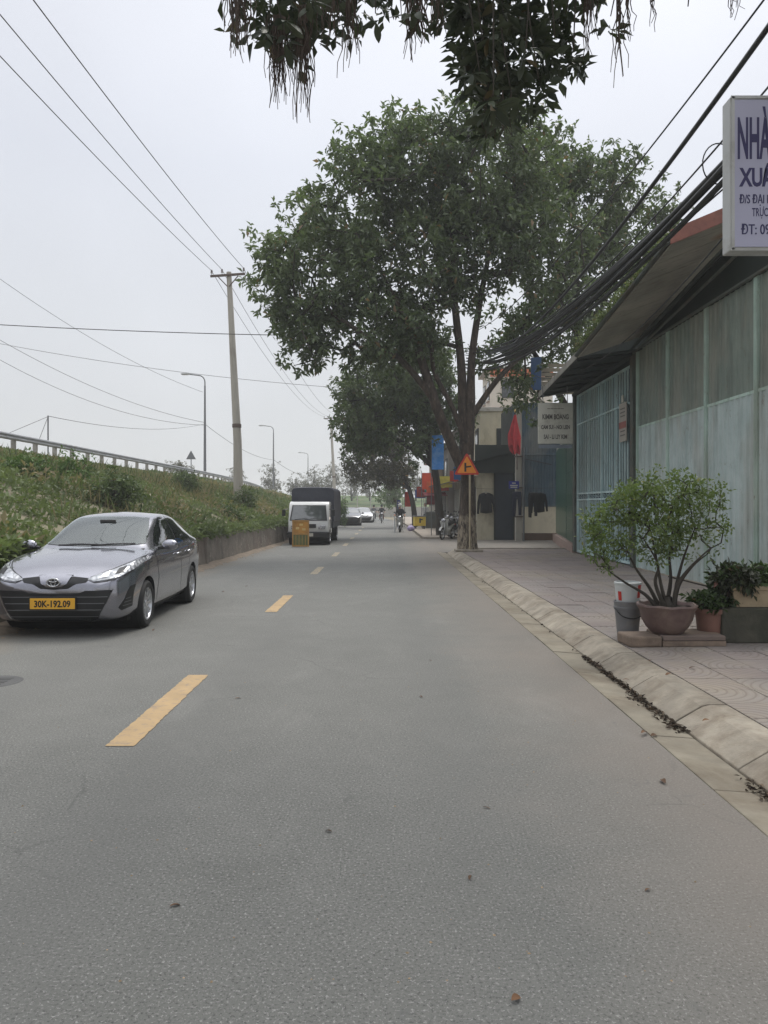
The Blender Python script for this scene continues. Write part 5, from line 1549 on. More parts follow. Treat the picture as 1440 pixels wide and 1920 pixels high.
def cut(body_mb, name, mats, holes, parent):
    me = body_mb.mesh(name, mats, smooth='all')
    o = bpy.data.objects.new(name, me); COL.objects.link(o)
    cs = []
    for (y, z, r) in holes:
        c = MB(); c.lathe([(0, -1.2), (r, -1.2), (r, 1.2), (0, 1.2)], (0, y, z), 40, 'X')
        co = c.build('cutter', mats); cs.append(co)
        md = o.modifiers.new('b', 'BOOLEAN'); md.operation = 'DIFFERENCE'; md.object = co; md.solver = 'EXACT'
    dg = bpy.context.evaluated_depsgraph_get()
    new = bpy.data.meshes.new_from_object(o.evaluated_get(dg))
    o.modifiers.clear(); o.data = new; new.name = name
    for c in cs: bpy.data.objects.remove(c)
    new.polygons.foreach_set('use_smooth', [True] * len(new.polygons)); new.set_sharp_from_angle(angle=R(35))
    o.parent = parent
    return o, me

def sedan(name, label, paint, loc, rz, detail=True, group=None, screen=None):
    root = thing(name, label, 'car', loc, rz, group)
    FA, RA = -1.34, 1.21
    body, solid = cut(car_body(), 'body', paint, [(FA, .315, .345), (RA, .315, .345)], root)
    S = Skin_(solid)
    if detail:
        # open the shell behind the windscreen and furnish the cabin
        bm = bmesh.new(); bm.from_mesh(body.data)
        kill = []
        for f in bm.faces:
            c = f.calc_center_median()
            if 1.055 < c.z < 1.385 and -1.05 < c.y < 0.1 and f.normal.y < -0.25 and abs(c.x) < 0.640 - (c.z - 1.045) * 0.42:
                kill.append(f)
        bmesh.ops.delete(bm, geom=kill, context='FACES')
        bm.to_mesh(body.data); bm.free()
        M_TRIM = mat('cabin_trim', (0.035, 0.034, 0.033), 0.7, var=0.2); M_SEAT = mat('seat_fabric', (0.06, 0.056, 0.052), 0.9, var=0.2)
        MB().prism([(-.98, .90), (-.98, .985), (-.70, 1.015), (-.45, .985), (-.42, .80)], -.70, .70, 'X').build('dashboard', M_TRIM, root, bevel=0.02)
        MB().box((0, .30, .42), (1.44, 2.2, .05)).build('cabin_floor', M_TRIM, root)
        MB().box((0, 1.05, .80), (1.30, .12, .60), Matrix.Rotation(R(-14), 3, 'X')).build('rear_seat', M_SEAT, root, bevel=0.04)
        for s in (1, -1):
            st_ = MB().box((s * .37, .28, .84), (.50, .13, .58), Matrix.Rotation(R(-12), 3, 'X')).build('front_seat', M_SEAT, root, bevel=0.05)
            MB().box((s * .37, .37, 1.20), (.27, .09, .17)).build('head_rest', M_SEAT, st_, bevel=0.03)
            MB().box((s * .37, .05, .58), (.50, .50, .14)).build('seat_cushion', M_SEAT, st_, bevel=0.04)
        MB().tube([(.36 + .18 * math.cos(a), -.36 + .06 * math.sin(a), .98 + .16 * math.sin(a)) for a in np.linspace(0, 2 * math.pi, 21)], .016, 6, cap=False).build('steering_wheel', M_TRIM, root, smooth='all')
        MB().box((0, -.30, 1.335), (.22, .04, .06)).build('rear_view_mirror', M_TRIM, root, bevel=0.01)
        screen = M_CLEAR
    # glass
    ws_ = S.patch([(-.66, 1.045), (-.40, 1.030), (0, 1.025), (.40, 1.030), (.66, 1.045), (.635, 1.13), (.565, 1.29), (.50, 1.385), (.25, 1.405), (-.25, 1.405), (-.50, 1.385), (-.565, 1.29), (-.635, 1.13)], 'F', 'windscreen', screen or M_WSCREEN, root, 0.005)
    if detail:
        edge_o = [(-.665, 1.042), (-.40, 1.026), (0, 1.021), (.40, 1.026), (.665, 1.042), (.64, 1.13), (.57, 1.29), (.505, 1.389), (.25, 1.409), (-.25, 1.409), (-.505, 1.389), (-.57, 1.29), (-.64, 1.13)]
        cxz = (0, 1.2)
        for q in range(len(edge_o)):
            a, b = edge_o[q], edge_o[(q + 1) % len(edge_o)]
            sh_ = lambda p: (p[0] * .935, 1.215 + (p[1] - 1.215) * .86)
            S.patch([a, b, sh_(b), sh_(a)], 'F', 'screen_border', M_BLKP if a[1] < 1.05 and b[1] < 1.05 else M_TINT, ws_, 0.003, 0.03)
    for s in (1, -1):
        S.patch([(-.66, 1.01), (-.50, 1.10), (-.26, 1.23), (0.0, 1.345), (.20, 1.405), (.40, 1.408), (.40, 1.00), (-.2, .985)], 'S', 'side_window', M_TINT, root, 0.005, sign=s)
        S.patch([(.46, 1.00), (.46, 1.408), (.70, 1.395), (.95, 1.335), (1.18, 1.24), (1.38, 1.12), (1.30, 1.055), (1.1, 1.03)], 'S', 'side_window', M_TINT, root, 0.005, sign=s)
        if detail:
            S.patch([(-.86, .975), (-.2, .962), (.45, .972), (1.1, 1.008), (1.34, 1.035), (1.34, 1.022), (1.1, .994), (.45, .958), (-.2, .948), (-.86, .961)], 'S', 'chrome_strip', M_CHROME, root, 0.008, 0.02, s)
            for ln in ([(-.90, .94), (-.888, .94), (-.842, .62), (-.90, .30), (-.912, .30), (-.855, .62)], [(.425, .96), (.435, .96), (.445, .60), (.44, .30), (.43, .30), (.435, .60)], [(1.02, .98), (1.03, .98), (1.02, .75), (.90, .55), (.84, .32), (.83, .32), (.89, .55), (1.01, .75)]):
                S.patch(ln, 'S', 'door_gap', M_BLKP, root, 0.002, 0.02, s)
            for y in (.22, .92):
                h = MB().tube(catmull([(s * .868, y - .10, .855), (s * .893, y - .06, .865), (s * .893, y + .06, .868), (s * .868, y + .10, .862)], 4), 0.013, 7)
                h.build('door_handle', M_CHROME, root, smooth='all')
            S.patch([(-.93, .25), (.83, .25), (.83, .20), (-.93, .20)], 'S', 'sill', M_BLKP, root, 0.004, 0.04, s)
        # mirror
        mr = MB().ball((s * .965, -.66, 1.025), (.115, .075, .075), 14, 10).build('mirror', paint, root, smooth='all')
        MB().tube([(s * .80, -.68, .985), (s * .90, -.66, 1.0)], 0.025, 6).build('mirror_arm', M_BLKP, mr)
        MB().ball((s * .962, -.615, 1.022), (.098, .04, .06), 12, 8).build('mirror_glass', M_TINT, mr, smooth='all')
        # head lamp
        k = [(.375, .690), (.46, .735), (.58, .775), (.70, .825), (.79, .885), (.825, .905), (.835, .865), (.80, .78), (.72, .715), (.60, .680), (.46, .665)]
        hl = S.patch([(s * x, z) for x, z in (k if s > 0 else reversed(k))], 'F', 'headlight', M_LENS, root, 0.008, 0.025)
        k2 = [(.50, .695), (.60, .71), (.60, .755), (.53, .745)]
        if detail:
            S.patch([(s * x, z) for x, z in (k2 if s > 0 else reversed(k2))], 'F', 'projector', M_CHROME, hl, 0.013, 0.02)
            k3 = [(.66, .735), (.735, .755), (.735, .82), (.67, .795)]
            S.patch([(s * x, z) for x, z in (k3 if s > 0 else reversed(k3))], 'F', 'projector', M_BLKP, hl, 0.013, 0.02)
            k4 = [(.37, .682), (.46, .657), (.60, .672), (.72, .707), (.80, .772), (.805, .764), (.725, .698), (.60, .662), (.46, .647)]
            S.patch([(s * x, z) for x, z in (k4 if s > 0 else reversed(k4))], 'F', 'lamp_edge', M_BLKP, hl, 0.004, 0.02)
            # fog recess
            k5 = [(.735, .31), (.80, .34), (.825, .60), (.80, .585), (.765, .44), (.715, .345)]
            fr_ = S.patch([(s * x, z) for x, z in (k5 if s > 0 else reversed(k5))], 'F', 'fog_recess', M_BLKP, root, 0.006, 0.02)
            for z in (.36, .40, .44):
                S.patch([(s * x, zz) for x, zz in [(.735 + (z - .33) * .3, z), (.80, z + .01), (.80, z + .018), (.735 + (z - .33) * .3, z + .008)]][::s], 'F', 'fin', M_STEEL, fr_, 0.009, 0.02)
    # grille
    gl = [(-.66, .565), (-.36, .560), (-.30, .535), (0, .525), (.30, .535), (.36, .560), (.66, .565), (.60, .42), (.50, .235), (.40, .215), (-.40, .215), (-.50, .235), (-.60, .42)]
    gr2 = S.patch(gl, 'F', 'lower_grille', M_BLKP, root, 0.006)
    up_ = S.patch([(-.40, .700), (-.36, .655), (-.24, .635), (-.16, .585), (0, .572), (.16, .585), (.24, .635), (.36, .655), (.40, .700), (.20, .722), (.16, .715), (-.16, .715), (-.20, .722)], 'F', 'upper_grille', M_BLKP, root, 0.006, 0.025)
    S.patch([(-.19, .728), (-.15, .645), (-.09, .606), (0, .598), (.09, .606), (.15, .645), (.19, .728), (0, .738)], 'F', 'badge_panel', paint, up_, 0.014, 0.025)
    if detail:
        for k in range(8):
            z = .255 + .038 * k; w = .50 + (z - .235) * .45
            S.patch([(-w, z), (w, z), (w, z + .009), (-w, z + .009)], 'F', 'grille_bar', M_STEEL if k % 2 == 0 else M_BLKP, gr2, 0.012, 0.02)
        S.patch([(-.50, .222), (-.40, .205), (.40, .205), (.50, .222), (.50, .208), (.40, .190), (-.40, .190), (-.50, .208)], 'F', 'chrome_strip', M_CHROME, gr2, 0.014, 0.02)
        for s in (1, -1):
            k = [(s * .665, .57), (s * .605, .42), (s * .503, .222), (s * .517, .222), (s * .619, .42), (s * .680, .57)]
            S.patch(k if s < 0 else k[::-1], 'F', 'grille_edge', M_CHROME if s < 0 else paint, gr2, 0.012, 0.02)
        # emblem: three crossed ovals
        em = []
        yb = -2.21 - 0.035
        def oval(cx, cz, a, b, r): return MB().tube([(cx + a * math.cos(t), yb - 0.0, cz + b * math.sin(t)) for t in np.linspace(0, 2 * math.pi, 25)], r, 5, cap=False)
        MB().ball((0, yb + .012, .662), (.066, .012, .044), 14, 6).build('emblem_back', M_BLKP, up_, smooth='all')
        e = oval(0, .662, .072, .048, .008).build('emblem', M_CHROME, up_, smooth='all')
        oval(0, .662, .026, .044, .006).build('emblem_ring', M_CHROME, e, smooth='all')
        oval(0, .684, .050, .018, .006).build('emblem_ring', M_CHROME, e, smooth='all')
        # number plate
        pl = MB().box((0, -2.262, .415), (.52, .012, .125)).build('number_plate', mat('yellow_plate', rgb(222, 168, 52), 0.45, var=0.04), root, bevel=0.004)
        MB().box((0, -2.250, .415), (.55, .012, .15)).build('plate_holder', M_BLKP, pl)
        tp = text_part('lettering', '30K-192.09', mat('plate_black', (0.01, 0.01, 0.01), 0.5), pl, (0, -2.2695, .378), .105, align='CENTER', bold=0.003)
        tp.scale = (0.42 / tp.dimensions.x, 1, 1)
        # wipers
        for a, b in (((-.42, -1.00, 1.035), (.12, -1.03, 1.045)), ((.02, -1.03, 1.035), (.58, -.96, 1.055))):
            MB().tube([a, ((a[0] + b[0]) / 2, (a[1] + b[1]) / 2 - .01, 1.052), b], 0.012, 5).build('wiper', M_BLKP, ws_)
        # bonnet shut lines, tow cover
        for s in (1, -1):
            k = [(s * .40, .706), (s * .60, .790), (s * .74, .862), (s * .80, .915), (s * .795, .922), (s * .735, .870), (s * .60, .799), (s * .40, .716)]
            S.patch(k if s > 0 else k[::-1], 'F', 'bonnet_gap', M_BLKP, body, 0.002, 0.02)
        S.patch([(-.20, .731), (.20, .731), (.20, .740), (-.20, .740)], 'F', 'bonnet_gap', M_BLKP, body, 0.003, 0.02)
    # rear lamps
    for s in (1, -1):
        S.patch([(1.92, .96), (2.12, .93), (2.15, .80), (1.98, .78)], 'S', 'tail_light', M_TAIL, root, 0.006, sign=s)
    MB().box((0, 0, .20), (1.45, 3.6, .10)).build('underbody', M_UNDER, root)
    ty, rim, disc = wheel_meshes()
    for (y, nm) in ((FA, 'wheel'), (RA, 'wheel')):
        MB().lathe([(.34, -.80), (.34, .80)], (0, y, .315), 32, 'X').build('wheel_arch', M_UNDER, root, fix=False)
        for s in (1, -1):
            w_ = inst('wheel', ty, root, (s * .765, y, .302), (0, 0, 0 if s > 0 else math.pi))
            inst('rim', rim, w_); inst('brake_disc', disc, w_)
    return root
M_SILV = car_paint('silver_grey_paint', (0.285, 0.285, 0.32), 0.90, 0.22)
sedan('parked_car', 'silver grey sedan with yellow number plate parked nose towards the viewer', M_SILV, (-3.935, 11.25, 0.0), R(1.5))

# ------------------------------------------------------------------ the light truck
M_WPAINT = car_paint('white_paint', (0.62, 0.62, 0.60), 0.0, 0.35)
def tarp_mat():
    t = NT('dark_tarpaulin')
    c = t.mix(t.rng(t.noise(1.5, 4), 0.3, 0.7), rgb(44, 46, 58), rgb(58, 60, 70))
    t.bsdf(c, 0.55, nrm=t.bump(t.noise(3.5, 4, 0.6, stretch=(1, 0.6, 1)), 0.6, 0.05))
    return t.m
tk = thing('light_truck', 'small white cab truck with dark tarpaulin cargo cover parked by the wall', 'truck', (-3.05, 31.0, 0), R(-0.8))
cabp = [(0.02, .42), (0.0, .62), (0.03, .98), (0.30, 1.60), (0.42, 1.72), (0.60, 1.76), (1.45, 1.76), (1.52, 1.66), (1.52, .42)]
cab = MB().prism(cabp, -.82, .82, 'X').build('cab', M_WPAINT, tk, smooth=True, bevel=0.05)
def shear(z): return 0.03 + (z - .98) / .62 * .27
ws2 = [(-.70, 1.02), (.70, 1.02), (.63, 1.585), (-.63, 1.585)]
m = MB(); m.slab([(x, shear(z) - 0.012, z) for x, z in ws2], 0.012).build('windscreen', M_WSCREEN, tk)
MB().slab([(-.76, shear(.985) - .010, .985), (.76, shear(.985) - .010, .985), (.68, shear(1.61) - .010, 1.61), (-.68, shear(1.61) - .010, 1.61)], 0.004).build('screen_seal', M_BLKP, tk)
for s in (1, -1):
    MB().slab([(s * .824, .16, 1.02), (s * .824, .36, 1.56), (s * .824, 1.20, 1.58), (s * .824, 1.20, 1.02)][::s], 0.006).build('side_window', M_TINT, tk)
    MB().box((s * .55, -.03, .72), (.30, .06, .15)).build('headlight', M_LENS, tk, bevel=0.02)
    MB().box((s * .60, -.045, .50), (.18, .05, .08)).build('fog_lamp', M_LENS, tk, bevel=0.01)
    mr = MB().box((s * 1.0, .06, 1.30), (.14, .06, .26)).build('mirror', M_BLKP, tk, bevel=0.02)
    MB().tube([(s * .82, .2, 1.45), (s * .98, .08, 1.44)], .014, 5).build('mirror_arm', M_BLKP, mr)
    MB().tube([(s * .2 - .35, shear(1.03) - .03, 1.03), (s * .2 + .15, shear(1.10) - .03, 1.09)], .012, 5).build('wiper', M_BLKP, tk)
MB().box((0, -.02, .77), (.62, .05, .16)).build('grille', M_BLKP, tk, bevel=0.01)
MB().box((0, -.06, .42), (1.70, .14, .24)).build('bumper', M_BLKP, tk, bevel=0.03)
MB().box((0, -.14, .42), (.42, .012, .13)).build('number_plate', M_WHITE, tk)
# chassis and cargo body
MB().box((0, 3.1, .52), (.80, 5.0, .16)).build('chassis', M_UNDER, tk)
MB().box((0, 3.75, .80), (1.72, 4.0, .30)).build('cargo_bed', mat('bed_grey', rgb(74, 78, 84), 0.6, 0.3, var=0.2, scale=3), tk, bevel=0.01)
tp = MB(); nu = 30
prof = [(-.90, .92), (-.905, 1.5), (-.90, 2.18), (-.86, 2.31), (-.75, 2.37), (-.3, 2.39), (.3, 2.39), (.75, 2.37), (.86, 2.31), (.90, 2.18), (.905, 1.5), (.90, .92)]
cur = catmull([(a, 0, b) for a, b in prof], 3); n = len(cur)
for i in range(nu + 1):
    f = i / nu
    sag = 0.03 * abs(math.sin(math.pi * f * 4)) ** 0.6
    for p in cur:
        top = max(0, (p.z - 1.0) / 1.4)
        tp.v.append((p.x * (1 - 0.012 * (1 - sag / 0.03) * top), 1.66 + 4.15 * f, p.z - 0.03 * top + sag))
for i in range(nu):
    for j in range(n - 1):
        tp.f.append((i * n + j, i * n + j + 1, (i + 1) * n + j + 1, (i + 1) * n + j)); tp.m.append(0)
tp.f += [tuple(range(n)), tuple(nu * n + j for j in reversed(range(n)))]; tp.m += [0, 0]
M_TARP = tarp_mat()
tpo = tp.build('tarpaulin', M_TARP, tk, smooth=True)
for s in (-.91, .91):
    MB().tube([(s, 1.7 + .26 * k, .90 + .04 * (k % 2)) for k in range(16)], .012, 5).build('rope', M_BLKP, tpo)
ty2, rim2, disc2 = wheel_meshes(.32, .19, .20, 6)
for y in (.62, 4.4):
    MB().lathe([(.36, -.83), (.36, .83)], (0, y, .36), 24, 'X').build('wheel_arch', M_UNDER, tk, fix=False)
    for s in (1, -1):
        w_ = inst('wheel', ty2, tk, (s * .74, y, .32), (0, 0, 0 if s > 0 else math.pi)); inst('rim', rim2, w_)

# the board standing in front of the truck
wb = thing('wooden_board', 'wooden framed board with green lower panel standing before the truck', 'board', (-3.20, 29.5, 0.0), R(4))
M_WOOD = mat('board_wood', rgb(170, 128, 66), 0.7, var=0.2, scale=4, stretch=(4, 4, 0.6))
tilt = Matrix.Rotation(R(-6), 3, 'X')
def wbx(c, d, nm, m): MB().box(tilt @ Vector(c), d, tilt).build(nm, m, wb, bevel=0.004)
for s in (-.30, .30): wbx((s, 0, .52), (.05, .05, 1.02), 'stile', M_WOOD)
for z in (.045, .50, 1.0): wbx((0, 0, z), (.56, .045, .06), 'rail', M_WOOD)
wbx((0, .005, .75), (.55, .015, .44), 'upper_panel', mat('ochre_panel', rgb(176, 128, 58), 0.7, var=0.3, scale=4))
wbx((0, .005, .27), (.55, .015, .40), 'lower_panel', mat('green_panel', rgb(98, 104, 58), 0.7, var=0.25, scale=5))
for x, z, c in ((-.12, .72, 'b'), (.12, .68, 'c'), (.02, .86, 'b')): wbx((x, -.006, z), (.13, .010, .08), 'printed_patch', mat('cream_print', rgb(206, 176, 112), 0.7))
for k in range(4): wbx((-.18 + .12 * k, -.006, .27), (.02, .012, .38), 'slat', M_WOOD)
MB().tube([(0, .12, 1.0), (0, .55, .02)], .02, 5).build('prop', M_WOOD, wb)

# distant parked cars
M_DGREY = car_paint('dark_grey_paint', (0.05, 0.052, 0.056), 0.4)
M_WHT2 = car_paint('far_white_paint', (0.65, 0.65, 0.64), 0.0)
sedan('parked_car', 'dark grey sedan parked far down the road beyond the truck', M_DGREY, (-2.75, 64.5, 0), R(2), False, 'distant cars')
sedan('parked_car', 'distant white car parked just behind the dark grey sedan', M_WHT2, (-2.05, 76, 0), R(6), False, 'distant cars')
# ================================================================== POTS AND PLANTERS
M_CLAY = mat('brown_glazed_clay', rgb(98, 79, 76), 0.55, var=0.18, scale=5, bump=0.1, bscale=30, dirt=rgb(132, 114, 102), dirt_amt=0.5)
M_TERRA = mat('terracotta', rgb(124, 90, 78), 0.8, var=0.15, scale=6, dirt=rgb(110, 84, 72), dirt_amt=0.3)
M_SOIL = mat('pot_soil', (0.035, 0.026, 0.018), 0.95, var=0.4, scale=25, bump=0.8, bscale=50)
M_OLDC = mat('old_concrete', rgb(128, 112, 98), 0.9, var=0.2, scale=5, bump=0.5, bscale=40, dirt=rgb(84, 72, 62), dirt_amt=0.45)
M_MOSS = mat('mossy_block', rgb(74, 72, 62), 0.95, var=0.3, scale=4, bump=0.6, bscale=30, dirt=rgb(46, 50, 38), dirt_amt=0.5)
# low stand made of loose blocks
st = thing('block_stand', 'low stand of old concrete blocks and boards under the bonsai pot', 'stand', (2.95, 8.0, SW_Z))
MB().box((-.30, -.01, .055), (.34, .36, .11), R(4)).build('rough_block', M_OLDC, st, bevel=0.02)
MB().box((.22, -.10, .028), (.66, .10, .056), R(2)).build('board', M_OLDC, st, bevel=0.008)
MB().box((.22, -.09, .085), (.64, .12, .05), R(1)).build('board', mat('weathered_board', rgb(116, 102, 94), 0.85, var=0.2, scale=6, stretch=(1, 4, 4)), st, bevel=0.008)
MB().box((.22, .16, .055), (.66, .34, .11), R(1)).build('rough_block', M_OLDC, st, bevel=0.012)
# bonsai bowl
BP = Vector((2.96, 8.05, SW_Z + .112))
pot = thing('bonsai_pot', 'round brown glazed bowl pot holding the multi stemmed bonsai', 'plant pot', BP)
m = MB().lathe([(0.0, 0.0), (.15, 0.0), (.165, .012), (.215, .07), (.258, .15), (.275, .235), (.292, .262), (.305, .285), (.300, .303), (.280, .303), (.262, .27)], (0, 0, 0), 40)
for i, p in enumerate(m.v):                      # scalloped lip
    if p[2] > .25:
        a = math.atan2(p[1], p[0]); s = 1 + .018 * math.sin(8 * a)
        m.v[i] = (p[0] * s, p[1] * s, p[2] + .006 * math.sin(8 * a))
m.build('bowl', M_CLAY, pot, smooth=True)
so = MB().lathe([(0.0, .285), (.14, .280), (.265, .262)], (0, 0, 0), 24); so.build('soil', M_SOIL, pot, smooth='all')
# bonsai
rs = np.random.RandomState(21)
bz = thing('bonsai_shrub', 'multi stemmed bonsai shrub with sparse small green leaves in the brown bowl', 'shrub', BP + Vector((0, 0, .28)))
O = np.array(BP) + np.array([0, 0, .28])
lob = [(2.42, 8.0, 1.32, .34, .34, .36), (2.62, 8.1, 1.58, .32, .34, .22), (2.98, 8.05, 1.72, .34, .34, .20), (3.32, 8.1, 1.55, .26, .30, .26), (3.48, 8.0, 1.22, .20, .26, .18), (2.35, 8.1, 1.02, .24, .26, .20), (2.85, 7.95, 1.28, .34, .26, .30), (3.15, 8.2, 1.3, .28, .28, .28)]
T = in_lobes(rs, lob, 250) - O
mb = MB(); start = []
stems = [((.02, 0), (-.02, 0, .20), (-.10, .02, .50), (-.16, .0, .85)), ((-.05, .02), (-.16, .02, .18), (-.30, 0, .38), (-.44, -.02, .62)), ((.07, 0), (.13, 0, .22), (.20, .03, .48), (.30, .05, .80)), ((.0, .05), (.06, .08, .25), (.08, .12, .55), (.10, .10, .90)),
         ((-.02, -.05), (-.09, -.08, .22), (-.16, -.12, .45), (-.30, -.10, .70)), ((.05, -.04), (.12, -.08, .2), (.26, -.10, .42), (.44, -.08, .62)), ((-.08, .0), (-.22, .05, .12), (-.42, .08, .24), (-.58, .08, .40)), ((.08, .03), (.17, .08, .18), (.34, .12, .40), (.5, .12, .55))]
for k, (b0, *pp) in enumerate(stems):
    pts = [Vector((b0[0], b0[1], -.06))] + [Vector(p) for p in pp]
    pts = [pts[0]] + [p + Vector((rs.normal() * .028, rs.normal() * .028, rs.normal() * .015)) for p in pts[1:]]
    cl = catmull(pts, 6)
    mb.tube(cl, [0.030 - 0.024 * (i / (len(cl) - 1)) ** 0.7 for i in range(len(cl))], 7)
    start += [(tuple(c), None) for c in cl[len(cl) // 3:]]
mb.lathe([(.11, -.05), (.09, .0), (.06, .06), (.05, .1)], (0, 0, 0), 10)
mb.build('stems', M_BARK, bz, smooth='all')
pos, par, rad, n0 = grow(rs, start, T, step=0.10, r_tip=0.0028, power=0.45, r_max=0.012)
o = limbs(pos, par, rad, skip=n0, n=4).build('twigs', M_BARK, bz, fix=False); tag(o, kind='stuff')
M_BONS = leaf_mat('bonsai_leaves', (0.06, 0.10, 0.035), (0.18, 0.235, 0.08), (0.26, 0.26, 0.10), 0.10, 0.35, 0.4)
hz = np.clip((T[:, 2] - .2) / 1.0, 0, 1)
keep = rs.rand(len(T)) < 0.35 + 0.65 * hz
wl_ = whorls(rs, T[keep], 3, 9, 0.055, 0.050, 0.52, 3, droop=-0.1, vbase=np.clip(0.35 + 0.4 * rs.rand(int(keep.sum())) + 0.2 * hz[keep], 0, 1))
o = link(bpy.data.objects.new('foliage', leaves_mesh('foliage', *wl_, M_BONS, 4)), bz); tag(o, kind='stuff')

# small terracotta pot with a low plant
def low_plant(name, label, loc, rx, ry, h, n, L, m, seed, group='potted plants'):
    r = np.random.RandomState(seed); root = thing(name, label, 'plant', loc, 0, group)
    mb = MB(); C = []
    for k in range(n):
        x, y = r.uniform(-rx, rx), r.uniform(-ry, ry); hh = h * r.uniform(.5, 1)
        e = Vector((x * 1.25 + r.normal() * .03, y * 1.2 + r.normal() * .03, hh))
        mb.tube([(x * .7, y * .7, -.02), (x, y, hh * .5), e], [.005, .004, .003], 4)
        for q in range(3): C.append((e.x, e.y, e.z - q * hh * .22))
    o = mb.build('stems', M_BARK, root, fix=False); tag(o, kind='stuff')
    C = np.array(C)
    o = link(bpy.data.objects.new('foliage', leaves_mesh('foliage', *whorls(r, C, 2, 8, .03, L, .45, seed), m, seed)), root); tag(o, kind='stuff')
    return root
M_PLNT = leaf_mat('plant_leaves', (0.018, 0.034, 0.014), (0.07, 0.11, 0.035), (0.14, 0.09, 0.045), 0.10, 0.2, 0.4)
tp_ = thing('terracotta_pot', 'small tapered terracotta pot beside the bonsai bowl', 'plant pot', (3.49, 8.22, SW_Z + .002))
MB().lathe([(0, .0), (.125, .0), (.155, .30), (.172, .30), (.175, .345), (.160, .35), (.150, .32)], (0, 0, 0), 30).build('pot', M_TERRA, tp_, smooth=True)
MB().lathe([(0, .325), (.152, .32)], (0, 0, 0), 20).build('soil', M_SOIL, tp_)
low_plant('potted_plant', 'low leafy plant in the small terracotta pot', (3.49, 8.22, SW_Z + .33), .13, .13, .17, 26, .075, M_PLNT, 5)
# long planter on a mossy block
bl = thing('mossy_block', 'dark mossy concrete block carrying the long planter at right edge', 'block', (4.22, 8.27, SW_Z))
MB().box((0, 0, .185), (1.36, .44, .37)).build('block', M_MOSS, bl, bevel=0.015)
pn = thing('long_planter', 'long beige concrete planter on the mossy block at right edge', 'planter', (4.24, 8.24, SW_Z + .372))
M_PLN = mat('planter_beige', rgb(158, 142, 116), 0.85, var=0.15, scale=6, bump=0.2, bscale=50, dirt=rgb(116, 100, 78), dirt_amt=0.35)
m = MB()
for a, b, c, d in ((.62, .20, 0, .205),):
    o_, i_ = [(-.58, -.17), (.58, -.17), (.58, .17), (-.58, .17)], [(-.53, -.13), (.53, -.13), (.53, .13), (-.53, .13)]
    lo_ = [(x * .94, y * .9, 0) for x, y in o_]; hi = [(x, y, .18) for x, y in o_]; rim0 = [(x * 1.03, y * 1.08, .18) for x, y in o_]; rim1 = [(x * 1.03, y * 1.08, .225) for x, y in o_]; inn = [(x, y, .225) for x, y in i_]; bot = [(x, y, .15) for x, y in i_]
    vs = lo_ + hi + rim0 + rim1 + inn + bot
    fs = [(3, 2, 1, 0)]
    for l in range(5):
        for i in range(4): fs.append((l * 4 + i, l * 4 + (i + 1) % 4, (l + 1) * 4 + (i + 1) % 4, (l + 1) * 4 + i))
    fs.append((20, 21, 22, 23))
    m.add(vs, fs)
m.build('trough', M_PLN, pn, bevel=0.006)
MB().box((0, 0, .19), (1.04, .25, .02)).build('soil', M_SOIL, pn)
low_plant('potted_plant', 'leafy green plants filling the long beige planter', (4.24, 8.24, SW_Z + .57), .50, .12, .20, 70, .085, leaf_mat('planter_leaves', (0.025, 0.05, 0.018), (0.10, 0.16, 0.045), (0.12, 0.09, 0.05), 0.08, 0.2, 0.4), 6)
low_plant('potted_plant', 'dark reddish leafy plant at the left end of the long planter', (3.72, 8.16, SW_Z + .50), .12, .10, .30, 26, .08, leaf_mat('dark_plant_leaves', (0.02, 0.024, 0.016), (0.06, 0.07, 0.035), (0.16, 0.07, 0.05), 0.12, 0.15, 0.4), 7)
o = MB().tube([(3.05, 8.25, .80), (3.45, 8.3, .70), (3.85, 8.35, .60)], .009, 5).build('stick', M_BARK); tag(o, 'thin dark stick leaning from the bonsai over the terracotta pot', 'stick')
# buckets
M_GREYP = mat('grey_plastic', rgb(112, 112, 114), 0.5, var=0.12, scale=5, dirt=rgb(140, 132, 120), dirt_amt=0.4)
M_WHTP = mat('white_plastic', rgb(196, 200, 200), 0.4, var=0.05, scale=4)
M_REDP = mat('red_print', rgb(190, 50, 40), 0.45, var=0.1)
b1 = thing('grey_bucket', 'dirty grey plastic bucket with wire handle left of the bonsai bowl', 'bucket', (2.70, 8.52, SW_Z))
MB().lathe([(0, .004), (.112, .0), (.142, .30), (.150, .30), (.152, .325), (.146, .33), (.150, .36), (.152, .385), (.144, .39), (.105, .02), (0, .015)], (0, 0, 0), 30).build('body', M_GREYP, b1, smooth=True)
MB().tube([(-.152, -.02, .31)] + [(-.15 * math.cos(a), -.10 - .05 * math.sin(a), .31 - .10 * math.sin(a)) for a in np.linspace(.3, 2.84, 10)] + [(.152, -.02, .31)], .006, 6).build('handle', M_BLKP, b1, smooth='all')
b2 = thing('white_bucket', 'white paint bucket with red print nested in the grey bucket', 'bucket', (2.70, 8.52, SW_Z + .23))
MB().lathe([(0, .004), (.105, .0), (.140, .34), (.147, .345), (.147, .365), (.138, .37), (.100, .02), (0, .012)], (0, 0, 0), 30).build('body', M_WHTP, b2, smooth=True)
for a0, a1, z0, z1 in ((-1.0, -.45, .20, .345), (-2.75, -2.4, .17, .27)):
    m = MB(); k = 8
    for i in range(k + 1):
        a = a0 + (a1 - a0) * i / k
        for z in (z0, z1): rr_ = .105 + .035 * z / .34 + .003; m.v.append((rr_ * math.cos(a), rr_ * math.sin(a), z))
    for i in range(k): m.f.append((2 * i, 2 * i + 2, 2 * i + 3, 2 * i + 1)); m.m.append(0)
    m.build('printed_patch', M_REDP, b2, smooth='all')
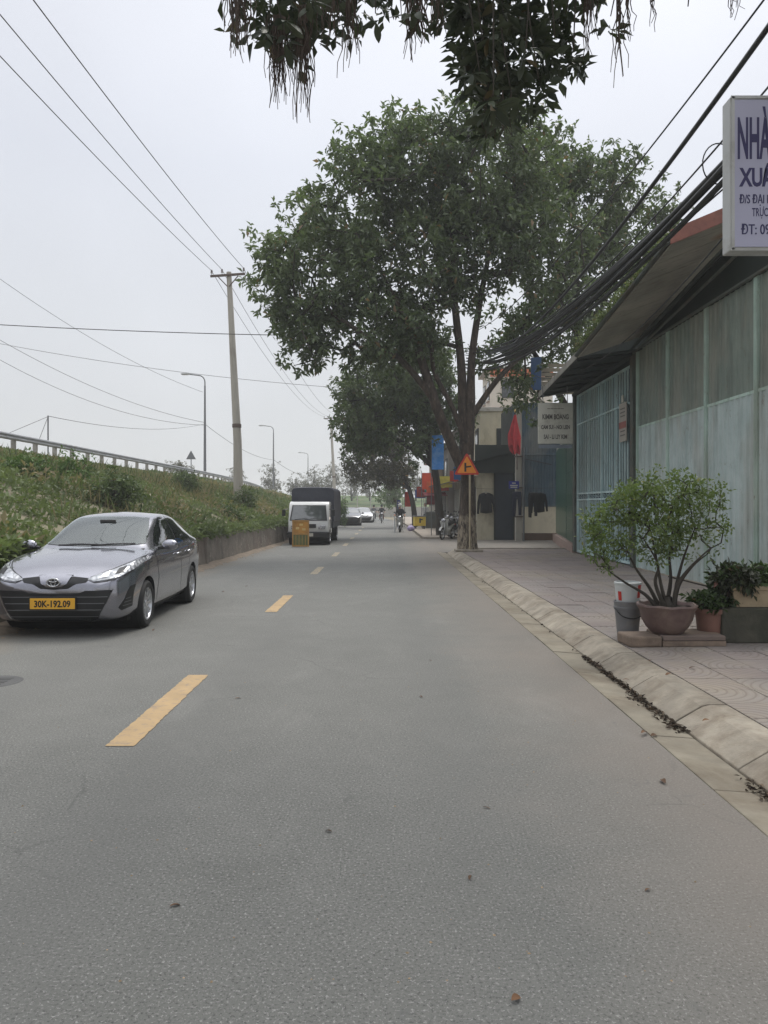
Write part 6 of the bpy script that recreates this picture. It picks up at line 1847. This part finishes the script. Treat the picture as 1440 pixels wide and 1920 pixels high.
# loose brick chips by the stand
# ================================================================== WARNING SIGN ON THE TREE
M_SGNY = mat('sign_orange', rgb(226, 140, 44), 0.5, var=0.06)
M_SGNR = mat('sign_red', rgb(190, 52, 36), 0.5, var=0.08)
wsn = thing('warning_sign', 'orange triangular junction warning sign with red border on the corner tree', 'traffic sign', (2.63, 24.42, 0))
def tri(c, r, y0, y1, rd):
    P = []
    for k in range(3):
        a = math.pi / 2 + k * 2 * math.pi / 3
        ctr = (c[0] + (r - 2 * rd) * math.cos(a), c[1] + (r - 2 * rd) * math.sin(a))
        P += arc(ctr, rd, a - math.pi / 3, a + math.pi / 3, 5)
    return MB().prism(P, y0, y1, 'Y')
tri((0, 2.80), .47, -.012, .012, .035).build('border', M_SGNR, wsn)
tri((0, 2.80), .36, -.017, -.011, .02).build('face', M_SGNY, wsn)
for c, d, rt in (((-.05, -.020, 2.80), (.06, .006, .28), 0), ((.055, -.0205, 2.82), (.17, .006, .045), R(8))):
    MB().box(c, d, Matrix.Rotation(-rt, 3, 'Y')).build('junction_symbol', M_BLKP, wsn)
MB().tube([(.10, .03, SW_Z), (.10, .03, 3.2)], .035, 10).build('post', mat('sign_post', rgb(158, 146, 122), 0.7, var=0.2, scale=4), wsn, smooth=True)
# raised ring round the tree foot
MB_ = MB().box((2.70, 24.6, SW_Z + .035), (.85, .75, .07)); o = MB_.build('tree_pit', M_CONC, bevel=0.02); tag(o, 'low concrete rim round the foot of the corner tree', 'kerb ring')

# ================================================================== MOTORBIKES AND PEOPLE
M_MSILV = mat('bike_silver', (0.42, 0.42, 0.42), 0.35, 0.6, var=0.08)
def motorbike(name, label, loc, rz, body_m, group, lean=0.0):
    root = thing(name, label, 'motorbike', loc, rz, group)
    ty = MB().lathe([(.205, -.035), (.235, -.048), (.272, -.03), (.280, 0), (.272, .03), (.235, .048), (.205, .035)], (0, 0, 0), 26, 'Y').mesh('tyre', M_RUBBER, smooth=True)
    rm = MB().lathe([(.210, -.03), (.195, -.022), (.195, .022), (.210, .03)], (0, 0, 0), 26, 'Y')
    rm.lathe([(0, -.06), (.04, -.06), (.04, .06), (0, .06)], (0, 0, 0), 12, 'Y')
    for k in range(10): a = math.pi * k / 5; rm.tube([(0, 0, 0), (.2 * math.cos(a), 0, .2 * math.sin(a))], .006, 4, cap=False)
    rm = rm.mesh('rim', M_MSILV, smooth=True)
    for x in (-.62, .60):
        w_ = inst('wheel', ty, root, (x, 0, .28)); inst('rim', rm, w_)
    fk = MB()
    for s in (-.07, .07): fk.tube([(-.62, s, .28), (-.50, s, .62), (-.40, s * .8, .92)], .022, 6)
    fk.build('fork', M_MSILV, root, smooth=True)
    MB().prism(arc((-.62, .28), .33, R(40), R(150), 10) + arc((-.62, .28), .30, R(150), R(40), 10), -.05, .05, 'Y').build('front_mudguard', body_m, root)
    fr_ = MB(); cur = catmull([(-.44, 0, .93), (-.36, 0, .70), (-.22, 0, .45), (.0, 0, .42), (.25, 0, .55), (.45, 0, .68), (.80, 0, .72)], 4)
    fr_.tube(cur, [.08, .09, .10, .10, .10, .09, .09, .09, .09, .10, .10, .11, .12, .12, .12, .12, .12, .11, .11, .11, .10, .09, .08, .06, .04][:len(cur)], 10)
    fr_.build('body', body_m, root, smooth=True)
    sh_ = MB().slab([(-.42, -.20, .88), (-.42, .20, .88), (-.24, .17, .42), (-.24, -.17, .42)], .03); sh_.build('leg_shield', body_m, root, bevel=.01)
    MB().tube(catmull([(-.02, 0, .70), (.15, 0, .74), (.45, 0, .77), (.75, 0, .80)], 4), [.06, .09, .10, .11, .12, .12, .12, .11, .11, .10, .10, .08, .05], 10).build('seat', M_BLKP, root, smooth=True)
    MB().ball((-.47, 0, .90), (.10, .11, .10), 12, 8).build('headlight', M_LENS, root, smooth='all')
    MB().tube(catmull([(-.28, -.34, 1.02), (-.36, -.18, 1.0), (-.40, 0, .98), (-.36, .18, 1.0), (-.28, .34, 1.02)], 4), .018, 6).build('handlebar', M_BLKP, root, smooth=True)
    for s in (-1, 1):
        mr = MB().tube([(-.34, s * .24, 1.02), (-.33, s * .30, 1.18)], .008, 5).build('mirror', M_BLKP, root)
        MB().ball((-.33, s * .32, 1.21), (.02, .06, .045), 8, 6).build('mirror_head', M_BLKP, mr, smooth='all')
    MB().box((.0, 0, .30), (.34, .22, .22)).build('engine', M_MSILV, root, bevel=.04)
    MB().tube([(-.05, .14, .22), (.3, .16, .24), (.75, .17, .36)], [.02, .045, .05], 8).build('exhaust', M_CHROME, root, smooth=True)
    MB().prism(arc((.60, .28), .33, R(25), R(120), 8) + arc((.60, .28), .30, R(120), R(25), 8), -.06, .06, 'Y').build('rear_mudguard', M_BLKP, root)
    MB().ball((.82, 0, .70), (.05, .08, .05), 8, 6).build('tail_light', M_TAIL, root, smooth='all')
    MB().tube([(.02, -.12, .2), (-.05, -.2, .0)], .012, 5).build('stand', M_BLKP, root)
    return root
def skinned(name, chains, mats, parent, split=None, subdiv=2):
    """chains: lists of (x, y, z, r); the first point of each later chain joins the nearest point already laid"""
    vs, es, rd = [], [], []
    for c in chains:
        prev = None
        for (x, y, z, r_) in c:
            hit = None
            if prev is None and vs:
                hit = min(range(len(vs)), key=lambda i: (Vector(vs[i]) - Vector((x, y, z))).length)
                if (Vector(vs[hit]) - Vector((x, y, z))).length > .02: hit = None
            if hit is None:
                vs.append((x, y, z)); rd.append(r_); hit = len(vs) - 1
            if prev is not None: es.append((prev, hit))
            prev = hit
    me = bpy.data.meshes.new(name); me.from_pydata(vs, es, [])
    o = bpy.data.objects.new(name, me); COL.objects.link(o)
    md = o.modifiers.new('skin', 'SKIN'); md.use_smooth_shade = True
    for i, v in enumerate(me.skin_vertices[0].data):
        v.radius = (rd[i], rd[i]); v.use_root = (i == 0)
    sb = o.modifiers.new('sub', 'SUBSURF'); sb.levels = subdiv; sb.render_levels = subdiv
    new = bpy.data.meshes.new_from_object(o.evaluated_get(bpy.context.evaluated_depsgraph_get()))
    bpy.data.objects.remove(o)
    new.name = name
    for m in mats: new.materials.append(m)
    if split:
        for p in new.polygons: p.material_index = split(p.center)
    return link(bpy.data.objects.new(name, new), parent)
M_SKIN = mat('skin', rgb(172, 128, 100), 0.6, var=0.05)
M_HAIR = mat('dark_hair', (0.012, 0.010, 0.009), 0.7)
def head(parent, c, helmet=None, face=(-1, 0)):
    hd = MB().ball(c, (.082, .078, .112), 14, 10).build('head', M_SKIN, parent, smooth='all')
    f = Vector((face[0], face[1], 0)).normalized(); sd_ = Vector((-f.y, f.x, 0))
    C_ = Vector(c)
    n = MB().ball(C_ + f * .085 + Vector((0, 0, -.01)), (.016, .016, .022), 6, 5); n.build('nose', M_SKIN, hd, smooth='all')
    for s in (-1, 1):
        MB().ball(C_ + f * .072 + sd_ * s * .03 + Vector((0, 0, .015)), .010, 6, 5).build('eye', M_BLKP, hd)
        MB().ball(C_ + sd_ * s * .080, (.015, .015, .028), 6, 5).build('ear', M_SKIN, hd)
    MB().box(C_ + f * .078 + Vector((0, 0, -.048)), (.03, .03, .008)).build('mouth', mat('lips', rgb(140, 84, 76), 0.6), hd)
    if helmet: MB().ball(C_ + Vector((0, 0, .03)) - f * .015, (.125, .12, .125), 14, 9).build('helmet', helmet, hd, smooth='all')
    else: MB().ball(C_ + Vector((0, 0, .035)) - f * .022, (.090, .088, .098), 14, 9).build('hair', M_HAIR, hd, smooth='all')
def hand(chains, x, y, z, dx, dy, dz):
    d = Vector((dx, dy, dz)).normalized(); s_ = d.cross(Vector((0, 0, 1))); s_ = s_.normalized() if s_.length > .1 else Vector((0, 1, 0))
    for k, (o_, l) in enumerate(((-.03, .06), (-.01, .075), (.01, .08), (.03, .065))):
        a = Vector((x, y, z)) + d * .05 + s_ * o_; b = a + d * l * .6; c = b + (d * .5 + Vector((0, 0, -.6))) * l * .5
        chains.append([(x, y, z, .03), (*a, .011), (*b, .009), (*c, .008)])
    a = Vector((x, y, z)) + s_ * .035; chains.append([(x, y, z, .03), (*(a + d * .01), .011), (*(a + d * .045 + s_ * .02), .009)])
def rider(name, label, loc, rz, top, leg, helmet, group):
    root = thing(name, label, 'person', loc, rz, group)
    ch = [[(.10, 0, .86, .15), (.08, 0, 1.0, .14), (.03, 0, 1.18, .155), (.0, 0, 1.34, .12), (-.02, 0, 1.44, .055), (-.03, 0, 1.50, .05)]]
    for s in (-1, 1):
        ch.append([(.10, 0, .86, .15), (.06, s * .11, .82, .095), (-.24, s * .16, .74, .075), (-.22, s * .16, .45, .052), (-.18, s * .16, .36, .04), (-.30, s * .16, .33, .035)])
        arm = [(.0, 0, 1.34, .12), (.0, s * .18, 1.35, .065), (-.06, s * .25, 1.12, .048), (-.27, s * .30, 1.04, .036), (-.30, s * .31, 1.04, .03)]
        ch.append(arm); hand(ch, -.30, s * .31, 1.04, -.8, 0, -.3)
    def sp(c):
        if c.z > 1.43 or (c.x < -.24 and c.z > .98): return 2
        if c.x < -.1 and c.z < .40: return 3
        return 0 if (c.z > .90) else 1
    skinned('body', ch, [top, leg, M_SKIN, M_BLKP], root, sp)
    head(root, (-.045, 0, 1.60), helmet)
    return root
def standing(name, label, loc, rz, top, leg, group=None):
    root = thing(name, label, 'person', loc, rz, group)
    ch = [[(0, 0, .92, .14), (0, 0, 1.08, .13), (0, 0, 1.25, .15), (0, 0, 1.38, .115), (0, 0, 1.46, .05), (0, 0, 1.52, .048)]]
    for s in (-1, 1):
        ch.append([(0, 0, .92, .14), (0, s * .09, .86, .09), (0, s * .10, .48, .062), (.01, s * .10, .10, .042), (0, s * .10, .05, .04), (-.13, s * .11, .03, .034)])
        arm = [(0, 0, 1.38, .115), (0, s * .175, 1.39, .06), (.02, s * .24, 1.12, .045), (-.04, s * .25, .88, .033), (-.05, s * .25, .82, .03)]
        ch.append(arm); hand(ch, -.05, s * .25, .82, 0, 0, -1)
    def sp(c):
        if c.z > 1.45 or (abs(c.y) > .17 and c.z < .98): return 2
        if c.z < .08: return 3
        return 0 if c.z > .93 else 1
    skinned('body', ch, [top, leg, M_SKIN, M_BLKP], root, sp)
    head(root, (-.01, 0, 1.62))
    return root
M_BIKEB = mat('bike_black', (0.015, 0.015, 0.016), 0.3, var=0.1, coat=0.5)
M_BIKEW = mat('bike_white', (0.55, 0.55, 0.52), 0.35, var=0.05, coat=0.5)
M_CLDK = mat('dark_cloth', (0.03, 0.03, 0.034), 0.9)
M_CLGR = mat('grey_cloth', (0.13, 0.13, 0.14), 0.9)
M_CLWH = mat('white_cloth', (0.55, 0.55, 0.54), 0.9)
M_CLRD = mat('maroon_cloth', (0.20, 0.03, 0.04), 0.9)
motorbike('motorbike', 'pale fronted motorbike parked left of the corner tree, front wheel towards the road', (3.02, 36.6, 0.0), R(62), M_BIKEW, 'parked motorbikes')
motorbike('motorbike', 'black motorbike parked close behind the pale fronted one', (3.62, 37.9, 0.08), R(48), M_BIKEB, 'parked motorbikes')
motorbike('motorbike', 'dark motorbike parked third in the row, close to the shop shutter', (4.15, 39.4, 0.08), R(40), M_BIKEB, 'parked motorbikes')
motorbike('motorbike', 'white motorbike parked under the trees before the cream house', (3.75, 43.6, 0.08), R(70), M_BIKEW, 'parked motorbikes')
motorbike('motorbike', 'black motorbike parked farthest along the row before the striped house', (3.6, 48.4, 0.08), R(75), M_BIKEB, 'parked motorbikes')
SR = (0.98, 46.8, 0.0)
motorbike('scooter', 'white scooter ridden towards the viewer near the far shops', SR, R(86), M_BIKEW, 'ridden motorbikes')
rider('person', 'rider in dark clothes and pale helmet on the white scooter', SR, R(86), M_CLDK, M_CLDK, M_CLWH, 'riders')
for x, yy, rz, lb, tm_, top in ((-1.02, 77, R(90), 'left', M_BIKEB, M_CLGR), (-.22, 72, R(90), 'right', M_BIKEB, M_CLDK)):
    motorbike('motorbike', lb + ' motorbike of the two ridden in the far distance', (x, yy, 0), rz, tm_, 'ridden motorbikes')
    rider('person', lb + ' one of the two distant riders, in dark clothes', (x, yy, 0), rz, top, M_CLRD if lb == 'right' else M_CLDK, M_CLDK, 'riders')
standing('person', 'person in a pale shirt and dark trousers standing before the far shops', (2.95, 55, .08), R(80), M_CLWH, M_CLDK)

# ================================================================== THINGS OUTSIDE THE FAR SHOPS
def banner(name, label, loc, w, h, m, rz=0.0, text_m=None, pole=True, group='banners outside the shops', cat='banner', z0=None):
    root = thing(name, label, cat, loc, rz, group)
    z0 = z0 if z0 is not None else 2.0
    mb = MB(); nu, nv = 8, 12
    for side in (0, .012):
        for j in range(nv + 1):
            for i in range(nu + 1):
                x = w * i / nu; z = z0 + h * j / nv
                y = .05 * math.sin(3.1 * x / w + 2.2 * j / nv) + .02 * math.sin(9 * j / nv) + side
                mb.v.append((x, y, z))
    N = (nu + 1) * (nv + 1)
    for s in (0, 1):
        for j in range(nv):
            for i in range(nu):
                q = [s * N + j * (nu + 1) + i, s * N + j * (nu + 1) + i + 1, s * N + (j + 1) * (nu + 1) + i + 1, s * N + (j + 1) * (nu + 1) + i]
                mb.f.append(tuple(q if s == 0 else q[::-1])); mb.m.append(0)
    c = mb.build('cloth', m, root, smooth='all', fix=False)
    if text_m:
        for k in range(3): MB().box((w * .5, -.04, z0 + h * (.75 - .22 * k)), (w * .5, .01, h * .10)).build('printed_patch', text_m, c)
    if pole: MB().tube([(-.03, .03, 0), (-.03, .03, z0 + h + .15)], .025, 6).build('pole', M_STEEL, root)
    return root
banner('banner', 'bright blue vertical banner hung on the tree beyond the corner tree', (2.45, 39.3, 0), .60, 1.75, mat('blue_cloth', rgb(70, 144, 222), 0.7, var=0.12, scale=3, dirt=rgb(150, 195, 232), dirt_amt=0.45), 0, None, z0=3.45)
banner('banner', 'orange red square banner above the shop front left of the trees', (2.65, 53.5, 0), .75, 1.15, mat('orange_cloth', rgb(206, 78, 46), 0.8, var=0.15, scale=3), 0, None, z0=2.75)
banner('banner', 'narrow yellow orange vertical banner under the brownish tree', (1.50, 60, 0), .38, 1.25, mat('amber_cloth', rgb(222, 160, 66), 0.8, var=0.12, scale=3), 0, None, z0=2.95)
banner('banner', 'red and orange flag hanging below the yellow orange banner', (1.62, 59, 0), .50, 1.15, mat('redorange_cloth', rgb(196, 54, 40), 0.8, var=0.3, scale=4), .2, None, z0=1.55)
banner('banner', 'dark red cloth hanging low behind the person in the pale shirt', (3.2, 57.5, 0), .9, .7, mat('darkred_cloth', rgb(128, 32, 40), 0.8, var=0.2, scale=4), 0, None, z0=1.7)
banner('banner', 'small dark blue board at the road edge far left of the shops', (1.05, 62, 0), .28, .8, mat('deepblue_cloth', rgb(46, 62, 122), 0.7), 0, M_WHITE, z0=1.3)
dr = thing('yellow_cart', 'yellow street cart with dark marking beside the scooter rider', 'cart', (2.35, 51, 0.08), R(10))
MB().box((0, 0, .50), (.75, .55, .62)).build('box', mat('yellow_enamel', rgb(206, 178, 62), 0.5, var=0.15, scale=4), dr, bevel=.03)
MB().box((0, 0, .84), (.82, .62, .06)).build('top', M_STEEL, dr, bevel=.01)
for c, d in (((-.02, -.279, .55), (.10, .01, .30)), ((.05, -.279, .62), (.22, .01, .08))): MB().box(c, d).build('marking', M_BLKP, dr)
for x in (-.28, .28):
    for y in (-.2, .2): MB().lathe([(0, -.02), (.10, -.02), (.10, .02), (0, .02)], (x, y, .10), 14, 'X').build('wheel', M_RUBBER, dr)
bg_ = thing('bag', 'pale purple plastic bag on the ground beside the yellow cart', 'bag', (1.72, 49, 0.0))
m = MB().ball((0, 0, .17), (.24, .20, .19), 14, 9)
for i, p in enumerate(m.v):
    q = 1 + .14 * math.sin(p[0] * 31 + p[2] * 17) * math.sin(p[1] * 27 + 1); m.v[i] = (p[0] * q, p[1] * q, max(0.0, p[2]))
m.build('sack', mat('purple_plastic', rgb(168, 152, 190), 0.4, var=0.15, scale=8), bg_, smooth='all')
MB().tube([(-.04, 0, .33), (-.02, .01, .42), (.03, 0, .46), (.05, 0, .34)], .02, 5).build('knot', mat('purple_plastic', rgb(168, 152, 190)), bg_)
wp = thing('marker_post', 'thin white roadside post just left of the scooter rider', 'post', (.66, 47.2, 0))
MB().tube([(0, 0, 0), (0, 0, 1.18)], .045, 8).build('shaft', M_WHTP, wp); MB().lathe([(.05, 1.0), (.05, 1.08)], (0, 0, 0), 10).build('band', M_REDP, wp); MB().ball((0, 0, 1.18), .045, 8, 5).build('cap', M_WHTP, wp)
kb = thing('stall_counter', 'grey street stall counter with white sheet behind the yellow cart', 'stall', (3.5, 53.0, .08), R(5))
MB().box((0, 0, .55), (1.3, .6, 1.1)).build('counter', M_COLM, kb, bevel=.02)
MB().slab([(-.8, -.5, 2.2), (.8, -.5, 2.2), (.8, .5, 2.45), (-.8, .5, 2.45)], .03).build('canopy', mat('dark_red_canopy', rgb(110, 36, 42), 0.8, var=0.2), kb)
for x in (-.7, .7):
    for y in (-.4, .4): MB().tube([(x, y, 0), (x, y, 2.3)], .02, 5).build('post', M_STEEL, kb)
MB().box((-.25, -.32, 1.35), (.4, .02, .35)).build('white_sheet', M_WHITE, kb)
# green fence and pale wall at the far end
ff = thing('far_wall', 'pale low wall with green mesh fence closing the far end of the road', 'wall', (0, 0, 0))
MB().box((4, 116, .75), (26, .3, 1.5)).build('wall', M_WCONC, ff)
for k in range(14): MB().box((-8 + 2 * k, 116, 1.9), (.12, .12, 2.4)).build('post', M_WCONC, ff)
for z in (1.9, 2.4, 2.9): MB().box((4, 116, z), (26, .05, .05)).build('rail', mat('green_rail', rgb(80, 120, 84), 0.6), ff)

# ================================================================== OVERHANGING TREE ABOVE THE CAMERA
M_BIGLEAF = None
def bigleaf_mat():
    t = NT('big_leaf')
    oi = t.n.new('ShaderNodeObjectInfo')
    c = t.mix(oi.outputs['Random'], (0.028, 0.040, 0.025), (0.085, 0.105, 0.058))
    c = t.mix(t.rng(oi.outputs['Random'], 0.93, 0.94), c, (0.11, 0.085, 0.04))
    b = t.bsdf(c, 0.4, spec=0.4)
    tr = t.n.new('ShaderNodeBsdfTranslucent'); t.l.new(c, tr.inputs['Color'])
    mx = t.n.new('ShaderNodeMixShader'); mx.inputs[0].default_value = .18
    t.l.new(b.outputs[0], mx.inputs[1]); t.l.new(tr.outputs[0], mx.inputs[2]); t.l.new(mx.outputs[0], t.out.inputs['Surface'])
    return t.m
M_BIGLEAF = bigleaf_mat()
def leaf_shape(L, W, curl):
    m = MB(); k = 7; vs = []; fs = []
    for i in range(k):
        f = i / (k - 1)
        w = W * (math.sin(math.pi * min(1, f ** 1.25 * .97 + .02)) ** .75) * .5
        z = -curl * L * f * f
        vs += [(-w, f * L, z + w * .25), (0, f * L, z), (w, f * L, z + w * .25)]
    for i in range(k - 1): a = 3 * i; fs += [(a, a + 1, a + 4, a + 3), (a + 1, a + 2, a + 5, a + 4)]
    return m.add(vs, fs).mesh('leaf', M_BIGLEAF, smooth='all')
LM = [leaf_shape(.18, .062, .15), leaf_shape(.15, .060, .35), leaf_shape(.20, .066, .05), leaf_shape(.12, .050, .25)]
ot = thing('overhanging_tree', 'large leaved tree whose dark branches and root strands hang in from above', 'tree', (3.5, -1.2, SW_Z))
OB = Vector((3.5, -1.2, SW_Z))
mb = MB()
lumpy([Vector(p) - OB for p in ((3.5, -1.2, .0), (3.45, -1.1, 1.5), (3.3, -.8, 3.4), (3.0, .2, 5.4), (2.2, 3, 7.2), (1.2, 6.0, 7.6), (.2, 8.0, 7.7))], [.42, .34, .30, .27, .20, .13, .06], 16, .12, 2, mb)
mb.build('trunk', M_BARK, ot, smooth='all', fix=False)
mb = MB(); lumpy([Vector(p) - OB for p in ((2.6, 2, 6.6), (1.2, 4.2, 6.9), (-.4, 6.0, 6.9), (-1.5, 6.8, 6.6))], [.16, .12, .08, .04], 9, .06, 3, mb); mb.build('limb', M_BARK, ot, smooth='all', fix=False)
mb = MB(); lumpy([Vector(p) - OB for p in ((2.4, 3, 7.0), (2.6, 5, 7.0), (2.7, 6.6, 6.6))], [.10, .07, .04], 9, .06, 4, mb); mb.build('limb', M_BARK, ot, smooth='all', fix=False)
rr = random.Random(17)
# (u, v of the twig end, spread in px, whorls)
tw = [(505, 60, 26, 4), (540, 85, 34, 5), (565, 40, 30, 4), (585, 15, 26, 3), (635, 20, 22, 3), (704, 25, 14, 1), (775, 22, 22, 2), (790, 5, 18, 1),
      (870, 30, 30, 5), (905, 85, 36, 7), (945, 40, 36, 6), (900, 140, 36, 6), (950, 150, 36, 6), (925, 205, 34, 5), (965, 215, 30, 4), (1000, 30, 34, 5), (985, 100, 30, 4), (1040, 70, 28, 4), (1075, 95, 20, 3), (1060, 25, 30, 4), (1110, 20, 26, 3), (1145, 30, 16, 2), (1290, 12, 20, 2), (1225, 2, 8, 1), (660, 4, 26, 3), (730, 2, 26, 3), (835, 8, 24, 3), (930, 250, 20, 2), (1010, 150, 14, 2)]
nleaf = 0
for (u, v, sp, nw) in tw:
    Y = 6.6 + rr.uniform(-.5, .5)
    e = px(u, v, Y); top = Vector((e.x + rr.uniform(-.15, .15), Y + rr.uniform(-.1, .3), 6.75))
    mid = e.lerp(top, .5) + Vector((rr.uniform(-.1, .1), 0, 0))
    mb = MB(); mb.tube([p - OB for p in catmull([top, mid, e], 4)], [.012 - .0009 * i for i in range(9)], 6)
    twig = mb.build('twig', M_BARK, ot, smooth='all', fix=False)
    for w in range(nw):
        c = e + Vector((rr.gauss(0, sp * .5), 0, rr.gauss(0, sp * .5))) * (Y / 1442) + Vector((0, rr.gauss(0, .10), 0))
        nl = rr.randint(4, 6)
        a0 = rr.uniform(0, 6.28)
        for q in range(nl):
            if nleaf >= 300 or rr.random() < .12: continue
            a = a0 + 6.28 * q / nl + rr.gauss(0, .2)
            d = Vector((math.cos(a), math.sin(a) * .8, rr.uniform(-.9, .25))).normalized()
            quat = d.to_track_quat('Y', 'Z')
            o = inst('leaf', LM[rr.randrange(4)], twig, c - OB)
            o.rotation_euler = (quat @ Quaternion((0, 1, 0), rr.uniform(-.9, .9))).to_euler(); nleaf += 1
# the mass of foliage above the frame
r = np.random.RandomState(44); n = 5200
lobs = [(-.6, 6.6, 7.0, 1.5, 1.2, .55), (1.2, 6.8, 7.1, 1.4, 1.3, .6), (2.6, 6.0, 7.4, 1.4, 1.6, .7), (2.2, 3.0, 8.0, 1.6, 1.6, .7)]
C_ = in_lobes(r, lobs, n // 8) - np.array(OB)
k = (C_[:, 2] + OB.z) > 1.55 + 0.665 * (C_[:, 1] + OB.y) + .12
C_ = C_[k]
extra = []
for (u, v, sp, nw) in tw:
    if nw >= 3:
        for q in range(int(nw * 1.7)):
            Y = 7.0 + rr.uniform(-.25, .5)
            extra.append(px(u + rr.gauss(0, sp * .75), v - 10 + rr.gauss(0, sp * .62), Y) - OB)
C_ = np.concatenate([C_, np.array([tuple(p) for p in extra])])
M_FOL = leaf_mat('overhang_leaves', (0.026, 0.038, 0.024), (0.08, 0.10, 0.055), (0.10, 0.08, 0.04), 0.05, 0.18, 0.4)
o = link(bpy.data.objects.new('foliage', leaves_mesh('foliage', *whorls(r, C_, 2, 7, .11, .15, .42, 6), M_FOL, 6)), ot); tag(o, kind='stuff')
# hanging root strands in bunches (u, v top, v tip, number, spread)
for (u, v0, v1, nn, sp) in [(448, -40, 120, 16, 20), (432, -40, 90, 8, 14), (520, 60, 205, 22, 16), (548, 70, 160, 12, 20), (572, 40, 232, 16, 10), (618, -20, 90, 8, 16), (658, -20, 150, 9, 6), (770, -10, 120, 9, 14), (790, 0, 90, 7, 8), (820, -40, 70, 7, 14), (1105, 20, 110, 6, 12), (1160, -20, 165, 6, 4), (1178, 0, 110, 4, 3), (930, 200, 262, 10, 30), (1225, -10, 60, 3, 3), (1375, -30, 45, 5, 12)]:
    mb = MB(); Y0 = 6.6 + rr.uniform(-.3, .3)
    for q in range(int(nn * 1.7)):
        uu = u + rr.gauss(0, sp * .6); Y = Y0 + rr.gauss(0, .06)
        vt = v0 + (v1 - v0) * rr.uniform(.45, 1.0)
        a = px(uu, min(v0, -20) if v0 < 40 else v0 - 30, Y); b = px(uu + rr.gauss(0, 7), vt, Y)
        pts = [a.lerp(b, i / 6) + Vector((rr.gauss(0, .011), rr.gauss(0, .011), 0)) for i in range(7)]
        mb.tube([p - OB for p in pts], [.0056 - .0005 * i for i in range(7)], 4, cap=False)
    o = mb.build('root_strands', mat('root_strand', rgb(74, 62, 54), 0.9, var=0.3, scale=6), ot, fix=False); tag(o, kind='stuff')
print('leaves', nleaf)
# ================================================================== HAZE
def haze():
    m = bpy.data.materials.new('haze'); m.use_nodes = True
    n = m.node_tree.nodes; n.clear()
    out = n.new('ShaderNodeOutputMaterial'); v = n.new('ShaderNodeVolumePrincipled')
    v.inputs['Color'].default_value = (0.93, 0.95, 0.96, 1)
    v.inputs['Density'].default_value = 0.0014
    v.inputs['Anisotropy'].default_value = 0.1
    m.node_tree.links.new(v.outputs[0], out.inputs['Volume'])
    hz = MB(); hz.box((0, 250, 9.5), (1110, 1110, 21.5))
    o = hz.build('haze', m); tag(o, 'pale haze hanging in the air over the street', 'haze', kind='stuff')
haze()
